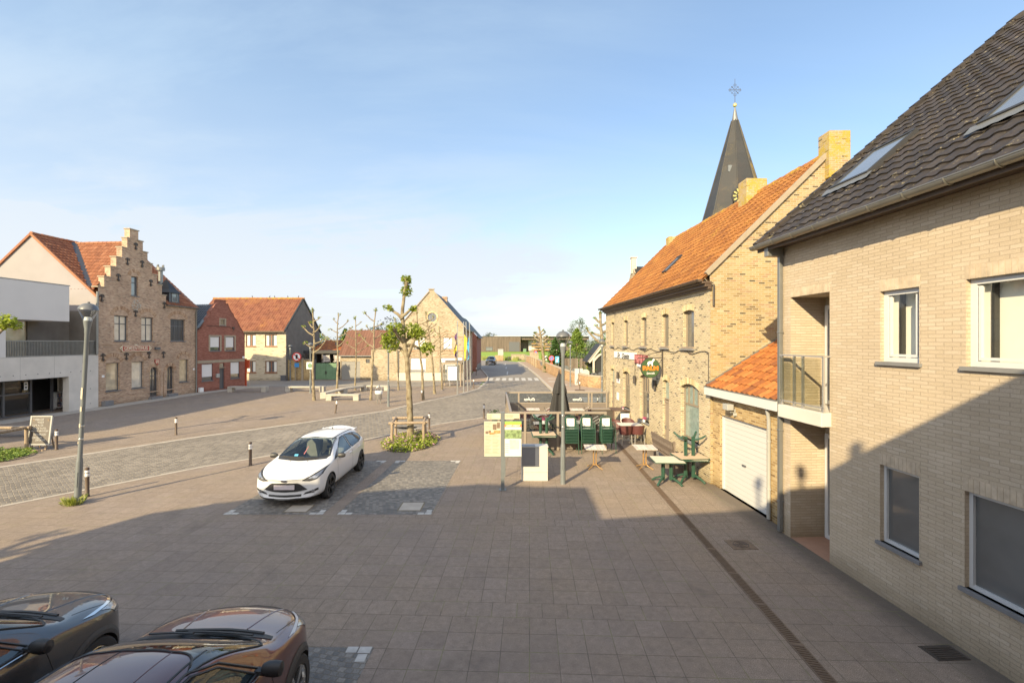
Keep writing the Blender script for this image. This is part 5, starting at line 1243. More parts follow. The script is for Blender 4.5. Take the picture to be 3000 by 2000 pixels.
# ============================================================ low garage annex
A = thing('annexe_garage', 'low cream brick garage with brown ribbed roof beside the gable house', 'garage', (-17.5, 52, 0))
Wa = Wall(-19.65, 52, 1, 0, 1)
mb = MB(); Wa.wall(mb, rect(0, 3.85, 0, 2.82), [rect(.15, 2.3, .0, 2.1), rect(2.95, 3.4, 1.9, 2.35)], .12)
mb.quad((-19.65, 52, 0), (-19.65, 57, 0), (-19.65, 57, 2.8), (-19.65, 52, 2.8)); mb.build('wall', M['bk_gable'], A)
mb = MB(); mb.poly([(-14.95, 52.3, 2.8), (-14.95, 58, 2.8), (-14.95, 55.1, 5.72)]); mb.build('side_gable', M['render_grey'], A)
mb = MB()
for i in range(5): Wa.box(mb, .15, 2.3, .01 + i * .418, .42 + i * .418, -.12, -.06)
mb.build('garage_door', M['grey_door'], A)
window(Wa, A, 2.95, 3.4, 1.9, 2.35, -.06, M['dgrey'], M['pane_dark'], cols=2, rows=(.5,), fw=.04)
th = radians(44.5)
ra = tiles('roof', (-19.75, 51.75, 2.72), (1, 0, 0), (0, cos(th), sin(th)), 4.85, 4.3, .33, 1.45, .05, .02, M['tile_brown'], A, segs=4)
mb = MB(); mb.quad((-19.75, 58.2, 2.7), (-14.9, 58.2, 2.7), (-14.9, 54.85, 5.75), (-19.75, 54.85, 5.75)); mb.build('rear_slope', M['tile_brown'], ra)
mb = MB(); mb.box(-19.7, -15.8, 51.65, 51.78, 2.68, 2.78); mb.cyl((-15.85, 51.9, 0), (-15.85, 51.9, 2.7), .04, n=8); mb.build('gutter', M['zinc'], A)
# ==================================================== gable house in the middle
E_ = thing('gable_house', 'pale brick gable house with round window and white shutters behind flagpoles', 'house', (-9, 51, 0))
We = Wall(-15.8, 51, 1, 0, 1); X0 = 15.8
ew = [(-11.37, -9.67, .98, 2.52), (-8.1, -6.35, .98, 2.55), (-10.95, -9.75, 3.55, 4.8), (-7.72, -6.74, 3.55, 4.8)]
ew = [(a + X0, b + X0, c, d) for a, b, c, d in ew]
cx_ = -8.95 + X0; rnd = [(cx_ + .5 * cos(2 * pi * i / 20), 7.08 + .5 * sin(2 * pi * i / 20)) for i in range(20)]
out = [(0, 0), (-5.4 + X0, 0), (-5.4 + X0, 6.15), (-8.72 + X0, 9.95), (-8.72 + X0, 10.2), (-9.32 + X0, 10.2), (-9.32 + X0, 9.95), (-12.65 + X0, 6.0), (-12.65 + X0, 3.52), (0, 3.5)]
mb = MB(); We.wall(mb, out, [rect(*q) for q in ew] + [rnd], .13); mb.build('front_wall', M['bk_gable'], E_)
mb = MB()
We.box(mb, -12.66 + X0, -5.38 + X0, 3.3, 3.37, -.02, .03); We.box(mb, -12.66 + X0, -5.38 + X0, 4.84, 4.9, -.02, .03); We.box(mb, -12.66 + X0, -5.38 + X0, 2.58, 2.63, -.02, .025)
for q in ew:
    r_ = .38 if q[2] < 2 else .3
    voussoirs(We, mb, q[0] - .12, q[1] + .12, q[3] + r_ + .12, r_, .07, 16, .05); voussoirs(We, mb, q[0] - .3, q[1] + .3, q[3] + r_ + .4, r_ + .1, .07, 18, .05)
mb.build('brick_moulding', M['vous_hall'], E_)
mb = MB(); n = 24
for i in range(n):
    a, b = 2 * pi * i / n, 2 * pi * (i + .92) / n; p = [We.P(cx_ + r_ * cos(t), 7.08 + r_ * sin(t), .03) for r_, t in ((.52, a), (.68, a), (.68, b), (.52, b))]
    mb.poly(p[::-1] if (p[1] - p[0]).cross(p[2] - p[0]).dot(We.n) < 0 else p)
mb.build('round_window_surround', M['vous_front'], E_)
mb = MB(); We.panel(mb, rnd, -.1); rw_ = mb.build('round_window', M['pane_grey'], E_)
mb = MB()
for k in (-.16, .16): We.box(mb, cx_ + k - .02, cx_ + k + .02, 6.62, 7.54, -.1, -.07)
mb.build('glazing_bars', M['dgrey'], rw_)
for i, q in enumerate(ew): window(We, E_, *q, -.08, M['white'], M['pane_dark'], fw=.05, sill=.04, blind=.1 if i < 2 else 0.02)
mb = MB(); We.box(mb, -12.64 + X0, -5.39 + X0, 0, .86, -.02, .03); We.box(mb, -12.9 + X0, -12.64 + X0, 0, .86, -.02, .02); mb.build('plinth', M['plinth'], E_)
mb = MB(); We.box(mb, 0, 3.15, 3.5, 3.58, -.3, .05); mb.build('parapet_cap', M['brown_fascia'], E_)
mb = MB(); We.box(mb, -6.12 + X0, -5.6 + X0, 1.9, 2.55, .01, .05); mb.build('wall_board', M['signwhite'], E_)
pipe(We, E_, -12.72 + X0, .1, 3.3, .05, .05, M['zinc'])
mb = MB(); mb.quad((-5.4, 51, 0), (-5.5, 63, 0), (-5.5, 63, 6.1), (-5.4, 51, 6.1)); mb.build('side_wall', M['bk_hall'], E_)
We2 = Wall(-5.4, 51, -.008, 1, 1)
for u in (2.2, 5.4, 8.8): window(We2, E_, u, u + 1, 3.6, 4.9, .02, M['dgrey'], M['pane_dark'], fw=.06); window(We2, E_, u, u + 1.1, 1.0, 2.5, .02, M['dgrey'], M['pane_dark'], fw=.06)
mb = MB()
mb.quad((-8.9, 51.06, 10.02), (-8.9, 63, 10.02), (-5.0, 63, 5.7), (-5.0, 51.06, 5.7)); mb.quad((-5.0, 51.06, 5.6), (-5.0, 63, 5.6), (-8.9, 63, 9.9), (-8.9, 51.06, 9.9)); mb.quad((-5, 51.06, 5.6), (-5, 51.06, 5.7), (-8.9, 51.06, 10.02), (-8.9, 51.06, 9.9))
mb.quad((-9.1, 51.06, 10.02), (-12.9, 51.06, 5.7), (-12.9, 63, 5.7), (-9.1, 63, 10.02)); mb.build('roof', M['slate'], E_)
mb = MB(); mb.beam((-9.3, 50.98, 9.97), (-12.85, 50.98, 5.8), .2, .08); mb.beam((-8.75, 50.98, 9.97), (-5.2, 50.98, 5.95), .2, .08); mb.box(-9.36, -8.68, 50.9, 51.1, 10.2, 10.27); mb.build('verge_coping', M['coping'], E_)
mb = MB(); mb.box(-8.75, -8.15, 57, 57.6, 8.5, 10.0); mb.box(-8.8, -8.1, 56.95, 57.65, 9.8, 9.9); mb.build('chimney', M['bk_hall'], E_)
mb = MB(); mb.box(-5.05, -4.9, 51.1, 63, 5.56, 5.7); mb.build('gutter', M['iron'], E_)
# house beyond, only its narrow gable shows
s = thing('orange_gable_house', 'narrow orange brick house beyond the gable house in shade', 'house', (-6.5, 68, 0))
mb = MB(); mb.box(-10, -5.15, 66.5, 76, 0, 5.2); mb.poly([(-10, 66.49, 5.2), (-5.15, 66.49, 5.2), (-7.6, 66.49, 8)]); mb.build('wall', M['bk_red'], s)
mb = MB(); mb.quad((-7.6, 66.4, 8.1), (-7.6, 76, 8.1), (-4.8, 76, 4.9), (-4.8, 66.4, 4.9)); mb.quad((-7.6, 66.4, 8.1), (-10.3, 66.4, 4.9), (-10.3, 76, 4.9), (-7.6, 76, 8.1)); mb.build('roof', M['slate'], s)
mb = MB(); mb.quad((-5.13, 66.6, 0), (-5.13, 76, 0), (-5.13, 76, 1.0), (-5.13, 66.6, 1.0)); mb.build('plinth', M['dgrey'], s)

# ================================================================ wooden barn
s = thing('timber_barn', 'long low timber clad barn with dark grey door across the meadow', 'barn', (5, 200, 0))
mb = MB(); mb.box(-18, 3.75, 200, 225, 0, 6.7); mb.box(3.75, 34, 201.0, 225, 5.35, 6.7); mb.box(3.75, 34, 206, 225, 0, 5.35)
for i in range(90):
    x = -18 + i * .242; mb.box(x, x + .19, 199.92, 200, 0, 6.68)
mb.build('wall', M['barn'], s)
mb = MB(); mb.box(-18.2, 34.2, 199.7, 225, 6.7, 6.85); mb.build('roof_edge', M['dgrey'], s)
mb = MB(); mb.box(-8, 34, 204, 225, 6.86, 7.1); mb.build('roof_light', M['white'], s)
mb = MB(); mb.box(-1.3, 3.3, 199.8, 199.95, .2, 4.4); mb.build('barn_door', M['dgrey'], s)
mb = MB(); mb.box(-11.5, -8.5, 199.8, 199.95, .5, 2.2); w_ = mb.build('window', M['dgrey'], s); mb = MB(); mb.box(-11.3, -8.7, 199.75, 199.8, .7, 1.7); mb.build('pane', M['pane_blue'], w_)
mb = MB(); mb.box(-14.2, -13.6, 199.85, 199.95, .3, 4.6); mb.build('side_door', M['brown_fascia'], s)
mb = MB(); mb.box(7.5, 22, 205.9, 206, .4, 5.2); mb.build('white_inner_wall', M['white_render'], s)
mb = MB(); mb.box(4.9, 6.2, 199.2, 200.2, 0, 1.4); mb.build('waste_container', M['gate_green'], s)
for k in range(3):
    t = thing('timber_stack', ('stack of tan planks on racks under the barn roof, %s tier' % ('lowest', 'middle', 'top')[k]), 'timber', (13, 203, .6 + k * 1.35), 0, 'timber under the barn roof')
    mb = MB()
    for j in range(4): mb.box(-4.5 + (j % 2) * .4, 4.5 - (j % 3) * .3, -.6, .6, j * .14, j * .14 + .12)
    mb.build('planks', M['brass'], t, world=False)
    mb = MB()
    for x in (-3, 0, 3): mb.box(x - .1, x + .1, -.5, .5, -.55 if k else -.6, 0)
    mb.build('rack', M['dgrey'], t, world=False)
# ====================================================== walls along the street
s = thing('churchyard_wall', 'curving brown brick churchyard wall with rounded coping', 'wall', (6, 50, 0))
base = [(3.4, 98, 1.3), (3.95, 86, 1.5), (4.35, 76, 1.45), (4.75, 68, 1.42), (5.5, 57, 1.3), (6.1, 50, 1.2), (6.85, 44.3, 1.15), (7.3, 42.7, 1.12), (8.3, 41.5, 1.1), (10.5, 40.9, 1.1), (24, 40.7, 1.1)]
mb = MB(); cp2 = MB()
for (x0, y0, h0), (x1, y1, h1) in zip(base, base[1:]):
    d = Vector((x1 - x0, y1 - y0, 0)).normalized(); n = Vector((-d.y, d.x, 0)) * -.34
    a, b = Vector((x0, y0, 0)), Vector((x1, y1, 0)); z = Vector((0, 0, 1))
    mb.hexa([a, b, b + n, a + n, a + z * h0, b + z * h1, b + n + z * h1, a + n + z * h0])
    o_ = n.normalized() * .05
    cp2.hexa([a - o_ + z * h0, b - o_ + z * h1, b + n + o_ + z * h1, a + n + o_ + z * h0, a + n * .25 + z * (h0 + .13), b + n * .25 + z * (h1 + .13), b + n * .75 + z * (h1 + .13), a + n * .75 + z * (h0 + .13)])
mb.build('wall', M['bk_wall'], s); cp2.build('coping', M['coping'], s)
for i, y in enumerate((75.5, 80, 84, 88.5)):
    x = 4.1 - i * .12; t = thing('gate_pier', ('square brick churchyard pier with flat cap, %s from the leaning street tree' % ('nearest', 'second', 'third', 'farthest')[i]), 'pier', (x, y, 0), 0, 'brick piers along the churchyard')
    mb = MB(); mb.box(-.3, .3, -.3, .3, 0, 2.2 + .1 * (i % 2)); mb.build('shaft', M['bk_gable'], t, world=False); mb = MB(); mb.box(-.36, .36, -.36, .36, 2.3, 2.42); mb.build('cap', M['coping'], t, world=False)
s = thing('low_field_wall', 'low pale brick retaining wall at the end of the road before the meadow', 'wall', (2, 108, 0))
mb = MB(); mb.box(-.2, 3.0, 107.5, 107.9, 0, 1.35); mb.box(-.9, .9, 106.6, 106.95, 0, .9); mb.beam((3.0, 107.7, .7), (3.4, 98, .7), .35, 1.4); mb.build('wall', M['bk_gable'], s); mb = MB(); mb.box(-.3, 3.1, 107.4, 108, 1.35, 1.45); mb.build('coping', M['coping'], s)
s = thing('utility_cabinet', 'grey utility cabinet on a brick base at the meadow edge', 'cabinet', (-2.8, 104, 0))
mb = MB(); mb.box(-3.9, -2.0, 103.6, 104.4, 0, 1.3); mb.build('base', M['bk_wall'], s); mb = MB(); mb.box(-3.2, -2.0, 103.7, 104.3, 1.3, 2.6); mb.box(-3.25, -1.95, 103.65, 104.35, 2.6, 2.7); mb.build('housing', M['pipe_grey'], s)
s = thing('churchyard_shed', 'small dark shed with white arched bargeboard behind the churchyard wall', 'shed', (10.3, 52, 0))
mb = MB(); mb.box(9.3, 13.5, 52, 56, 0, 3.0); mb.build('wall', M['dark_int'], s)
mb = MB(); mb.beam((8.75, 51.85, 2.0), (10.3, 51.85, 4.0), .14, .3); mb.beam((11.9, 51.85, 2.0), (10.3, 51.85, 4.0), .14, .3); mb.box(9.2, 9.4, 51.8, 51.95, 0, 2.6)
for i in range(6): mb.beam((9.35 + i * .16, 51.86, 2.2 + .75 * sin(i / 6 * pi / 2)), (9.35 + (i + 1) * .16, 51.86, 2.2 + .75 * sin((i + 1) / 6 * pi / 2)), .1, .22)
mb.build('bargeboard', M['plinth'], s)
mb = MB(); mb.quad((8.6, 51.7, 2.0), (10.3, 51.7, 4.15), (10.3, 56, 4.15), (8.6, 56, 2.0)); mb.quad((10.3, 51.7, 4.15), (12, 51.7, 2), (12, 56, 2), (10.3, 56, 4.15)); mb.build('roof', M['slate'], s)
grv = [(7.65, 47.2, .75, 1.35, 'plinth', 'tall white marble gravestone behind the churchyard wall'), (8.6, 47.6, .7, 1.0, 'dgrey', 'dark granite gravestone right of the white marble one'), (9.5, 48, .8, 1.05, 'dgrey', 'dark granite gravestone in front of the shed arch'), (7.2, 52, .6, 1.2, 'zinc', 'grey gravestone beside the conifers'), (6.6, 56, .8, 1.3, 'zinc', 'pale grey gravestone farthest along the churchyard wall')]
for x, y, w_, h_, m_, lb in grv:
    t = thing('gravestone', lb, 'gravestone', (x, y, 0), .1, 'gravestones in the churchyard')
    mb = MB(); mb.prism([(-w_ / 2, 0, 0), (w_ / 2, 0, 0), (w_ / 2, 0, h_ * .95), (w_ * .2, 0, h_ * 1.08), (-w_ * .2, 0, h_ * 1.08), (-w_ / 2, 0, h_ * .95)], (0, .18, 0)); mb.build('slab', M[m_], t, world=False, bevel=.02)
    mb = MB(); mb.box(-w_ * .6, w_ * .6, -.7, .25, 0, .35); mb.build('base', M['bluestone'], t, world=False)
s = thing('churchyard_fence', 'grey timber fence panels behind graves near the shed', 'fence', (8.6, 55, 0))
for k in range(3):
    mb = MB()
    for j in range(9): mb.box(6.6 + k * 1.8 + j * .19, 6.6 + k * 1.8 + j * .19 + .17, 57 - .4 * k, 57.04 - .4 * k, 0, 2.25 + .05 * (j % 2))
    mb.build('fence_panel', M['slat_grey'], s)

# ================================ the houses the photograph is taken from (behind)
s = thing('viewpoint_house', 'dark red brick house from whose upper window the square is seen', 'house', (-1, -4, 0))
mb = MB(); mb.box(-6.7, 6.0, -9, -.75, 0, 6.7); mb.build('wall', M['bk_own'], s)
mb = MB(); mb.hexa([(-6.75, -.45, 6.5), (6.2, -.45, 7.75), (6.2, -4.6, 8.1), (-6.75, -4.6, 8.1), (-6.75, -.45, 6.62), (6.2, -.45, 7.87), (6.2, -4.6, 8.22), (-6.75, -4.6, 8.22)]); mb.hexa([(-6.75, -4.6, 8.1), (6.2, -4.6, 8.1), (6.2, -9.3, 6.6), (-6.75, -9.3, 6.6), (-6.75, -4.6, 8.22), (6.2, -4.6, 8.22), (6.2, -9.3, 6.72), (-6.75, -9.3, 6.72)]); mb.build('roof', M['tile_house'], s)
Wo = Wall(-6.7, -.75, 1, 0, -1)
for u in (1.2, 4.0, 9.6):
    for z in (.9, 3.9): window(Wo, s, u, u + 1.3, z, z + 1.5, .07, M['white'], M['pane_dark'])
mb = MB(); mb.box(-3.95, -1.3, -4.4, -3.7, 7.4, 9.0)
mb.build('chimney', M['bk_own'], s)
mb = MB()
for x, z in ((-1.6, 9.7), (-2.6, 9.85), (-3.7, 10.05)): mb.cyl((x, -4, 9.0), (x, -4, z - .3), .045, n=10); mb.lathe([(.05, z - .34), (.1, z - .3), (.1, z - .1), (0, z)], 12, (x, -4, 0))
mb.build('chimney_pot', M['zinc'], s)
s = thing('neighbour_house', 'taller brick house left of the viewpoint throwing the wide shadow', 'house', (-11, -4, 0))
mb = MB(); mb.box(-16.2, -6.72, -9, -.75, 0, 7.6); mb.build('wall', M['bk_own'], s)
zl = [(-16.6, 7.05), (-15.5, 7.62), (-13.0, 7.95), (-10.1, 8.4), (-8.2, 8.25), (-6.72, 8.2)]
mb = MB()
for (x0, z0), (x1, z1) in zip(zl, zl[1:]): mb.hexa([(x0, -9, z0 - .9), (x1, -9, z1 - .9), (x1, -.5, z1 - .9), (x0, -.5, z0 - .9), (x0, -9, z0), (x1, -9, z1), (x1, -.5, z1), (x0, -.5, z0)])
mb.build('roof', M['tile_house'], s)
Wo = Wall(-16.2, -.75, 1, 0, -1)
for u in (.8, 3.2, 5.8):
    for z in (.9, 3.9): window(Wo, s, u, u + 1.3, z, z + 1.7, .07, M['white'], M['pane_dark'])
# ======================================================================= trees
def leaf_cluster(mb, c, rad, n, size, rnd, flat=.5, tb=0.0, ts=1.0):
    c = Vector(c)
    for i in range(n):
        while True:
            p = Vector((rnd.uniform(-1, 1), rnd.uniform(-1, 1), rnd.uniform(-1, 1)))
            if p.length < 1: break
        p = c + Vector((p.x * rad[0], p.y * rad[1], p.z * rad[2])) if hasattr(rad, '__len__') else c + p * rad
        a = Vector((rnd.uniform(-1, 1), rnd.uniform(-1, 1), rnd.uniform(-.5, .5))).normalized()
        b = a.cross(Vector((rnd.uniform(-flat, flat), rnd.uniform(-flat, flat), 1))).normalized()
        s = size * rnd.uniform(.6, 1.25); k = s * rnd.uniform(.35, .55)
        d = Vector((0, 0, -s * rnd.uniform(0, .35)))
        mb.add([p - a * s * .5 + d, p - b * k * .8, p + a * s * .5 + d, p + b * k * .8], [(0, 1, 2, 3)], 0, min(1, max(0, tb + ts * rnd.random())))
def pollard(x, y, trunk, limbs, r0, label, seed, tufts=(), leaf=.13, lean=0, size=1.0, nleaf=16, group='pollarded plane trees on the square', mat='bark'):
    """trunk: [(dx, z)...]; limbs: [(points, knob, leaves)]"""
    rnd = random.Random(seed); t = thing('plane_tree', label, 'tree', (x, y, 0), 0, group)
    mb = MB(); top = trunk[-1][1]; pts = []; rr = []
    m = 22
    zs = [q[1] for q in trunk]; xs = [q[0] for q in trunk]
    def ip(z):
        for i in range(len(zs) - 1):
            if zs[i] <= z <= zs[i + 1]: f = (z - zs[i]) / (zs[i + 1] - zs[i]); return xs[i] + (xs[i + 1] - xs[i]) * f
        return xs[-1]
    for i in range(m + 1):
        z = top * i / m; f = i / m
        r = r0 * (1.0 - .62 * f ** .9) * (1 + .28 * math.exp(-z * 3.5)) * rnd.uniform(.94, 1.06)
        pts.append((ip(z) + rnd.uniform(-.012, .012), rnd.uniform(-.02, .02) + .05 * sin(z * 1.3 + seed), z)); rr.append(r)
    rr[-1] *= 1.5; rr[-2] *= 1.35
    mb.tube(pts, rr, 10)
    lf = MB()
    for (path, knob, nl) in limbs:
        p = [Vector(q) for q in path]; n = len(p)
        q = []; 
        for i in range(n - 1):
            for k in range(3): q.append(p[i].lerp(p[i + 1], k / 3) + Vector((rnd.uniform(-.01, .01), rnd.uniform(-.01, .01), rnd.uniform(-.01, .01))))
        q.append(p[-1]); r1 = r0 * (.5 if knob > .05 else .4) * size; L = len(q)
        rad = [r1 * (1 - .5 * i / (L - 1)) for i in range(L)]; rad[-1] = knob * .8; rad[-2] = knob; rad[0] *= 1.3
        mb.tube(q, rad, 8)
        for k in range(rnd.randint(1, 3)):          # stubs on the knob
            e = q[-1]; d = Vector((rnd.uniform(-1, 1), rnd.uniform(-1, 1), rnd.uniform(.1, 1))).normalized(); mb.tube([e, e + d * knob * 1.6, e + d * knob * 2.3], [knob * .5, knob * .45, knob * .3], 5)
        for k in range(nl): leaf_cluster(lf, q[-1] + Vector((rnd.uniform(-1, 1), rnd.uniform(-1, 1), rnd.uniform(-.3, .9))) * knob * 2.2, .09 * size + knob * .5, nleaf, leaf, rnd)
    for (tx, tz, rd, n) in tufts: leaf_cluster(lf, (tx, rnd.uniform(-.15, .15), tz), rd, n, leaf, rnd)
    mb.build('trunk', M[mat], t, smooth=True, world=False)
    if lf.v: lf.build('crown', M['leaf'], t, world=False)
    return t
# the big staked tree by the white car
tr = [(0, 0), (-.01, 1), (-.03, 2), (-.09, 3), (-.12, 3.67), (-.26, 4.19), (-.31, 4.93), (-.37, 5.45), (-.31, 5.97), (-.26, 6.39), (-.16, 6.76), (-.17, 7.05)]
lm = [([(-.35, 0, 5.3), (-.55, .05, 5.5), (-.82, .05, 5.68), (-.98, .08, 5.77)], .075, 3), ([(-.35, 0, 5.38), (-.15, .0, 5.55), (.05, -.05, 5.7), (.2, -.05, 5.74)], .075, 2),
      ([(-.12, 0, 3.6), (-.45, .1, 4.05), (-.8, .15, 4.25), (-1.0, .1, 4.38)], .08, 5), ([(-.1, 0, 3.7), (.12, -.1, 4.2), (.3, -.15, 4.55), (.46, -.15, 4.72)], .08, 4),
      ([(-.24, 0, 4.15), (.1, .2, 4.15), (.45, .35, 3.95), (.7, .4, 4.0)], .07, 4), ([(-.3, 0, 4.3), (-.45, -.5, 4.6), (-.5, -.75, 4.85)], .07, 3), ([(-.25, 0, 4.3), (0, .5, 4.6), (.05, .75, 4.85)], .07, 3)]
tf = [(-.18, 6.98, .22, 90), (-.2, 6.5, .27, 110), (-.12, 6.7, .14, 22), (-.85, 4.25, .4, 190), (-.62, 4.82, .36, 170), (-1.02, 4.5, .2, 40), (.08, 4.8, .38, 200), (.42, 4.65, .3, 130), (.75, 4.05, .3, 150), (-.9, 5.75, .16, 30), (.2, 5.75, .15, 24), (-.55, 4.45, .2, 40)]
pollard(-4.37, 19.54, tr, lm, .155, 'tall pollarded plane tree staked in a flower bed behind the white car', 1, tf, .17, nleaf=16)
def rp(x, y, h, tx, seed, label, nl=6, r0=.17, z0=.58, lv=2, out=1.0, group='pollarded plane trees on the square', bare=False, leaf=.15):
    rnd = random.Random(seed); trunk = [(0, 0), (tx * .2 + rnd.uniform(-.06, .06), h * .35), (tx * .5 + rnd.uniform(-.08, .08), h * .6), (tx * .8 + rnd.uniform(-.08, .08), h * .82), (tx, h)]
    limbs = []
    for i in range(nl):
        f = z0 + (.9 - z0) * (i + .3) / nl + rnd.uniform(-.02, .02); z = h * f; s = (-1 if i % 2 else 1); a = rnd.uniform(-.7, .7); L = out * rnd.uniform(.55, 1.25) * (1.15 - .8 * (f - z0) / (1 - z0)); xx = tx * f
        d = Vector((s * cos(a), sin(a), 0)); up = rnd.uniform(.35, .95) * L
        limbs.append(([(xx, 0, z), tuple(Vector((xx, 0, z)) + d * L * .45 + Vector((0, 0, up * .3))), tuple(Vector((xx, 0, z)) + d * L * .85 + Vector((0, 0, up * .75))), tuple(Vector((xx, 0, z)) + d * L + Vector((0, 0, up)))], rnd.uniform(.05, .075), 0 if (bare and i % 3) else lv))
    pollard(x, y, trunk, limbs, r0, label, seed, [(tx, h * .985, .17, 26 if not bare else 10)], leaf, nleaf=9 if not bare else 6, group=group)
rp(-14.6, 33.53, 6.75, -.06, 21, 'pollarded plane tree standing left of the nearest concrete bench', 7, .11, .5, 2)
rp(-14.65, 38.08, 6.7, .15, 22, 'pollarded plane tree rising between the two angled concrete benches', 6, .095, .55, 1)
rp(-14.07, 40.85, 6.6, 0, 23, 'pollarded plane tree in front of the grey garage door', 7, .085, .5, 1)
rp(-10.48, 33.79, 6.8, .36, 24, 'leaning pollarded plane tree beside the waste bin', 6, .095, .5, 1)
rp(-10.2, 40.85, 6.5, -.35, 25, 'slim pollarded plane tree in front of the pale annexe wall', 5, .08, .55, 1)
rp(-6.61, 33.79, 6.7, -.47, 26, 'bare pollarded plane tree with a bollard at its foot', 6, .11, .6, 1, bare=True)
rp(-6.43, 37.76, 6.75, -.76, 27, 'bare pollarded plane tree second from the flagpoles', 7, .11, .6, 1, bare=True)
rp(-6.31, 41.22, 5.7, -.28, 28, 'bare pollarded plane tree just left of the bus shelter', 6, .09, .6, 1, bare=True)
rp(4.6, 64.19, 6.5, -.8, 29, 'stubby pollarded tree leaning over the churchyard wall by the crossing', 9, .27, .55, 2, 1.3, 'pollarded trees along the churchyard', leaf=.26)
rp(8.06, 39.07, 6.9, -.47, 30, 'thick pollarded tree hugging the far corner of the café', 8, .24, .52, 2, 1.1, 'pollarded trees along the churchyard', leaf=.2)
rp(-17.3, -1.2, 7.4, .3, 35, 'pollarded tree left of the viewpoint casting a leafy shadow', 9, .2, .5, 4, 1.3)
pollard(-20.15, 17.3, [(0, 0), (-.1, 3), (-.2, 6.6)], [([(-.1, 0, 4.0), (.4, 0, 4.45), (.75, 0, 4.75), (1.0, 0, 4.95)], .07, 4), ([(-.1, 0, 4.4), (-.6, .2, 4.9), (-1, .2, 5.2)], .07, 3)], .15, 'pollarded tree at the left edge reaching one leafy branch into view', 31, [(1.02, 5.1, .32, 150), (1.25, 4.95, .18, 50)], .15)
ed = MB(); 
def guard(x, y, w, h, label):
    t = thing('tree_guard', label, 'tree guard', (x, y, 0), 0)
    rnd = random.Random(int(x * 10))
    c = [(-w, -w), (w, -w), (w, w), (-w, w)]
    for i, (a, b) in enumerate(c):
        mb = MB(); mb.tube([(a, b, 0), (a + rnd.uniform(-.03, .03), b, h * .5), (a + rnd.uniform(-.04, .04), b + rnd.uniform(-.04, .04), h)], [.065, .06, .058], 10); mb.build('post', M['wood_post'], t, smooth=True, world=False)
    for i in range(4):
        (a, b), (d, e) = c[i], c[(i + 1) % 4]; k = Vector((d - a, e - b, 0)).normalized() * .14; z = h + .03 + .005 * (i % 2)
        mb = MB(); mb.tube([Vector((a, b, z)) - k, Vector((d, e, z)) + k], .06, 10); mb.build('rail', M['wood_post'], t, smooth=True, world=False)
    return t
gd = guard(-4.45, 19.75, .66, .88, 'round wood tree guard of four posts and rails around staked tree')
gd.rotation_euler.z = radians(8)
mb = MB(); mb.tube([(-.62, -.05, .62), (-.25, -.25, .6), (.05, -.25, .6), (.3, -.1, .61), (.1, .1, .6), (-.15, .0, .6), (-.62, .03, .62)], .025, 6); mb.build('tree_tie', M['rubber'], gd, world=False)
guard(-19.95, 17.5, .62, .86, 'round wood tree guard beside the chalk board at the left edge')
def flowerbed(x, y, rx, ry, label, n, seed, h=.3, mat='flower', size=.085):
    t = thing('flower_bed', label, 'flower bed', (x, y, 0)); rnd = random.Random(seed); lf = MB()
    mb = MB(); k = 18
    mb.add([(rx * cos(2 * pi * i / k), ry * sin(2 * pi * i / k), .02) for i in range(k)], [tuple(range(k))]); mb.build('soil', M['earth'], t, world=False)
    for i in range(n):
        a = rnd.uniform(0, 2 * pi); r = sqrt(rnd.random()) * rnd.uniform(.85, 1.06); px, py = rx * r * cos(a), ry * r * sin(a)
        hh = h * (1.05 - .5 * r * r) * (.6 + .7 * abs(mnoise.noise(Vector((px * 2, py * 2, seed)))) * 2)
        fl = rnd.random()
        back = py > 0 or px < -.45 * rx
        leaf_cluster(lf, (px, py, hh * rnd.uniform(.4, 1)), (.1, .1, .08), 5, size, rnd, .9, (.55 if fl < (.55 if back else .25) else .0), (.45 if fl < (.55 if back else .25) else .65))
    lf.build('plants', M[mat], t, world=False)
flowerbed(-4.35, 19.5, 1.15, 1.75, 'low bed of pink and lime flowers at the staked tree', 1500, 4)
flowerbed(-19.6, 16.9, 1.5, 1.2, 'green bed of ground plants at the left edge by the chalk board', 700, 5, .2, 'leaf_mid')
def tuft(x, y, r, n, label, seed, h=.25):
    rnd = random.Random(seed); mb = MB()
    for i in range(n):
        a = rnd.uniform(0, 2 * pi); q = r * rnd.random(); b = Vector((x + q * cos(a), y + q * sin(a), 0)); d = Vector((cos(a), sin(a), 0)) * rnd.uniform(.03, .16); hh = h * rnd.uniform(.3, 1); s = Vector((-sin(a), cos(a), 0)) * .008
        mb.add([b - s, b + s, b + d * .6 + Vector((0, 0, hh * .8)) + s * .6, b + d + Vector((0, 0, hh))], [(0, 1, 2, 3)])
    o = mb.build('grass_tuft', M['grass_blade'], None, world=False); tag(o, label, 'grass', kind='stuff')
tuft(-11.62, 12.08, .2, 300, 'tuft of dry grass at the foot of the leaning lamp', 3)
tuft(-19.0, 16.3, .6, 160, 'dry grass along the edge of the left plant bed', 4, .2)

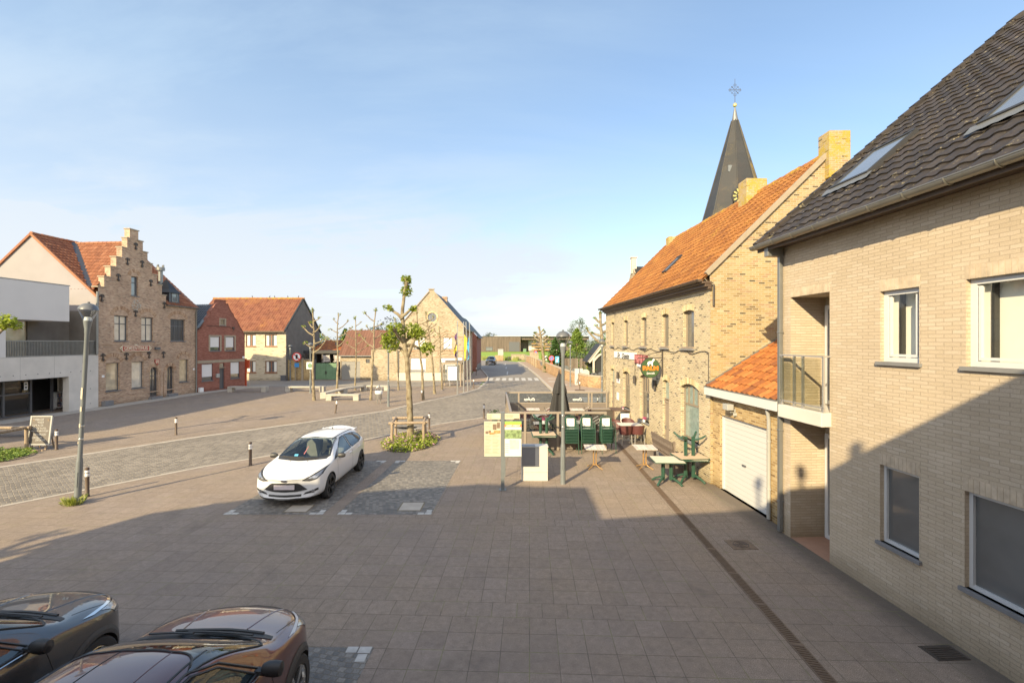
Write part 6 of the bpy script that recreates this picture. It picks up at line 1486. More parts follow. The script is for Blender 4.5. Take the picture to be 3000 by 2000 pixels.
def bush(name, label, x, y, blobs, n, size, mat, seed, trunk=None, gap=.0, group=None, z0=0.0, nf=.55):
    t = thing(name, label, 'tree', (x, y, z0), 0, group); rnd = random.Random(seed); lf = MB(); tot = sum(b[3] * b[5] for b in blobs)
    for (dx, dy, dz, rx, ry, rz) in blobs:
        k = int(n * rx * rz / tot); done = 0
        while done < k:
            d = Vector((rnd.gauss(0, 1), rnd.gauss(0, 1), rnd.gauss(0, 1))).normalized(); f = rnd.uniform(.55, 1.04)
            f *= 1 + .22 * mnoise.noise(d * 2.3 + Vector((seed, dx, dz)))
            p = Vector((dx + d.x * rx * f, dy + d.y * ry * f, dz + d.z * rz * f))
            if mnoise.noise(p * nf + Vector((seed, 0, 0))) < gap - .25: done += .35; continue
            tb = .5 + .55 * mnoise.noise(p * nf * 1.7 + Vector((0, seed, 0)))
            leaf_cluster(lf, p, size * .9, 4, size, rnd, 1.0, tb - .3, .5); done += 4
    if trunk:
        h, r = trunk; mb = MB(); mb.tube([(0, 0, -z0), (.05 * r, 0, h * .4), (0, 0, h)], [r, r * .8, r * .4], 8)
        for k in range(5):
            a = k * 1.3 + seed; b = blobs[k % len(blobs)]; mb.tube([(0, 0, h * .55 + .05 * k * h), (b[0] * .5, b[1] * .5, h * .8), (b[0] + .3 * b[3] * cos(a), b[1] + .3 * b[4] * sin(a), b[2])], [r * .4, r * .3, r * .12], 6)
        mb.build('trunk', M['bark2'], t, smooth=True, world=False)
    lf.build('crown', M[mat], t, world=False); return t
def cone(name, label, x, y, h, r, n, size, mat, seed, group=None):
    t = thing(name, label, 'tree', (x, y, 0), 0, group); rnd = random.Random(seed); lf = MB()
    for i in range(n):
        f = rnd.random() ** 1.3; z = h * f; rr = r * (1 - f) ** .75 * (1 + .25 * sin(f * 30 + seed)) + .08; a = rnd.uniform(0, 2 * pi); q = rr * rnd.uniform(.6, 1.08) * (1 + .25 * mnoise.noise(Vector((cos(a) * 2, sin(a) * 2, z * .8 + seed))))
        leaf_cluster(lf, (q * cos(a), q * sin(a), z - .15 * q), size * .8, 3, size, rnd, .7, .5 * (.5 + mnoise.noise(Vector((a, z, seed)))), .6)
    mb = MB(); mb.tube([(0, 0, 0), (0, 0, h * .9)], [r * .13, .03], 8); mb.build('trunk', M['bark2'], t, smooth=True, world=False)
    lf.build('crown', M[mat], t, world=False)
gl = 'garden trees behind the carport'
cone('conifer', 'dark pointed conifer behind the carport roof', -24.2, 66, 6.2, 1.7, 900, .3, 'leaf_dk', 1, gl)
bush('garden_tree', 'bright green garden tree between carport roof and brown roofed garage', -21.6, 64, [(0, 0, 3.8, 1.5, 1.5, 1.7), (1, 0, 3.0, 1.3, 1.2, 1.5)], 1500, .3, 'leaf_mid', 2, (4, .15), 0, gl)
bush('garden_tree', 'yellow green garden shrub beside the dark gable wall', -27.2, 64, [(0, 0, 4.2, 1.3, 1.3, 1.6), (-1.2, 0, 3.2, 1.2, 1, 1.3)], 1100, .28, 'leaf_mid', 8, (4, .15), 0, gl)
bush('garden_tree', 'green tree directly behind the brown roofed garage', -21.8, 72, [(0, 0, 5.0, 1.8, 1.5, 1.9), (2.6, 0, 5.2, 1.6, 1.4, 1.5), (5, 0, 5.3, 1.4, 1, 1.3)], 1500, .32, 'leaf_dk', 9, (5, .2), 0, gl)
bush('purple_beech', 'dark purple beech tree rising behind the pale annexe wall', -20.2, 75, [(0, 0, 6, 2.7, 2.5, 2.4), (1.6, 0, 4.6, 2.2, 2, 2), (-1.6, 0, 4.7, 2, 2, 1.9), (.3, 0, 3, 2.6, 2, 2)], 3600, .26, 'leaf_purple', 3, (5, .25), .05)
gr = 'trees beyond the churchyard'
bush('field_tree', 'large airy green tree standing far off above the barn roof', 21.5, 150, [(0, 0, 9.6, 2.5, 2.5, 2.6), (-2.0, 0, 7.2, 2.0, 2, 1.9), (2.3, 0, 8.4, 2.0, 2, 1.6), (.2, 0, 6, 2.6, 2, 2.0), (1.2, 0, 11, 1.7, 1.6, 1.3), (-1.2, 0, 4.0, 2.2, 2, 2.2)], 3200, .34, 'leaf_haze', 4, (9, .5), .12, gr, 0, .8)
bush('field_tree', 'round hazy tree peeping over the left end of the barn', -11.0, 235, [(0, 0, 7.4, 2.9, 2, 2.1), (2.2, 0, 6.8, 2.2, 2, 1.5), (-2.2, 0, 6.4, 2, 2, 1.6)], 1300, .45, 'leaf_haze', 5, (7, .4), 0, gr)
cone('conifer', 'bushy bright green conifer right of the lamp head', 8.9, 62.5, 6.1, 2.0, 1700, .3, 'leaf_mid', 6, gr)
cone('conifer', 'dark green conifer left of the lamp head', 6.15, 64, 4.9, 1.5, 1300, .3, 'leaf_dk', 7, gr)
cone('conifer', 'second dark conifer half hidden by the lamp head', 7.3, 66.5, 4.3, 1.3, 800, .3, 'leaf_dk', 11, gr)
cone('conifer', 'slim lime yellow cypress in front of the grey fence', 9.45, 56, 2.4, .33, 300, .16, 'leaf_lime', 12, gr)
cone('conifer', 'thin yellow cypress beside the flag mast by the wall', 4.95, 72, 4.6, .32, 220, .22, 'leaf_lime', 13, gr)
bush('shrub', 'grey green shrubs along the churchyard fence', 9.2, 59.5, [(0, 0, 1.8, 1.9, 1, 1.5), (-1.5, 0, 1.4, 1.2, 1, 1.2)], 900, .22, 'leaf_haze', 14, None, 0, gr)
bush('shrub', 'reddish brown shrub behind the no parking sign', 6.9, 63, [(0, 0, 1.6, 1.1, 1, 1.5)], 400, .22, 'leaf_purple', 15, None, 0, gr)
bush('shrub', 'dark hedge between graves behind the churchyard wall', 8.0, 50.5, [(0, 0, .9, .8, .6, .8), (1.0, .5, .7, .7, .6, .7)], 500, .14, 'leaf_dk', 16, None, 0, gr)
bush('garden_tree', 'dark green tree behind the shed beside the corner trunk', 12.2, 58.5, [(0, 0, 3.6, 1.6, 1.5, 2.3), (1.2, 0, 4.6, 1.4, 1.3, 2.2), (-.8, 0, 2.3, 1.2, 1.1, 1.8)], 1300, .26, 'leaf_mid', 17, (4, .18), 0, gr)
# far tree line reads as one mass
rnd = random.Random(77); mb = MB()
for i in range(150):
    a = rnd.uniform(-.7, .62); d = rnd.uniform(420, 900); x = d * a; h = rnd.uniform(4, 10) * d / 600
    if -.02 < a < .09: h *= .45
    for k in range(14): leaf_cluster(mb, (x + rnd.uniform(-1, 1) * h * 1.4, d, rnd.uniform(.1, 1) ** 1.2 * h), h * .4, 3, h * .34, rnd, 1, 0, 1)
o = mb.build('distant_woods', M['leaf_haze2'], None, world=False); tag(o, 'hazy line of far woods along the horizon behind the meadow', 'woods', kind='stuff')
rnd = random.Random(78); mb = MB()
for i in range(70):
    a = rnd.uniform(.16, .27); d = rnd.uniform(150, 260); x = d * a; h = rnd.uniform(2.5, 5.5)
    for k in range(12): leaf_cluster(mb, (x + rnd.uniform(-1, 1) * h * 1.2, d, rnd.random() * h), h * .35, 3, h * .3, rnd, 1, 0, 1)
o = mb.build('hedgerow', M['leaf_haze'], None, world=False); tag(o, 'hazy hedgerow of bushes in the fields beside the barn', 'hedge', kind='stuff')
rnd = random.Random(79); mb = MB()
for i in range(1500):
    x = rnd.uniform(-9, 1.5); y = rnd.uniform(106, 109.5) + max(0, -x * .25); mb.add([(x, y, 0), (x + .12, y, 0), (x + rnd.uniform(-.2, .3), y, rnd.uniform(.5, 1.2))], [(0, 1, 2)])
o = mb.build('tall_grass', M['grass_blade'], None, world=False); tag(o, 'tall grass along the meadow edge at the end of the road', 'grass', kind='stuff')

# ============================================================== street lamps
def lamp(x, y, h, label, tilt=0, sticker=False):
    t = thing('street_lamp', label, 'street lamp', (x, y, 0), 0, 'grey street lamps with clear bowls'); k = h / 4.6
    mb = MB(); mb.lathe([(.085, 0), (.078, .03), (.074, 1.1), (.068, 1.16), (.054, 1.24), (.05, h - .82), (.058, h - .8), (.058, h - .7), (.09, h - .52), (.098, h - .47), (.0, h - .47)], 16); mb.box(-.03, .03, -.079, -.07, .45, .85); mb.build('pole', M['lamp_grey'], t, smooth=True, world=False, sharp=30)
    mb = MB(); mb.lathe([(.22, h - .175), (.215, h - .16), (.185, h - .09), (.12, h - .03), (.04, h - .005), (0, h)], 24); mb.lathe([(.22, h - .175), (.19, h - .17), (0, h - .15)], 24); mb.lathe([(.03, h), (.03, h + .03), (0, h + .035)], 10); mb.build('hood', M['lamp_hood'], t, smooth=True, world=False)
    mb = MB(); mb.lathe([(.212, h - .17), (.2, h - .21), (.09, h - .47)], 24); mb.build('glass_bowl', M['glass_lamp'], t, smooth=True, world=False)
    mb = MB(); mb.lathe([(.085, h - .47), (.07, h - .38), (.05, h - .375), (0, h - .375)], 16); mb.build('reflector', M['lamp_white'], t, smooth=True, world=False)
    mb = MB()
    for zz_ in (1.7, 2.05): mb.lathe([(.056, zz_), (.06, zz_ + .01), (.06, zz_ + .03), (.055, zz_ + .04)], 14)
    mb.build('strap', M['steel'], t, smooth=True, world=False)
    if sticker:
        mb = MB()
        for a, zz_, w_, h_ in ((-1.6, 1.75 * k, .07, .1), (-1.5, 2.12 * k, .08, .12), (-1.55, 2.4 * k, .09, .3), (-1.9, 1.6, .06, .05)):
            mb.add([(.062 * cos(a + s_ * w_ / .12), .062 * sin(a + s_ * w_ / .12), zz_ + e_ * h_) for s_, e_ in ((-.5, 0), (0, 0), (.5, 0), (.5, 1), (0, 1), (-.5, 1))], [(0, 1, 4, 5), (1, 2, 3, 4)])
        mb.build('sticker', M['board_cream'], t, world=False)
    t.rotation_euler = (0, tilt, 0); return t
lamp(-11.6, 12.14, 5.35, 'tall leaning grey street lamp with stickers in the left foreground', radians(3.3), True)
lamp(1.55, 13.83, 4.64, 'grey street lamp beside the ivory cabinet and stacked green chairs', 0, False)
lamp(-25.01, 51.3, 4.0, 'slim street lamp against the dark gable of the cream brick house')
l4 = lamp(-17.02, 38.41, 4.26, 'street lamp carrying a green square sign beside a leafing tree')
mb = MB(); mb.box(-.28, .28, -.1, -.08, 2.02, 2.62); mb.build('square_sign', M['signwhite'], l4, world=False)
mb = MB(); mb.lathe([(0, 0), (.2, 0), (.2, .012), (0, .012)], 16, (0, -.1, 2.32), M=Matrix.Rotation(radians(90), 3, 'X')); mb.box(-.25, .25, -.105, -.1, 2.05, 2.09); mb.box(-.25, .25, -.105, -.1, 2.55, 2.59); mb.build('sign_emblem', M['gate_green'], l4, world=False)
lamp(-8.25, 30.36, 4.2, 'slim street lamp right of the waste bin on the square')
lamp(5.49, 42.8, 4.4, 'street lamp standing against the churchyard wall')
lamp(5.94, 30.0, 4.5, 'street lamp at the far corner of the café by the thick tree')

def bollard(x, y, label, tilt=(0, 0), h=.82, foot=False):
    t = thing('bollard', label, 'bollard', (x, y, 0), 0, 'brown bollards with white bands')
    mb = MB(); mb.lathe([(.06, 0), (.058, .05), (.05, .06), (.048, h - .06), (.052, h - .05), (.05, h - .02), (.03, h), (0, h + .005)], 14); mb.build('post', M['brown_fascia'], t, smooth=True, world=False)
    mb = MB(); mb.lathe([(.0505, h - .25), (.052, h - .245), (.052, h - .175), (.0505, h - .17)], 14); mb.lathe([(.0505, h - .15), (.052, h - .145), (.052, h - .085), (.0505, h - .08)], 14); mb.build('white_band', M['signwhite'], t, smooth=True, world=False)
    if foot: mb = MB(); mb.box(-.4, .4, -.25, .25, .11, .2); mb.build('foot', M['brown_fascia'], t, world=False, bevel=.03)
    t.rotation_euler = (tilt[0], tilt[1], 0)
bollard(-9.13, 15.88, 'bollard left of the white car at the cobbled road'); bollard(-11.82, 12.66, 'bollard directly behind the leaning lamp')
bollard(-1.58, 25.68, 'bollard between the terrace and the cobbled road'); bollard(-4.09, 22.47, 'bollard just right of the staked tree')
bollard(-15.58, 21.1, 'bollard on the far side of the cobbled road near its middle'); bollard(-10.71, 27.57, 'bollard leaning sideways in front of the concrete benches', (0, radians(8)))
bollard(-18.21, 18.19, 'bollard beside the chalk board'); bollard(-6.66, 33.6, 'bollard standing in front of a bare tree trunk'); bollard(-3.55, 42.19, 'bollard right of the flagpoles', h=.9)
bollard(5.85, 39.3, 'bollard on a block foot on the churchyard pavement', foot=True, h=.95); bollard(5.5, 29.2, 'bollard seen through the glass behind the café corner'); bollard(1.1, 29.5, 'bollard seen through the left terrace glass')
bollard(-4.6, 58.5, 'thin bollard on the shaded pavement by the road', h=1.1)

# =================================================================== benches
def bench(x, y, l, rz, label, h=.47, d=.52):
    t = thing('concrete_bench', label, 'bench', (x, y, 0), rz, 'concrete benches on the square')
    mb = MB(); mb.box(-l / 2, l / 2, -d / 2, d / 2, h - .12, h); mb.build('seat', M['bench_conc'], t, world=False, bevel=.012)
    for s_ in (-1, 1):
        mb = MB(); a = s_ * l / 2; mb.box(min(a, a - s_ * .4), max(a, a - s_ * .4), -d / 2 + .003, d / 2 - .003, 0, h - .121); mb.build('leg', M['bench_conc'], t, world=False, bevel=.01)
bench(-22.85, 39.4, 3.3, 0, 'long concrete bench in shade before the red brick house'); bench(-17.9, 39.5, 3.3, 0, 'concrete bench left of the two tree trunks')
bench(-12.45, 33.6, 2.4, 0, 'nearest concrete bench with open middle facing the road'); bench(-14.2, 36.2, 3.4, radians(86), 'angled concrete bench running away left of the nearest bench')
bench(-13.6, 39.2, 2.8, radians(65), 'slanting concrete bench behind the nearest bench'); bench(-12.05, 40.4, 2.3, 0, 'farthest concrete bench left of the waste bin')
bench(-22.6, 20.6, 2.6, radians(4), 'concrete bench in sun cut by the left edge')
# ============================================================= flags, shelter
def flag(x, y, h, label, cols, emblem=None, lean=0.0, seed=0):
    t = thing('flagpole', label, 'flagpole', (x, y, 0), 0, 'flagpoles by the bus shelter')
    mb = MB(); mb.lathe([(.075, 0), (.07, .1), (.05, h * .6), (.035, h), (.06, h), (.06, h + .03), (0, h + .04)], 12); mb.build('pole', M['steel'], t, smooth=True, world=False)
    f = MB(); n = 8; m = len(cols); zt = h - .8 - .1 * seed; rnd = random.Random(seed)
    for i in range(n):
        for j in range(4):
            def p(a, b): 
                w_ = b / 4 * .26; return Vector((-.06 - w_ * (.6 + .4 * cos(a * 1.1 + seed)) if seed != 2 else .03 + w_ * (1 - a / n * .4) - .25 * (b == 4) * (a > 4), .07 * sin(b * 2.1 + a * .5 + seed), zt - a * .245 - b * .1))
            f.quad(p(i, j), p(i + 1, j), p(i + 1, j + 1), p(i, j + 1), int(i * m / n) if m > 3 or seed == 0 else int(j * m / 4))
    f.build('flag', [M[c] for c in cols], t, world=False)
    t.rotation_euler.y = lean
flag(-4.5, 37.54, 6.0, 'flagpole with purple and yellow striped flag, nearest of the row', ['purple', 'flagyellow', 'purple', 'flagyellow', 'purple', 'purple'], seed=1)
flag(-4.15, 39.07, 6.0, 'flagpole with plain yellow flag, second of the row', ['flagyellow', 'flagyellow'], seed=2)
flag(-3.92, 40.3, 6.05, 'flagpole with black yellow red flag, third of the row', ['black', 'flagyellow', 'flagred'], seed=3, lean=-radians(1.5))
flag(-3.82, 42.0, 6.05, 'flagpole with blue flag, farthest of the row', ['skyblue', 'skyblue'], seed=4, lean=-radians(1))
s = thing('bus_shelter', 'glazed bus shelter with white poster case behind the flagpoles', 'bus shelter', (-5.85, 44.5, 0))
for x in (-6.72, -4.98):
    for y in (44.05, 45.3): mb = MB(); mb.box(x - .05, x + .05, y - .05, y + .05, 0, 2.15); mb.build('post', M['taupe'], s)
mb = MB(); mb.box(-6.85, -4.85, 43.95, 45.45, 2.15, 2.3); ro = mb.build('roof', M['coping'], s)
mb = MB(); mb.box(-6.5, -4.7, 44.2, 45.4, 2.3, 2.5); mb.build('roof_planting', M['screen_low'], ro)
mb = MB(); mb.box(-6.3, -5.15, 44.06, 44.14, .55, 2.0); pc = mb.build('poster_frame', M['dgrey'], s); mb = MB(); mb.box(-6.22, -5.23, 44.04, 44.06, .62, 1.93); mb.build('poster', M['signwhite'], pc)
mb = MB(); mb.box(-6.71, -6.69, 44.1, 45.25, .25, 2.1); mb.box(-6.65, -5.05, 45.28, 45.3, .25, 2.1); mb.build('glass_wall', M['glass_screen'], s)
mb = MB(); mb.box(-6.2, -5.3, 44.5, 44.85, .45, .5)
for x in (-6.1, -5.4): mb.box(x - .03, x + .03, 44.6, 44.75, 0, .45)
mb.build('seat', M['alu'], s)
s = thing('wooden_sign_post', 'weathered wooden post beside the bus shelter', 'post', (-4.7, 44.6, 0))
mb = MB(); mb.cyl((0, 0, 0), (0, 0, 2.4), .09, n=8); mb.build('post', M['wood_post'], s, world=False); mb = MB(); mb.box(-.3, .3, -.06, .06, 2.1, 2.2); mb.build('crossbar', M['wood_post'], s, world=False)
s = thing('waste_bin', 'steel waste bin with curved hood on the square', 'bin', (-9.33, 31.87, 0))
mb = MB(); mb.cyl((-.1, 0, 0), (-.1, 0, 1.0), .03); mb.cyl((.12, 0, 0), (.12, 0, 1.0), .03); mb.tube([(-.22, 0, .85), (-.2, 0, 1.05), (-.05, 0, 1.2), (.1, 0, 1.2), (.2, 0, 1.1), (.22, 0, .9)], .03, 8); mb.build('frame', M['steel'], s, world=False, smooth=True)
mb = MB(); mb.lathe([(0, .3), (.22, .3), (.24, .35), (.25, .85), (.22, .85), (.2, .5), (0, .5)], 18); mb.build('bin', M['steel'], s, world=False, smooth=True); mb = MB(); mb.lathe([(.255, .7), (.258, .72), (.258, .88), (.25, .9)], 18); mb.build('bin_liner', M['signwhite'], s, world=False, smooth=True)
mb = MB(); mb.lathe([(.05, 1.16), (.09, 1.2), (.08, 1.28), (0, 1.3)], 12); mb.build('hood_knob', M['steel'], s, world=False, smooth=True)

# ==================================================================== signs
def rsign(x, y, h, r, label, kind, postm='zinc', z0=.11, disc2=None):
    t = thing('road_sign', label, 'road sign', (x, y, 0)); mb = MB(); mb.cyl((0, 0, 0), (0, 0, h + r), .035, n=8); mb.build('post', M[postm], t, world=False)
    rx = Matrix.Rotation(radians(90), 3, 'X')
    def disc(cz, rr, m1, m2, bar=True):
        mb = MB(); mb.lathe([(0, 0), (rr, 0), (rr, .025), (0, .025)], 24, (0, -.05, cz), M=rx); d = mb.build('disc', M[m1], t, world=False)
        mb = MB(); mb.lathe([(0, .026), (rr * .76, .026), (rr * .76, .03), (0, .031)], 24, (0, -.05, cz), M=rx); mb.build('disc_field', M[m2], d, world=False)
        if bar: mb = MB(); mb.beam((-rr * .6, -.085, cz + rr * .6), (rr * .6, -.085, cz - rr * .6), .01, rr * .24, up=(.7, 0, .7)); mb.build('slash', M['signred'], d, world=False)
    disc(h, r, 'signred', kind[0], kind[1]); return t
t = rsign(4.42, 85.3, 2.3, .38, 'no parking disc on a thin post farthest along the churchyard', ('signblue', True))
t = rsign(5.25, 60.6, 2.15, .36, 'no parking disc on a wooden orange post by the churchyard wall', ('signblue', True))
mb = MB(); mb.box(-.16, .16, -.06, .1, 0, 1.6); mb.build('orange_base', M['orangepost'], t, world=False)
t = rsign(-24.1, 51.0, 2.65, .5, 'red ringed round sign at the ochre yard wall', ('signwhite', True), 'iron')
mb = MB(); mb.box(-.25, .25, -.07, -.04, 1.5, 1.95); mb.build('sub_plate', M['signblue'], t, world=False)
mb = MB(); mb.box(-.12, .12, -.09, -.085, 2.4, 2.9); mb.build('sign_symbol', M['black'], t, world=False)
s = thing('bus_stop_post', 'orange red post with boxy panels at the corner of the red brick house', 'post', (-25.75, 44.0, 0))
mb = MB(); mb.box(-.07, .07, -.07, .07, 0, 2.7); mb.build('post', M['orangepost'], s, world=False); mb = MB(); mb.box(-.32, .3, -.08, .08, 1.95, 2.35); mb.box(-.18, .36, -.085, .085, 1.75, 2.6); mb.build('panel', M['orangepost'], s, world=False)
for x, y, z, w_, h_, m1, lb, m2 in ((5.95, 60, 2.0, .48, .82, 'skyblue', 'blue and white notice board behind the no parking sign', 'signwhite'), (4.9, 66, 2.0, .36, .6, 'signwhite', 'white sign with black slash beside the leaning street tree', 'black'), (8.6, 39.4, 1.3, .5, .95, 'skyblue', 'blue patterned notice at the thick tree by the café corner', 'signwhite'), (6.55, 44.6, .9, .75, 1.6, 'cab_white', 'ivory cabinet at the churchyard wall half hidden by the parasol', 'cab_grey')):
    t = thing('notice_board' if m1 != 'cab_white' else 'street_cabinet', lb, 'notice board' if m1 != 'cab_white' else 'cabinet', (x, y, 0)); mb = MB(); mb.box(-w_ / 2, w_ / 2, -.03, .03 if m1 != 'cab_white' else .3, z - h_ / 2, z + h_ / 2); mb.build('panel', M[m1], t, world=False)
    mb = MB()
    if m2 == 'black': mb.beam((-w_ * .35, -.035, z - h_ * .35), (w_ * .35, -.035, z + h_ * .35), .01, .12)
    elif m1 == 'skyblue' and x > 8:
        for i in range(3):
            for j in range(4): mb.box(-w_ * .42 + i * w_ * .3, -w_ * .42 + i * w_ * .3 + .14, -.036, -.03, z - h_ * .42 + j * h_ * .23, z - h_ * .42 + j * h_ * .23 + .16)
    else: mb.prism([(-w_ * .4, -.033, z - h_ * .4), (w_ * .1, -.033, z - h_ * .4), (w_ * .35, -.033, z + h_ * .35), (0, -.033, z + h_ * .1)], (0, -.004, 0))
    mb.build('print', M[m2], t, world=False)
    mb = MB()
    for k in (-w_ * .35, w_ * .35): mb.box(k - .03, k + .03, -.02, .04, 0, z - h_ / 2)
    mb.build('post', M['zinc'], t, world=False)
t = thing('flag_mast', 'thin white mast behind the churchyard wall', 'mast', (4.75, 70, 0)); mb = MB(); mb.cyl((0, 0, 0), (0, 0, 6.2), .07, .05, 8); mb.lathe([(.1, 6.2), (.1, 6.35), (0, 6.4)], 8); mb.build('pole', M['white'], t, world=False)
t = thing('small_planter', 'pale blue rimmed tub hung at the churchyard wall', 'planter', (4.5, 66.5, .9)); mb = MB(); mb.lathe([(0, 0), (.3, 0), (.42, .45), (.45, .5), (0, .5)], 14); mb.build('tub', M['pane_blue'], t, world=False); mb = MB(); mb.cyl((0, 0, -.9), (0, 0, 0), .06); mb.build('stand', M['coping'], t, world=False)

# ============================================= chalk board and information board
s = thing('chalk_board', 'brown A-frame chalk board lettered with barbecue and bread offers', 'board', (-18.95, 18.2, 0), radians(2))
def tilted(mb, pts_box, M_): mb.box(*pts_box, M=M_)
Mt = Matrix.Rotation(radians(-7), 4, 'X')
mb = MB(); mb.box(-.39, .39, -.02, .02, .22, 1.3, M=Mt); bd = mb.build('board', M['chalkboard'], s, world=False)
mb = MB()
for b in ((-.42, -.37, -.03, .03, .2, 1.33), (.37, .42, -.03, .03, .2, 1.33), (-.42, .42, -.028, .028, 1.3, 1.34), (-.42, .42, -.032, .032, .18, .23)): mb.box(*b, M=Mt)
mb.build('board_frame', M['pipe_grey'], bd, world=False)
mb = MB()
for k in (-.28, .28): mb.box(k - .035, k + .035, -.03, .03, 0, .2, M=Mt); mb.beam((k, .35, 0), (k, .12, 1.2), .05, .03)
mb.box(-.4, .4, -.25, -.2, 0, .05); mb.build('leg', M['wood_post'], s, world=False)
class Tilt(Wall):
    def P(s, u, z, o=0.0): return super().P(u, z, o + z * -.1228)
Wk = Tilt(-18.95, 18.2, 1, .035, 1)
for ln, (tx, z, w_, dx) in enumerate((('BARBECUE', 1.19, .42, -.1), ('VLEES', 1.08, .24, 0), ("COTE A L'OS", .96, .42, -.1), ("HONDE PATE'S", .84, .56, -.04), ('BELEGDE BROODJES', .73, .68, 0), ('VERS BROOD', .6, .48, .02), ('GEKOELDE', .48, .38, -.08), ('DRANKEN', .38, .38, .06))):
    text('chalk_lettering', tx, Wk, dx, z, .028, w_, .075, M['chalk'], None, .003, .2)
for o in [o for o in list(bpy.data.objects) if o.name.startswith('chalk_lettering') and o.parent is None]:
    mw = s.matrix_world.copy(); bpy.context.view_layer.update(); o.parent = bd; o.matrix_parent_inverse = s.matrix_world.inverted()
s = thing('information_board', 'two-panel tourist information board on a dark grey post', 'information board', (-.27, 13.25, 0))
mb = MB(); mb.box(-.05, .05, -.05, .05, .02, 2.26); mb.box(-.1, .1, -.1, .1, 0, .02); mb.build('post', M['lamp_grey'], s, world=False)
mb = MB(); mb.box(.03, .06, 1.3, 1.33, 0, 1.6); mb.beam((.03, .03, 1.5), (.045, 1.31, 1.5), .03, .03); mb.build('rear_support', M['lamp_grey'], s, world=False)
mb = MB()
for b in ((-.545, -.05, -.04, -.01, .97, 2.01), (.05, .55, -.04, -.01, .97, 2.01), (-.47, -.05, -.04, -.01, 2.05, 2.24), (.05, .5, -.04, -.01, 2.05, 2.24)): mb.box(*b)
mb.box(-.55, .56, -.03, .0, .955, .975); mb.box(-.48, .51, -.03, 0, 2.035, 2.05); mb.build('panel_frame', M['lamp_grey'], s, world=False)
def pr(name, mat, boxes, o=-.044):
    mb = MB()
    for (a, b, c_, d) in boxes: mb.box(a, b, o, -.035, c_, d)
    return mb.build(name, M[mat], s, world=False)
pr('history_panel', 'board_cream', [(-.535, -.06, .985, 2.0), (-.46, -.06, 2.06, 2.23), (.06, .49, 2.06, 2.23)]); pr('map_panel', 'board_white', [(.06, .54, .985, 1.54), (.06, .54, 1.7, 1.84)])
pr('lime_strip', 'limegreen', [(.06, .54, 1.92, 2.0)]); pr('orange_strip', 'orange', [(.06, .54, 1.84, 1.92)]); pr('landscape_photo', 'photo_green', [(.06, .54, 1.5, 1.76)], -.0465)
pr('map_print', 'map_green', [(.2, .47, 1.2, 1.47), (-.3, -.08, 2.1, 2.2), (.08, .4, 2.1, 2.13)], -.0465)
pr('sepia_photos', 'photo_sepia', [(-.29, -.18, 1.76, 1.92), (-.17, -.08, 1.8, 1.97), (-.5, -.42, 1.64, 1.72), (-.41, -.34, 1.66, 1.74), (.32, .48, 2.06, 2.09)], -.047); pr('roof_photos', 'photo_orange', [(-.39, -.24, 1.62, 1.68), (-.26, -.07, 1.65, 1.74)], -.0475)
mb = MB()
for i in range(22):
    z = 1.95 - i * .042
    for a, b in ((-.51, -.32), (-.3, -.09)):
        if (z > 1.62 and a > -.4) or 1.58 < z < 1.78 and a < -.4: continue
        mb.box(a, b - .03 * ((i * 7) % 3), -.0465, -.04, z, z + .012)
for a, b in ((-.45, -.32), (.07, .3)):
    for i in range(4): mb.box(a, b, -.0465, -.04, 2.09 + i * .03, 2.1 + i * .03)
for i in range(5): mb.box(.07, .17, -.0465, -.04, 1.1 + i * .06, 1.112 + i * .06)
mb.build('small_print', M['cab_grey' if False else 'coping'], s, world=False)
Wi = Wall(-.27, 13.25, 1, 0, 1); text('lettering', 'LANDER AMBACHT', Wi, .3, 1.88, .0455, .42, .045, M['signwhite'], s, .002, 0, bold=.02)
s = thing('utility_box', 'ivory electricity cabinet with a grey corner panel in front of terrace', 'cabinet', (.7, 14.28, 0))
mb = MB(); mb.box(-.41, .41, -.18, .18, 0, .26); mb.build('base', M['cab_white'], s, world=False, bevel=.006)
mb = MB(); mb.box(-.41, .41, -.18, .18, .265, 1.04); mb.box(-.425, .425, -.195, .195, 1.04, 1.07); mb.build('housing', M['cab_white'], s, world=False, bevel=.006)
mb = MB(); mb.box(-.4, .02, -.186, -.175, .46, 1.035); mb.box(-.425, .02, -.197, .1, 1.069, 1.073); mb.build('grey_panel', M['cab_grey'], s, world=False)
# ============================================================== ground fittings
def fit(name, label, x, y, w_, d, mat, slots=0, rz=0.0, cat='drain cover', frame=True):
    t = thing(name, label, cat, (x, y, 0), rz); mb = MB(); mb.box(-w_ / 2, w_ / 2, -d / 2, d / 2, .0, .008); mb.build('frame', M[mat], t, world=False)
    mb = MB(); k = .88; mb.box(-w_ / 2 * k, w_ / 2 * k, -d / 2 * k, d / 2 * k, .008, .011)
    for i in range(slots): mb.box(-w_ * .4, w_ * .4, -d * .4 + i * d * .8 / slots, -d * .4 + (i + .5) * d * .8 / slots, .0112, .017)
    mb.build('cover', M[mat if slots else 'kerb'], t, world=False)
fit('manhole_cover', 'square paved manhole cover in the empty parking bay', -2.63, 11.9, .62, .62, 'earth', cat='manhole cover'); fit('manhole_cover', 'square paved manhole cover under the white car nose', -5.5, 11.75, .62, .5, 'earth', cat='manhole cover')
t = thing('manhole_cover', 'small square cast iron cover with ringed lid beside the drain channel', 'manhole cover', (4.86, 9.66, 0)); mb = MB(); mb.box(-.26, .26, -.22, .22, 0, .009); mb.lathe([(.2, .0), (.2, .011), (0, .0115)], 20); mb.build('frame', M['drain'], t, world=False)
mb = MB()
for k in range(1, 4): mb.tube([(.05 * k * cos(2 * pi * i / 20), .05 * k * sin(2 * pi * i / 20), .0125) for i in range(20)], .006, 5, closed=True)
mb.box(-.17, .17, -.006, .006, .0118, .017); mb.build('grip_pattern', M['iron'], t, world=False)
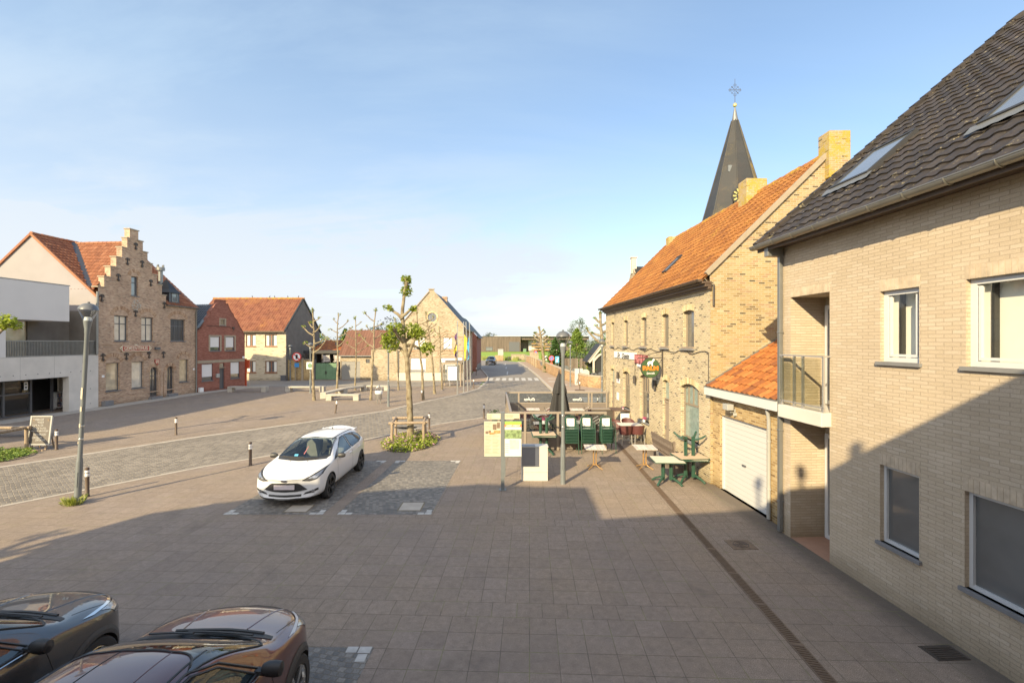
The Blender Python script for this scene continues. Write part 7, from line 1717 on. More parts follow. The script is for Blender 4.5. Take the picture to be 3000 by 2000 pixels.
fit('gully_grate', 'dark rectangular gully grate at the foot of the beige house', 5.98, 6.3, .46, .3, 'iron', 6, radians(3)); fit('gully_grate', 'blue grey gully grate in the road before the flagpoles', -3.1, 45.6, 1.1, .6, 'zinc', 6)
s = thing('drain_channel', 'long rusty slotted drain channel running across the square', 'drain', (4.2, 10, 0)); a, b = Vector((4.49, 19.5, 0)), Vector((3.86, 1.0, 0)); d = (b - a).normalized(); n_ = Vector((-d.y, d.x, 0)); L = (b - a).length
mb = MB(); mb.beam(a + Vector((0, 0, .003)), b + Vector((0, 0, .003)), .19, .006); mb.build('channel', M['drain'], s)
mb = MB(); i = 0
while i * .05 < L - .1:
    p = a + d * (i * .05); q = .07
    if i % 20 != 0: mb.hexa([p - n_ * q + Vector((0, 0, .006)), p + n_ * q + d * .03 + Vector((0, 0, .006)), p + n_ * q + d * .055 + Vector((0, 0, .006)), p - n_ * q + d * .025 + Vector((0, 0, .006))] + [p - n_ * q + Vector((0, 0, .012)), p + n_ * q + d * .03 + Vector((0, 0, .012)), p + n_ * q + d * .055 + Vector((0, 0, .012)), p - n_ * q + d * .025 + Vector((0, 0, .012))])
    i += 1
mb.build('grating', M['brown_fascia'], s)
# =================================================================== terrace
def screen(label, a, b, z1, zm, posts, txt=(), low=True, group='glass screens around the terrace'):
    W = Wall(a[0], a[1], b[0] - a[0], b[1] - a[1], 1); L = sqrt((b[0] - a[0]) ** 2 + (b[1] - a[1]) ** 2)
    t = thing('terrace_screen', label, 'screen', (a[0], a[1], 0), 0, group)
    mb = MB(); W.box(mb, 0, L, z1 - .08, z1, -.045, .045); W.box(mb, 0, L, zm - .05, zm, -.035, .035)
    for p in posts: W.box(mb, p - .045, p + .045, 0, z1 - .081, -.044, .044)
    mb.build('frame', M['screen'], t)
    mb = MB(); W.box(mb, .04, L - .04, zm, z1 - .08, -.006, .006); gl = mb.build('glass', M['glass_screen'], t)
    if low: mb = MB(); W.box(mb, .03, L - .03, .03, zm - .05, -.02, .02); mb.build('lower_board', M['screen_low'], t)
    for u, z, w_ in txt: text('lettering', 'Dunte', W, u, z, .01, w_, .15, M['signwhite'], gl, .002, .3, True, .01)
    return t
screen('front terrace screen behind the stacked green chairs', (-.05, 18.2), (3.78, 18.2), 1.52, .72, (.04, .57, 1.88, 2.9, 3.78))
screen('left terrace screen running away along the road side', (-.05, 18.25), (-.33, 25.2), 1.52, .78, (.06, 2.3, 4.6, 6.9))
screen('rear terrace screen with mirrored white lettering', (-.33, 25.25), (5.3, 25.25), 1.55, .95, (.05, .7, 2.6, 4.58, 4.75, 5.58), ((1.3, 1.13, .6), (3.95, 1.13, .5)))
s = thing('side_planter_box', 'dark brown planter box between the terrace and the bar table', 'planter', (4.5, 22.6, 0)); mb = MB(); mb.box(3.95, 5.0, 22.35, 22.6, .05, .98); mb.build('box', M['darkwood'], s); mb = MB(); mb.box(3.9, 5.05, 22.3, 22.65, .98, 1.02); mb.build('rim', M['screen'], s)
for i, x in enumerate((.6, 1.75, 2.85)):
    t = thing('planter_box', 'dark timber planter under the glass screen, %s one' % ('left', 'middle', 'right')[i], 'planter', (x, 18.55, 0), 0, 'dark planters along the front screen'); mb = MB(); mb.box(-.52, .52, -.2, .2, .04, .68)
    mb.build('box', M['darkwood'], t, world=False); mb = MB(); rnd = random.Random(40 + i)
    for k in range(26): leaf_cluster(mb, (rnd.uniform(-.45, .45), rnd.uniform(-.12, .12), .72 + rnd.random() * .22), .07, 4, .08, rnd, 1, -.2, .7)
    mb.build('plants', M['leaf_dk'], t, world=False)
# -------- slatted tables on brass pedestals
def slat_table(label, x, y, rz=0, group='whitewashed slatted café tables', first=[None]):
    if first[0] is None:
        t = thing('cafe_table', label, 'table', (x, y, 0), rz, group)
        mb = MB(); n = 7; w_ = .7
        for i in range(n): mb.box(-w_ / 2 + i * w_ / n + .004, -w_ / 2 + (i + 1) * w_ / n - .004, -.35, .35, .71, .735)
        mb.box(-.3, .3, -.25, -.2, .685, .71); mb.box(-.3, .3, .2, .25, .685, .71); mb.build('tabletop', M['slat_white'], t, world=False)
        mb = MB()
        for a in range(4):
            c = pi / 4 + a * pi / 2; mb.tube([(.07 * cos(c), .07 * sin(c), .69), (.06 * cos(c), .06 * sin(c), .3), (.065 * cos(c), .065 * sin(c), .14), (.16 * cos(c), .16 * sin(c), .09), (.33 * cos(c), .33 * sin(c), .025)], .014, 8)
        mb.lathe([(.07, .12), (.085, .14), (.07, .16)], 12); mb.build('pedestal', M['brass'], t, world=False, smooth=True)
        first[0] = t; return t
    t = copy_tree(first[0]); t.location = (x, y, 0); t.rotation_euler.z = rz; t['label'] = label; t['group'] = group; return t
slat_table('slatted table crossed by a lamp shadow in front of the green stacks', 2.82, 15.5, radians(-4)); slat_table('slatted table standing close to the café front door', 4.52, 15.5, radians(-3))
slat_table('slatted table at the back left inside the terrace', 1.12, 24.3); slat_table('slatted table in the middle left of the terrace', 1.35, 22.2, radians(3)); slat_table('slatted table nearest the upturned green table inside the terrace', 1.3, 20.1)
slat_table('slatted table behind the parasol on the terrace', 3.45, 24.2); slat_table('slatted table half hidden behind green chair stacks', 3.1, 20.4); slat_table('slatted table in shade right behind the ivory cabinet', .68, 15.4)
# -------- green plastic tables, some turned upside down
def green_table(label, x, y, z=0.0, rz=0, upside=False, top='table_top_ivory'):
    t = thing('garden_table', label, 'table', (x, y, z), rz, 'green plastic garden tables'); sg = -1 if upside else 1; zo = .74 if upside else 0
    def zz(q): return zo + sg * q
    def bx(mb, a, b, c_, d, e, f): z0, z1 = sorted((zz(e), zz(f))); mb.box(a, b, c_, d, z0, z1)
    mb = MB(); bx(mb, -.46, .46, -.41, .41, .7, .73); mb.build('tabletop', M['green_pl'], t, world=False, bevel=.012)
    mb = MB(); bx(mb, -.43, .43, -.38, .38, .73 if not upside else .695, .738 if not upside else .7); mb.build('top_inset', M['table_top_ivory' if not upside else 'table_under'], t, world=False)
    for k in (-.12, .12):
        mb = MB(); bx(mb, k - .055, k + .055, -.022, .022, .1, .7); bx(mb, k - .02, k + .02, -.06, .06, .12, .7); mb.build('leg', M['green_pl'], t, world=False, bevel=.01)
    for sx_ in (-1, 1):
        for sy in (-1, 1):
            mb = MB(); p = [Vector((sx_ * .1, 0, .2)), Vector((sx_ * .19, sy * .12, .17)), Vector((sx_ * .29, sy * .23, .1)), Vector((sx_ * .36, sy * .31, .02))]
            for a, b in zip(p, p[1:]): mb.beam((a.x, a.y, zz(a.z)), (b.x + (b.x - a.x) * .1, b.y + (b.y - a.y) * .1, zz(b.z)), .06, .055)
            mb.build('foot', M['green_pl'], t, world=False, bevel=.008)
    return t
green_table('green plastic table under an upturned one before the terrace glass', 1.22, 17.55); green_table('upturned green table stacked before the terrace glass', 1.22, 17.55, .74, radians(3), True)
green_table('upright green table with ivory top beside the garage corner', 4.72, 13.85, 0, radians(-3)); green_table('green table against the café wall carrying an upturned table', 5.5, 14.1, 0, radians(-2)); green_table('upturned green table with legs in the air against café wall', 5.5, 14.1, .74, radians(4), True)
# -------- stacks of green chairs
def green_chair():
    t = thing('stacking_chair', 'x', 'chair', (0, 0, 0)); t['group'] = 'green slatted chairs stacked on the terrace'
    mb = MB()
    for s_ in (-1, 1):
        mb.tube([(s_ * .27, -.26, 0), (s_ * .265, -.25, .4), (s_ * .265, -.22, .62), (s_ * .26, -.1, .66), (s_ * .25, .2, .64)], .013, 8); mb.tube([(s_ * .25, .32, 0), (s_ * .24, .2, .45), (s_ * .235, .22, .6)], .013, 8)
        mb.tube([(s_ * .24, -.22, .42), (s_ * .24, .2, .42)], .01, 6)
    arch = [(.235 * cos(pi * i / 12), .24 + .06 * sin(pi * i / 12), .68 + .2 * sin(pi * i / 12)) for i in range(13)]
    mb.tube([(.235, .2, .45)] + arch + [(-.235, .2, .45)], .014, 8); mb.build('frame', M['green_metal'], t, world=False, smooth=True)
    mb = MB()
    for i in range(6): mb.box(-.23, .23, -.245 + i * .075, -.19 + i * .075, .415, .433)
    mb.box(-.235, .235, -.258, -.246, .412, .433); mb.build('seat', M['green_metal'], t, world=False, bevel=.004)
    mb = MB()
    for i in range(3): mb.box(-.225, .225, .205 + i * .012, .217 + i * .012, .52 + i * .1, .58 + i * .1)
    mb.build('backrest', M['green_metal'], t, world=False)
    return t
proto = green_chair(); ords = ('lowest', 'second lowest', 'third lowest', 'fourth lowest', 'fifth lowest', 'fifth from the top', 'fourth from the top', 'third from the top', 'second from the top', 'topmost')
for j, (x, y, nm) in enumerate(((2.3, 17.72, 'left stack behind the lamp post'), (2.95, 17.78, 'middle stack'), (3.72, 17.75, 'right stack beside the maroon chairs'))):
    for k in range(10):
        t = proto if (j == 0 and k == 0) else copy_tree(proto)
        t.location = (x, y + .006 * k, .057 * k); t.rotation_euler = (0, 0, radians((-2, 1, 3)[j])); t['label'] = '%s green slatted chair in the %s' % (ords[k], nm)
        if k == 9:
            mb = MB(); mb.box(-.15, .15, .17, .182, .47, .78); p_ = mb.build('backrest_panel', M['signwhite'], t, world=False)
            mb = MB()
            for q in range(4): mb.tube([(.02 + .09 * cos(a * .5 + 1) * (1 - q * .15), .168, .63 + .1 * sin(a * .5 + 1) * (1 - q * .18)) for a in range(9)], .003, 4)
            mb.build('panel_print', M['board_cream'], p_, world=False)
# -------- maroon wicker chairs
def wicker():
    t = thing('wicker_chair', 'x', 'chair', (0, 0, 0)); t['group'] = 'maroon wicker chairs on the terrace'; mb = MB()
    for a, b in ((-.22, -.2), (.22, -.2), (-.19, .22), (.19, .22)): mb.tube([(a * 1.12, b * 1.15, 0), (a, b, .44)], .013, 8)
    mb.tube([(-.2, -.2, .3), (.2, -.2, .3)], .01, 6); mb.build('legs', M['alu'], t, world=False, smooth=True)
    mb = MB(); mb.lathe([(0, .43), (.23, .43), (.24, .445), (.22, .46), (0, .455)], 18); mb.build('seat', M['wicker'], t, world=False, smooth=True)
    sh = MB(); n = 14; pts = []
    for i in range(n + 1):
        a = radians(-15) + radians(210) * i / n; f = sin(pi * i / n) ** .6
        pts.append([(.25 * cos(a), .24 * sin(a) - .02, .44), (.27 * cos(a), .27 * sin(a), .44 + .12 * f + .1), (.285 * cos(a), .3 * sin(a), .62 + .2 * f)])
    for i in range(n):
        for k in range(2): sh.quad(pts[i][k], pts[i + 1][k], pts[i + 1][k + 1], pts[i][k + 1], 0, .5)
    sh.build('backrest', M['wicker'], t, world=False, smooth=True)
    mb = MB(); mb.tube([p[2] for p in pts], .016, 6); mb.build('rim', M['wicker'], t, world=False, smooth=True); return t
wp = wicker(); first = True
for x, y, rz, lb in ((4.78, 19.15, pi, 'maroon wicker chair turned away, left of the pair at the wall table'), (5.3, 19.2, pi + .1, 'maroon wicker chair turned away, closest to the café wall'), (4.62, 20.25, .35, 'maroon wicker chair at the left end of the wall table'), (5.25, 20.6, .1, 'maroon wicker chair behind the wall table'), (1.2, 19.55, pi, 'maroon wicker chair behind the upturned green table'), (1.5, 21.4, .1, 'maroon wicker chair in the terrace middle'), (3.0, 21.2, .2, 'maroon wicker chair right of the parasol on the terrace'), (3.4, 19.6, pi, 'maroon wicker chair behind the right green stack'), (4.2, 23.4, 1.2, 'maroon wicker chair near the dark planter box'), (2.0, 24.0, -1.3, 'maroon wicker chair at the back of the terrace'), (.7, 23.2, pi, 'maroon wicker chair beside the left glass screen')):
    t = wp if first else copy_tree(wp); first = False; t.location = (x, y, 0); t.rotation_euler.z = rz; t['label'] = lb
def leaning(x, y, rz, lb):
    t = thing('folding_chair', lb, 'chair', (x, y, 0), rz, 'white striped folding chairs leaning on terrace tables'); mb = MB()
    for k in range(4): mb.beam((-.25, -.1 + k * .055, .45 + k * .11), (.25, -.1 + k * .055, .55 + k * .11), .03, .03)
    mb.build('slats', M['slat_white'], t, world=False); mb = MB()
    for s_ in (-1, 1): mb.tube([(s_ * .24, -.3, 0), (s_ * .24, .12, .95)], .013, 6); mb.tube([(s_ * .22, .3, 0), (s_ * .22, -.1, .6)], .013, 6)
    mb.build('frame', M['black'], t, world=False)
leaning(1.9, 23.6, .9, 'white slatted folding chair beside the back left table'); leaning(4.0, 23.9, .9, 'white slatted folding chair behind the parasol'); leaning(2.1, 21.8, .8, 'white slatted folding chair left of the parasol foot'); leaning(3.85, 20.8, .8, 'white slatted folding chair behind the right stack')
s = thing('wall_table', 'pale topped table with maroon chairs at the café wall', 'table', (5.12, 19.85, 0), radians(-3)); mb = MB(); mb.box(-.5, .5, -.33, .33, .71, .735); mb.build('tabletop', M['slat_white'], s, world=False, bevel=.01); mb = MB(); mb.cyl((0, 0, .03), (0, 0, .71), .035); mb.beam((-.33, 0, .03), (.33, 0, .03), .06, .05); mb.beam((0, -.28, .032), (0, .28, .032), .06, .05); mb.build('pedestal', M['alu'], s, world=False)
s = thing('bar_table', 'high dark slatted bar table beside the café wall', 'table', (5.28, 22.0, 0), radians(-3)); mb = MB()
for i in range(5): mb.box(-.5 + i * .2 + .005, -.3 + i * .2 - .005, -.55, .55, 1.04, 1.07, 0, None, R.random())
mb.build('tabletop', M['slat_brown'], s, world=False)
for a in (-.44, .44):
    for b in (-.5, .5): mb = MB(); mb.box(a - .035, a + .035, b - .035, b + .035, 0, 1.04); mb.build('leg', M['slat_brown'], s, world=False)
s = thing('menu_stand', 'white menu stand leaning beneath the bar table', 'menu stand', (5.3, 21.2, 0)); mb = MB(); mb.hexa([(-.22, 0, 0), (.22, 0, 0), (.22, .04, 0), (-.22, .04, 0), (-.2, .15, .95), (.2, .15, .95), (.2, .19, .95), (-.2, .19, .95)]); mb.build('board', M['signwhite'], s, world=False)
def pot(x, y, z, lb, sc=1.0):
    t = thing('flower_pot', lb, 'flower pot', (x, y, z), 0, 'white pots of pink flowers'); mb = MB(); mb.lathe([(0, 0), (.05 * sc, 0), (.065 * sc, .11 * sc), (.055 * sc, .11 * sc), (0, .1 * sc)], 12); mb.build('pot', M['signwhite'], t, world=False, smooth=True)
    mb = MB(); rnd = random.Random(int(x * 9)); leaf_cluster(mb, (0, 0, .16 * sc), (.11 * sc, .11 * sc, .06 * sc), 60, .06 * sc, rnd, 1); mb.build('flowers', M['pink_flower'], t, world=False)
pot(5.62, 19.35, .905, 'pink flowers in a white pot on the café window sill'); pot(1.4, 20.0, .735, 'pink flowers on the terrace table behind upturned legs', 1.2); pot(5.35, 21.9, 1.07, 'tiny white pot standing on the high bar table', .5)
s = thing('wooden_bench', 'weathered slatted wooden bench against the café wall', 'bench', (5.55, 15.7, 0), radians(93)); mb = MB()
for i in range(4): mb.box(-.95, .95, -.35 + i * .13, -.24 + i * .13, .43, .46, 0, None, R.random())
mb.build('seat', M['slat_grey'], s, world=False); mb = MB()
for i in range(4): mb.box(-.95, .95, -.37 - i * .02, -.35 - i * .02, .55 + i * .13, .66 + i * .13, 0, None, R.random())
mb.build('backrest', M['slat_grey'], s, world=False)
s.rotation_euler.z = radians(-87)
for a in (-.85, .85):
    mb = MB(); mb.box(a - .04, a + .04, -.35, -.28, 0, 1.05); mb.box(a - .04, a + .04, .1, .17, 0, .43); mb.box(a - .04, a + .04, -.28, .1, .36, .43); mb.build('leg', M['slat_grey'], s, world=False)
# ------------------------------------------------------------ closed parasol
s = thing('parasol', 'closed black parasol on the terrace behind the lamp post', 'parasol', (2.15, 20.7, 0))
mb = MB(); mb.cyl((0, 0, 0), (0, 0, 3.0), .03); mb.lathe([(0, 0), (.3, 0), (.3, .08), (.06, .12), (.05, .3), (0, .3)], 16); mb.build('pole', M['dgrey'], s, world=False)
def folds(prof, n, amp, ph):
    mb = MB(); m = 72; vs = []; fs = []
    for r, z in prof:
        for j in range(m):
            a = 2 * pi * j / m; q = r * (1 + amp * min(1, r * 4) * cos(n * a + ph) + .05 * sin(3 * a + z)); vs.append((q * cos(a), q * sin(a), z + .02 * cos(n * a)))
    for i in range(len(prof) - 1):
        for j in range(m): fs.append((i * m + j, i * m + (j + 1) % m, (i + 1) * m + (j + 1) % m, (i + 1) * m + j))
    mb.add(vs, fs, 0, .5); return mb
folds([(.4, .35), (.42, .8), (.36, 1.3), (.28, 1.8), (.2, 2.25), (.13, 2.6)], 9, .24, .3).build('canopy', M['umbrella'], s, smooth=True, world=False)
folds([(.3, 1.98), (.29, 2.1), (.23, 2.35), (.15, 2.62), (.06, 2.86), (.02, 2.92)], 7, .14, 1.0).build('top_cape', M['umbrella'], s, smooth=True, world=False)
mb = MB(); mb.lathe([(.05, 2.88), (.06, 2.95), (.04, 3.03), (0, 3.05)], 12); mb.build('finial', M['brown_fascia'], s, world=False)
# --------------------------------------------------------------- pallets
for i, (x, y, rz, lb, n) in enumerate(((-.85, 20.3, .05, 'stacked rough pallets left of the information board', 3), (-.95, 24.2, .1, 'small pallet planter by the left terrace screen', 2))):
    s = thing('pallet_planter', lb, 'pallet', (x, y, 0), rz, 'pallet planters along the terrace'); mb = MB()
    for k in range(n):
        z = k * .17
        for j in range(3): mb.box(-.25 + j * .2, -.15 + j * .2, -.55, .55, z + .02, z + .11)
        for j in range(6): mb.box(-.32, .32, -.56 + j * .2, -.42 + j * .2, z + .11, z + .135, 0, None, R.random())
    mb.build('pallet', M['pallet'], s, world=False); mb = MB(); rnd = random.Random(60 + i)
    for k in range(6): mb.box(-.33, -.28, -.5 + k * .17, -.4 + k * .17, n * .17 - .1, n * .17 + .28, 0, None, rnd.random())
    mb.build('upright_boards', M['slat_grey'], s, world=False); mb = MB()
    for k in range(40): leaf_cluster(mb, (rnd.uniform(-.2, .25), rnd.uniform(-.5, .5), n * .17 + rnd.random() * .35), .07, 4, .09, rnd, 1, -.2, .8)
    mb.build('plants', M['leaf_dk'], s, world=False)

# ======================================================================= cars
def lerp(xs, ys, x):
    if x <= xs[0]: return ys[0]
    for i in range(len(xs) - 1):
        if x <= xs[i + 1]:
            f = (x - xs[i]) / (xs[i + 1] - xs[i]); return ys[i] + (ys[i + 1] - ys[i]) * f
    return ys[-1]
def car_body(P, st):
    """half rings from sill to roof centre at stations s (metres behind the nose), mirrored and subdivided"""
    rings = []
    for s_ in st:
        wm = lerp(*P['w'], s_); zb = lerp(*P['bot'], s_); zs = lerp(*P['belt'], s_); zt = lerp(*P['top'], s_); wr = lerp(*P['wr'], s_)
        gh = max(zt - zs, .01); y = P['L'] / 2 - s_; zm = zb + (zs - zb) * .5
        tuck = lerp([0, .35, 1], [.86, .94, .97], min(s_, P['L'] - s_) / 1.0)
        h = [(0, zb), (wm * .7 * tuck, zb), (wm * .95 * tuck, zb + .03), (wm * .985, zb + (zs - zb) * .22), (wm, zm), (wm * .985, zs - (zs - zb) * .16), (wm * .955, zs), (wm * .955 + (wr - wm * .955) * .22, zs + gh * .1 if gh > .2 else zs + gh * .35),
             (wm * .955 + (wr - wm * .955) * .62, zs + gh * .52 if gh > .2 else zs + gh * .65), (wr, zs + gh * .88), (wr * .62, zs + gh * .975), (0, zt)]
        bw = lerp([0, .5, 1.2, 1.9, 3, P['L'] - .7, P['L']], [.3, .24, .12, .08, 0, 0, -.2], s_) * P['bow']; rings.append([Vector((x, y - bw * min(1, abs(x) / wm) ** 2, z)) for x, z in h])
    n = len(rings[0]); full = [r + [Vector((-p.x, p.y, p.z)) for p in r[-2:0:-1]] for r in rings]; m = len(full[0]); vs = [p for r in full for p in r]; fs = []
    for i in range(len(full) - 1):
        for j in range(m): fs.append((i * m + j, (i + 1) * m + j, (i + 1) * m + (j + 1) % m, i * m + (j + 1) % m))
    for b in (0, (len(full) - 1) * m):               # nose and tail closed over a centre line so they bulge
        cc = [b] + [len(vs) + k - 1 for k in range(1, n - 1)] + [b + n - 1]
        for k in range(1, n - 1): vs.append(Vector((0, vs[b].y, vs[b + k].z)))
        for k in range(n - 1):
            for q in ([b + k, b + k + 1, cc[k + 1], cc[k]], [b + (m - k) % m, b + m - k - 1, cc[k + 1], cc[k]]):
                q = list(dict.fromkeys(q)); len(q) > 2 and fs.append(tuple(q))
    me = bpy.data.meshes.new('b'); me.from_pydata(vs, [], fs)
    bm = bmesh.new(); bm.from_mesh(me); bmesh.ops.recalc_face_normals(bm, faces=bm.faces[:]); bm.to_mesh(me); bm.free()
    o = bpy.data.objects.new('b', me); COL.objects.link(o); md = o.modifiers.new('s', 'SUBSURF'); md.levels = 3; md.render_levels = 3
    return o
def realize(o):
    me = bpy.data.meshes.new_from_object(o.evaluated_get(bpy.context.evaluated_depsgraph_get())); return me
def resample(pl, n):
    pl = [Vector((*p, 0)) for p in pl]; d = [0]
    for a, b in zip(pl, pl[1:]): d.append(d[-1] + (b - a).length)
    out = []
    for i in range(n + 1):
        t = d[-1] * i / n
        for k in range(len(pl) - 1):
            if t <= d[k + 1] + 1e-9: f = (t - d[k]) / max(d[k + 1] - d[k], 1e-9); out.append(pl[k].lerp(pl[k + 1], f)); break
    return out
def build_car(P, label, loc, rz, paintm, group=None, far=False):
    t = thing(P['name'], label, 'car', loc, rz, group); L = P['L']
    o = car_body(P, P['st']); me = realize(o); bpy.data.objects.remove(o)
    bvh = BVHTree.FromPolygons([v.co.copy() for v in me.vertices], [tuple(p.vertices) for p in me.polygons])
    # wheel arches cut from the shell
    bo = bpy.data.objects.new('body', me); COL.objects.link(bo); me.materials.clear(); me.materials.append(M[paintm]); me.materials.append(M['black'])
    cm = MB(); wy = [L / 2 - P['ax'][0], L / 2 - P['ax'][1]]; wr_ = P['wheel']
    for y in wy:
        for sx_ in (-1, 1): cm.cyl((sx_ * (P['track'] - .3), y, wr_), (sx_ * 1.4, y, wr_), wr_ + P['arch'], n=40)
    co_ = cm.build('cut', [M['black'], M['black']], None, world=False)
    md = bo.modifiers.new('b', 'BOOLEAN'); md.object = co_; md.operation = 'DIFFERENCE'; md.solver = 'EXACT'; md.material_mode = 'TRANSFER'
    m2 = realize(bo); bpy.data.objects.remove(bo); bpy.data.objects.remove(co_); m2.name = 'body'
    m2.shade_smooth(); m2.set_sharp_from_angle(angle=radians(38))
    b = bpy.data.objects.new('body', m2); COL.objects.link(b); b.parent = t
    def hit(p, d):
        q = bvh.ray_cast(Vector(p), Vector(d)); return q[0], q[1]
    def patch(name, lo, up, axis, mat, parent=t, n=20, m=8, off=.004, side=1, thick=0):
        """a skin following the body: lo/up polylines in (x,z) for axis f/r (front/rear), (y,z) for s (side), (x,y) for t (top)"""
        a, c = resample(lo, n), resample(up, n); mb = MB(); gridp = []
        for i in range(n + 1):
            row = []
            for k in range(m + 1):
                q = a[i].lerp(c[i], k / m)
                if axis == 'f': h = hit((q.x, 5, q.y), (0, -1, 0))
                elif axis == 'r': h = hit((q.x, -5, q.y), (0, 1, 0))
                elif axis == 's': h = hit((side * 3, q.x, q.y), (-side, 0, 0))
                else: h = hit((q.x, q.y, 4), (0, 0, -1))
                row.append(h[0] + h[1] * off if h[0] is not None else None)
            gridp.append(row)
        for i in range(n):
            for k in range(m):
                q = [gridp[i][k], gridp[i + 1][k], gridp[i + 1][k + 1], gridp[i][k + 1]]
                if any(x is None for x in q): continue
                mb.add(q, [(0, 1, 2, 3)], 0, .5)
        if not mb.v: return None
        me_ = mb.build(name, M[mat], parent, world=False)
        bm = bmesh.new(); bm.from_mesh(me_.data); bmesh.ops.remove_doubles(bm, verts=bm.verts[:], dist=.0005)
        for f in bm.faces:
            nb_ = bvh.find_nearest(f.calc_center_median()); 
            if nb_[1] is not None and f.normal.dot(nb_[1]) < 0: f.normal_flip()
        bm.to_mesh(me_.data); bm.free(); me_.data.shade_smooth(); return me_
    def line(name, pl, axis, r, mat, parent=t, n=24, off=.002, side=1):
        pts = []
        for q in resample(pl, n):
            h = hit((q.x, 5, q.y), (0, -1, 0)) if axis == 'f' else hit((q.x, -5, q.y), (0, 1, 0)) if axis == 'r' else hit((side * 3, q.x, q.y), (-side, 0, 0)) if axis == 's' else hit((q.x, q.y, 4), (0, 0, -1))
            if h[0] is not None: pts.append(h[0] + h[1] * off)
        if len(pts) < 3: return None
        mb = MB(); mb.tube(pts, r, 6); return mb.build(name, M[mat], parent, smooth=True, world=False)
    # wheels
    for y in wy:
        for sx_ in (-1, 1):
            w_ = thing('wheel', None, None, (sx_ * P['track'], y, wr_)); w_.parent = t; Mx = Matrix.Rotation(radians(90) * sx_, 3, 'Y'); k = wr_; tw = .105
            mb = MB(); mb.lathe([(k * .68, -tw), (k * .9, -tw), (k * .985, -tw * .75), (k, -tw * .4), (k, tw * .4), (k * .985, tw * .75), (k * .92, tw), (k * .7, tw), (k * .68, tw * .7)], 36, M=Mx); mb.build('tyre', M['rubber'], w_, smooth=True, world=False)
            mb = MB(); mb.lathe([(k * .69, tw * .85), (k * .66, tw * .9), (k * .62, tw * .55), (k * .6, -tw), (k * .69, -tw)], 32, M=Mx); mb.lathe([(0, tw * .75), (k * .13, tw * .75), (k * .15, tw * .5)], 14, M=Mx)
            ns = P.get('spokes', 5)
            for q in range(ns):
                for dd in ((-.11, .11) if P.get('twin', True) else (0,)):
                    a = 2 * pi * q / ns + dd; a2 = 2 * pi * q / ns + dd * .5
                    p0 = Mx @ Vector((k * .1 * cos(a2), k * .1 * sin(a2), tw * .68)); p1 = Mx @ Vector((k * .66 * cos(a), k * .66 * sin(a), tw * .74)); mb.beam(p0, p1, .035, .03, up=Mx @ Vector((0, 0, 1)))
            mb.build('rim', M[P['rim']], w_, smooth=False, world=False)
            mb = MB(); mb.lathe([(0, -tw * .2), (k * .6, -tw * .2)], 20, M=Mx); mb.build('brake_disc', M['dgrey'], w_, world=False)
    wl = []
    def patch2(name, lo, up, axis, mat, *a, **k):
        if name in ('windscreen', 'side_window'): k.get('side', 1) > 0 and wl.append((axis, [Vector(q) for q in lo] + [Vector(q) for q in up[::-1]])); mat = 'car_clear'
        return patch(name, lo, up, axis, mat, *a, **k)
    P['detail'](t, L, patch2, line, hit, paintm)
    def inside(p, poly, mg):
        c = False; n = len(poly); d = 9
        for i in range(n):
            a, b = poly[i], poly[i - 1]
            if (a.y > p.y) != (b.y > p.y) and p.x < (b.x - a.x) * (p.y - a.y) / (b.y - a.y) + a.x: c = not c
            e = b - a; f = max(0, min(1, (p - a).dot(e) / max(e.dot(e), 1e-9))); d = min(d, (a + e * f - p).length)
        return d if c else -d
    bm = bmesh.new(); bm.from_mesh(m2); kill = []
    def gd(f):
        c = f.calc_center_median(); b = -9
        for axis, poly in wl:
            if c.z < .95 or (axis == 'f' and f.normal.y < .25) or (axis == 's' and abs(f.normal.x) < .4): continue
            b = max(b, inside(Vector((c.x, c.z)) if axis == 'f' else Vector((c.y, c.z)), poly, 0))
        return b
    for _ in range(2):
        ed = set(e for f in bm.faces if len(f.edges) < 6 and abs(gd(f)) < .05 / (_ + 1) for e in f.edges)
        bmesh.ops.subdivide_edges(bm, edges=list(ed), cuts=1 if _ else 2, use_grid_fill=True)
    for f in bm.faces:
        d = gd(f)
        if d > .014: kill.append(f)
        elif d > -.012: f.material_index = 1
    for axis, poly in wl:
        n = len(poly)
        for sd in ((1, -1) if axis == 's' else (1,)): line('window_seal', [poly[i % n] for i in range(n + 1)], axis, .011, 'black', n=90, off=.003, side=sd)
    bmesh.ops.delete(bm, geom=kill, context='FACES'); bm.to_mesh(m2); bm.free()
    h = L / 2; mb = MB(); mb.box(-.72, .72, -h + .9, h - 1.1, .42, .5); mb.box(-.72, .72, h - 1.75, h - 1.2, .5, .93); mb.box(-.74, -.7, -h + .9, h - 1.2, .5, .95); mb.box(.7, .74, -h + .9, h - 1.2, .5, .95); mb.box(-.7, .7, -h + .75, -h + .9, .5, 1.0); mb.build('cabin_lining', M['car_trim'], t, world=False, bevel=.02)
    for x in (-.36, .36):
        mb = MB(); mb.box(x - .25, x + .25, h - 2.75, h - 2.2, .5, .68); Mx = Matrix.Translation((x, h - 2.72, .66)) @ Matrix.Rotation(radians(14), 4, 'X'); mb.box(-.24, .24, -.09, .06, 0, .56, M=Mx); mb.box(-.13, .13, -.06, .05, .6, .8, M=Mx); mb.build('front_seat', M['seat'], t, world=False, bevel=.04)
    mb = MB(); mb.box(-.66, .66, h - 3.6, h - 3.15, .5, .64); mb.box(-.66, .66, h - 3.72, h - 3.55, .6, 1.1); mb.build('rear_seat', M['seat'], t, world=False, bevel=.04)
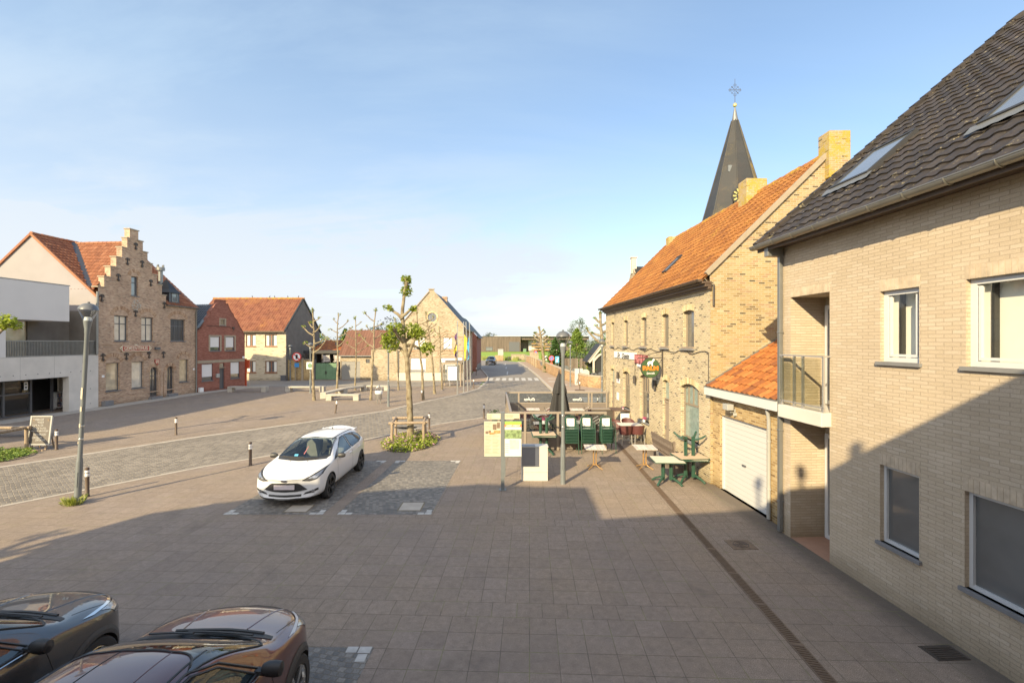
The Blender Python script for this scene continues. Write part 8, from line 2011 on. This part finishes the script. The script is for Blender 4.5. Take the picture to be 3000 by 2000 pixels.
    mb = MB(); Mx = Matrix.Translation((-.37, h - 1.88, .93)) @ Matrix.Rotation(radians(-65), 4, 'X'); mb.tube([Mx @ Vector((.18 * cos(2 * pi * i / 20), .18 * sin(2 * pi * i / 20), 0)) for i in range(20)], .016, 6, closed=True); mb.beam(Mx @ Vector((-.17, 0, 0)), Mx @ Vector((.17, 0, 0)), .04, .02); mb.build('steering_wheel', M['black'], t, smooth=True, world=False)
    return t
def mirror_(t, L, hit, y, z, mat, hx=.16, hz=.1, glassm='chrome'):
    for sx_ in (-1, 1):
        h = hit((sx_ * 3, y, z), (-sx_, 0, 0))[0]
        if h is None: continue
        mb = MB(); c = Vector((h.x + sx_ * .14, y, z + .03))
        mb.lathe([(0, -.1), (.05, -.09), (.075, -.04), (.08, .03), (.07, .09), (0, .11)], 14, c, M=Matrix.Rotation(radians(90), 3, 'Y') @ Matrix.Diagonal((.95, .85, 1.0)))
        mb.beam(h - Vector((sx_ * .03, 0, -.01)), c - Vector((sx_ * .05, 0, .03)), .07, .04); mb.build('wing_mirror', M[mat], t, smooth=True, world=False)
def det_hatch(t, L, patch, line, hit, pm):
    h = L / 2
    ws = patch('windscreen', [(-.71, 1.06), (-.4, 1.04), (0, 1.035), (.4, 1.04), (.71, 1.06)], [(-.56, 1.385), (-.3, 1.42), (0, 1.43), (.3, 1.42), (.56, 1.385)], 'f', 'car_glass', n=28, m=12, off=.006)
    patch('cowl', [(-.68, 1.015), (0, 1.0), (.68, 1.015)], [(-.71, 1.056), (0, 1.033), (.71, 1.056)], 'f', 'car_trim', m=4, off=.005)
    line('wiper', [(-.45, 1.03), (0, 1.015), (.35, 1.025)], 'f', .012, 'car_trim', off=.02); line('wiper', [(-.05, 1.04), (.3, 1.045), (.58, 1.055)], 'f', .012, 'car_trim', off=.02)
    # seats and dashboard hints glimpsed through the screen
    patch('permit', [(.16, 1.065), (.26, 1.065)], [(.17, 1.1), (.27, 1.1)], 'f', 'skyblue', ws, 4, 2, .009); patch('pennant', [(.0, 1.1), (.025, 1.1)], [(.002, 1.26), (.014, 1.26)], 'f', 'pinkwhite', ws, 3, 6, .01)
    line('windscreen_edge', [(-.725, 1.055), (-.57, 1.4), (0, 1.44), (.57, 1.4), (.725, 1.055)], 'f', .006, 'car_trim', n=40)
    for s_ in (-1, 1):
        fw = patch('side_window', [(h - 1.55, .975), (h - 2.0, .985), (h - 2.62, 1.0)], [(h - 1.98, 1.22), (h - 2.3, 1.355), (h - 2.6, 1.37)], 's', 'car_glass', side=s_, n=16, m=10, off=.005)
        patch('side_window', [(h - 2.70, 1.0), (h - 3.4, 1.03)], [(h - 2.68, 1.37), (h - 3.3, 1.325)], 's', 'car_glass', side=s_, n=14, m=10, off=.005)
        patch('side_window', [(h - 3.46, 1.04), (h - 3.78, 1.1)], [(h - 3.38, 1.315), (h - 3.78, 1.22)], 's', 'car_glass', side=s_, n=10, m=8, off=.005)
        patch('quarter_glass', [(h - 1.22, .955), (h - 1.5, .972)], [(h - 1.3, .99), (h - 1.78, 1.15)], 's', 'car_trim', side=s_, n=8, m=5, off=.005)
        for pl in ([(h - 1.42, .9), (h - 1.4, .45), (h - 1.5, .27)], [(h - 2.66, .98), (h - 2.66, .5), (h - 2.7, .27)], [(h - 3.42, 1.0), (h - 3.5, .72)], [(h - 1.5, .26), (h - 2.7, .26), (h - 3.2, .28)]): line('door_seam', pl, 's', .004, 'dgrey', side=s_, off=-.001)
        line('shoulder_crease', [(h - 1.6, .8), (h - 2.6, .84), (h - 3.6, .89)], 's', .006, pm, side=s_, off=-.001)
        for y in (h - 2.5, h - 3.3):
            q = hit((s_ * 3, y, .86), (-s_, 0, 0))[0]
            if q is not None: mb = MB(); mb.box(q.x - .02, q.x + .02, y - .09, y + .09, .85, .885); mb.build('door_handle', M[pm], t, world=False, bevel=.01)
        hl = patch('headlight', [(s_ * .44, .69), (s_ * .6, .665), (s_ * .75, .7), (s_ * .85, .79)], [(s_ * .45, .72), (s_ * .6, .785), (s_ * .74, .86), (s_ * .86, .93)], 'f', 'car_trim', n=18, m=8, off=.008)
        patch('headlight_lens', [(s_ * .48, .70), (s_ * .6, .685), (s_ * .73, .715), (s_ * .82, .79)], [(s_ * .49, .715), (s_ * .6, .75), (s_ * .72, .805), (s_ * .83, .87)], 'f', 'light_in', hl, 14, 6, .013)
        patch('lower_intake', [(s_ * .46, .33), (s_ * .65, .36), (s_ * .8, .42)], [(s_ * .5, .38), (s_ * .7, .44), (s_ * .8, .48)], 'f', 'car_trim', n=12, m=4, off=.006)
        fl = hit((s_ * .68, 5, .4), (0, -1, 0))[0]
        if fl is not None: mb = MB(); mb.lathe([(0, .02), (.04, .015), (.045, 0)], 14, fl, M=Matrix.Rotation(radians(-90), 3, 'X')); mb.build('fog_lamp', M['light_in'], t, smooth=True, world=False)
        patch('tail_light', [(-h + .3, .82), (-h + .12, .84)], [(-h + .45, 1.0), (-h + .2, 1.06)], 's', 'lamp_red', side=s_, n=8, m=6, off=.006)
        q = hit((s_ * .1, 0, 4), (0, 0, -1))
        line('roof_rail', [(s_ * .51, h - 1.95), (s_ * .53, h - 2.5), (s_ * .52, h - 3.2), (s_ * .48, h - 3.75)], 't', .012, 'car_trim', off=.004)
    gr_ = patch('grille', [(-.56, .455), (-.3, .42), (0, .41), (.3, .42), (.56, .455)], [(-.53, .48), (-.38, .615), (-.32, .64), (0, .65), (.32, .64), (.38, .615), (.53, .48)], 'f', 'car_trim', n=44, m=14, off=.013)
    patch('lower_grille', [(-.42, .29), (0, .28), (.42, .29)], [(-.42, .345), (0, .34), (.42, .345)], 'f', 'car_trim', n=32, m=6, off=.012)
    patch('front_lip', [(-.74, .21), (0, .2), (.74, .21)], [(-.8, .26), (0, .25), (.8, .26)], 'f', 'car_trim', n=26, m=4, off=.02)
    q = hit((0, 5, .535), (0, -1, 0))[0]
    if q is not None: mb = MB(); mb.box(-.26, .26, q.y - .02, q.y + .022, .48, .595); mb.build('number_plate', M['plate'], t, world=False)
    q = hit((0, 5, .705), (0, -1, 0))[0]
    if q is not None: mb = MB(); mb.lathe([(0, .016), (.075, .014), (.08, 0)], 20, q, M=Matrix.Rotation(radians(-90), 3, 'X') @ Matrix.Diagonal((1, .45, 1))); mb.build('oval_badge', M['chrome'], t, smooth=True, world=False)
    line('bonnet_seam', [(-.68, .8), (-.44, .745), (0, .735), (.44, .745), (.68, .8)], 'f', .004, 'dgrey', off=0)
    for x in (-.24, .24):
        q = hit((x, h - .92, 4), (0, 0, -1))[0]; mb = MB(); mb.lathe([(.016, 0), (.014, .01), (0, .012)], 8, q); mb.build('washer_jet', M['car_trim'], t, world=False)
    mirror_(t, L, hit, h - 1.5, .99, 'car_trim')
    mb = MB()
    for i in range(8):
        x0, x1 = -.54 + i * .135, -.54 + (i + 1) * .135; f0, f1 = abs(x0) ** 2 * .25, abs(x1) ** 2 * .25
        mb.hexa([(x0, -h + .62 - 0, 1.34 - f0), (x1, -h + .62, 1.34 - f1), (x1, -h + .32 + f1, 1.36 - f1), (x0, -h + .32 + f0, 1.36 - f0), (x0, -h + .66, 1.405 - f0), (x1, -h + .66, 1.405 - f1), (x1, -h + .28 + f1, 1.425 - f1), (x0, -h + .28 + f0, 1.425 - f0)])
    sp_ = mb.build('roof_spoiler', M[pm], t, world=False, bevel=.012)
    mb = MB(); mb.tube([(-.54, -h + .36, 1.36), (-.27, -h + .3, 1.412), (0, -h + .28, 1.43), (.27, -h + .3, 1.412), (.54, -h + .36, 1.36)], .012, 6); mb.build('spoiler_edge', M['car_trim'], sp_, world=False, smooth=True)
    for s_ in (-1, 1): mb = MB(); mb.hexa([(s_ * .53, -h + .32, 1.2), (s_ * .56, -h + .32, 1.2), (s_ * .56, -h + .6, 1.22), (s_ * .53, -h + .6, 1.22), (s_ * .53, -h + .3, 1.36), (s_ * .56, -h + .3, 1.36), (s_ * .56, -h + .64, 1.33), (s_ * .53, -h + .64, 1.33)]); mb.build('spoiler_side', M[pm], sp_, world=False)
    q = hit((0, h - 3.35, 4), (0, 0, -1))[0]; mb = MB(); mb.tube([q, q + Vector((0, -.1, .2))], [.006, .003], 6); mb.lathe([(.03, 0), (.02, .03), (0, .035)], 8, q); mb.build('aerial', M['car_trim'], t, world=False)
hatch = dict(name='hatchback_car', bow=.75, L=4.36, track=.8, ax=(.88, 3.53), wheel=.335, arch=.045, rim='rim_dark', spokes=5, detail=det_hatch,
    st=[0, .06, .2, .45, .8, 1.1, 1.28, 1.6, 1.95, 2.3, 2.8, 3.3, 3.65, 3.9, 4.12, 4.28, 4.36],
    w=([0, .06, .18, .4, .9, 1.3, 3.2, 3.7, 4.1, 4.28, 4.36], [.72, .82, .885, .905, .918, .905, .91, .9, .85, .8, .72]),
    bot=([0, .2, .6, 3.8, 4.2, 4.36], [.235, .2, .2, .21, .26, .34]), belt=([0, .06, .2, .6, 1.1, 1.6, 2.6, 3.4, 3.9, 4.36], [.66, .72, .8, .9, .955, .965, .99, 1.04, 1.06, .92]),
    top=([0, .06, .2, .45, .8, 1.1, 1.28, 1.6, 1.95, 2.3, 2.8, 3.3, 3.65, 3.9, 4.12, 4.28, 4.36], [.735, .785, .86, .925, .985, 1.03, 1.11, 1.29, 1.435, 1.48, 1.485, 1.45, 1.41, 1.36, 1.2, 1.05, .95]),
    wr=([0, .5, 1.1, 1.3, 1.6, 1.95, 2.5, 3.3, 3.8, 4.12, 4.36], [.5, .68, .73, .72, .655, .585, .575, .555, .52, .58, .6]))
build_car(hatch, 'white five-door hatchback with black wheels parked in the dark bay', (-5.93, 13.9, 0), pi + .012, 'car_white')
def det_suv(t, L, patch, line, hit, pm, hs=(True,)):
    h = L / 2
    ws = patch('windscreen', [(-.74, 1.15), (-.4, 1.115), (0, 1.105), (.4, 1.115), (.74, 1.15)], [(-.58, 1.5), (-.3, 1.535), (0, 1.545), (.3, 1.535), (.58, 1.5)], 'f', 'car_glass', n=30, m=14, off=.006)
    patch('cowl', [(-.72, h - 1.09), (-.4, h - 1.0), (0, h - .97), (.4, h - 1.0), (.72, h - 1.09)], [(-.74, h - 1.17), (-.4, h - 1.17), (0, h - 1.17), (.4, h - 1.17), (.74, h - 1.17)], 't', 'black', n=30, m=6, off=.006)
    for a, b, c_ in ((.55, 0, -.2), (-.08, -.35, -.62)):
        line('wiper', [(a, h - 1.2), (b, h - 1.12), (c_, h - 1.1)], 't', .012, 'car_trim', off=.03)
    line('wiper_linkage', [(.6, h - 1.06), (.2, h - 1.0), (-.4, h - 1.0)], 't', .018, 'car_trim', off=.012)
    # folded panels on bonnet and roof
    for s_ in (-1, 1):
        line('bonnet_crease', [(s_ * .36, h - .95), (s_ * .42, h - .5), (s_ * .5, h - .12)], 't', .012, pm, off=-.004); line('bonnet_seam', [(s_ * .71, h - 1.0), (s_ * .735, h - .7), (s_ * .72, h - .35), (s_ * .6, h - .12)], 't', .004, 'black', off=0)
        line('roof_gutter', [(s_ * .52, h - 1.9), (s_ * .535, h - 2.6), (s_ * .52, h - 3.6)], 't', .012, 'black', off=-.002)
        patch('side_window', [(h - 1.65, 1.06), (h - 2.1, 1.07), (h - 2.62, 1.08)], [(h - 1.98, 1.36), (h - 2.25, 1.47), (h - 2.6, 1.49)], 's', 'car_clear' if False else 'car_glass', side=s_, n=16, m=10, off=.005)
        patch('side_window', [(h - 2.72, 1.08), (h - 3.45, 1.1)], [(h - 2.7, 1.49), (h - 3.4, 1.45)], 's', 'car_glass', side=s_, n=14, m=10, off=.005)
        line('window_frame', [(h - 1.55, 1.04), (h - 1.95, 1.38), (h - 2.25, 1.5), (h - 2.66, 1.52), (h - 3.5, 1.47)], 's', .012, 'car_trim', side=s_, n=40)
        line('window_sill_trim', [(h - 1.5, 1.035), (h - 2.6, 1.06), (h - 3.5, 1.08)], 's', .008, 'chrome', side=s_)
        for pl in ([(h - 1.5, 1.02), (h - 1.42, .7), (h - 1.5, .4)], [(h - 2.67, 1.05), (h - 2.67, .5)]): line('door_seam', pl, 's', .005, 'black', side=s_, off=-.001)
        # cladding ring round each arch
        for y in (L / 2 - .9, L / 2 - 3.53):
            mb = MB(); k0, k1 = .37, .455; n = 26; pts = []
            for i in range(n + 1):
                a = radians(-25) + radians(230) * i / n; row = []
                for k in (k0, (k0 + k1) / 2, k1):
                    q = hit((s_ * 3, y + k * cos(a), .345 + k * sin(a)), (-s_, 0, 0)); row.append(Vector((q[0].x + s_ * (.018 if k < k1 else .004), q[0].y, q[0].z)) if q[0] is not None and abs(q[0].x) > .6 else None)
                pts.append(row)
            for i in range(n):
                for k in range(2):
                    q = [pts[i][k], pts[i + 1][k], pts[i + 1][k + 1], pts[i][k + 1]]
                    if all(x is not None for x in q): mb.add(q, [(0, 1, 2, 3)], 0, .5)
                if pts[i][0] is not None and pts[i + 1][0] is not None: a_, b_ = pts[i][0], pts[i + 1][0]; mb.add([a_, b_, b_ - Vector((s_ * .12, 0, 0)), a_ - Vector((s_ * .12, 0, 0))], [(0, 1, 2, 3)], 0, .5)
            if mb.v: mb.build('arch_cladding', M['car_clad'], t, world=False, smooth=True)
        hl = patch('headlight', [(s_ * .52, .8), (s_ * .7, .8), (s_ * .84, .83)], [(s_ * .55, .875), (s_ * .7, .905), (s_ * .82, .95)], 'f', 'light_in', n=16, m=6, off=.007)
        patch('running_light', [(s_ * .60, .905), (s_ * .74, .925), (s_ * .845, .965)], [(s_ * .6, .925), (s_ * .74, .95), (s_ * .845, .995)], 'f', 'white' if pm == 'car_plum' else 'chrome', hl, 12, 3, .012)
    patch('grille', [(-.5, .55), (0, .53), (.5, .55)], [(-.48, .84), (0, .86), (.48, .84)], 'f', 'car_trim', n=20, m=8, off=.006)
    line('bonnet_edge', [(-.66, .9), (-.3, .925), (0, .93), (.3, .925), (.66, .9)], 'f', .006, 'black', off=0)
    if pm == 'car_plum':
        line('roof_seam', [(-.15, h - 1.9), (-.16, h - 2.6), (-.16, h - 3.4)], 't', .006, 'black', off=0); line('roof_seam', [(.3, h - 1.9), (.31, h - 2.6), (.3, h - 3.4)], 't', .006, pm, off=0)
    mirror_(t, L, hit, h - 1.62, 1.06, 'black')
    patch('rear_screen', [(-.55, 1.1), (.55, 1.1)], [(-.48, 1.42), (.48, 1.42)], 'r', 'car_glass', n=10, m=6)
suv = dict(name='suv_car', bow=1.0, L=4.45, track=.8, ax=(.9, 3.53), wheel=.345, arch=.035, rim='rim_silver', spokes=5, detail=det_suv,
    st=[0, .05, .18, .4, .75, 1.02, 1.2, 1.55, 1.9, 2.3, 2.8, 3.4, 3.8, 4.1, 4.32, 4.45],
    w=([0, .05, .18, .4, .9, 1.3, 3.2, 3.8, 4.2, 4.45], [.56, .7, .83, .905, .93, .915, .92, .91, .86, .76]),
    bot=([0, .2, .7, 3.8, 4.45], [.3, .24, .24, .26, .36]), belt=([0, .05, .18, .5, 1.0, 1.6, 2.6, 3.4, 4.0, 4.45], [.66, .74, .83, .92, .985, 1.03, 1.06, 1.09, 1.1, .95]),
    top=([0, .05, .18, .4, .75, 1.02, 1.2, 1.55, 1.9, 2.3, 2.8, 3.4, 3.8, 4.1, 4.32, 4.45], [.74, .815, .905, .985, 1.045, 1.075, 1.14, 1.35, 1.54, 1.6, 1.62, 1.59, 1.53, 1.38, 1.15, .98]),
    wr=([0, .5, 1.0, 1.25, 1.55, 1.9, 2.5, 3.4, 3.9, 4.45], [.52, .68, .74, .74, .68, .6, .6, .58, .56, .6]))
build_car(suv, 'plum coloured crossover nosed into the bay in the foreground', (-3.33, 3.86, 0), .015, 'car_plum', 'dark cars parked in the foreground')
suv2 = dict(suv); build_car(suv2, 'black crossover cut off by the left edge in the foreground', (-5.96, 4.2, 0), .0, 'car_black', 'dark cars parked in the foreground')
def det_far(t, L, patch, line, hit, pm):
    det_suv(t, L, patch, line, hit, pm)
    q = hit((0, 5, .5), (0, -1, 0))[0]
    if q is not None: mb = MB(); mb.box(-.26, .26, q.y - .005, q.y + .02, .45, .56); mb.build('number_plate', M['plate'], t, world=False)
far_ = dict(suv); far_['detail'] = det_far
build_car(far_, 'dark car driving towards the square down the shaded road', (-3.98, 86.5, 0), pi - .05, 'car_far')
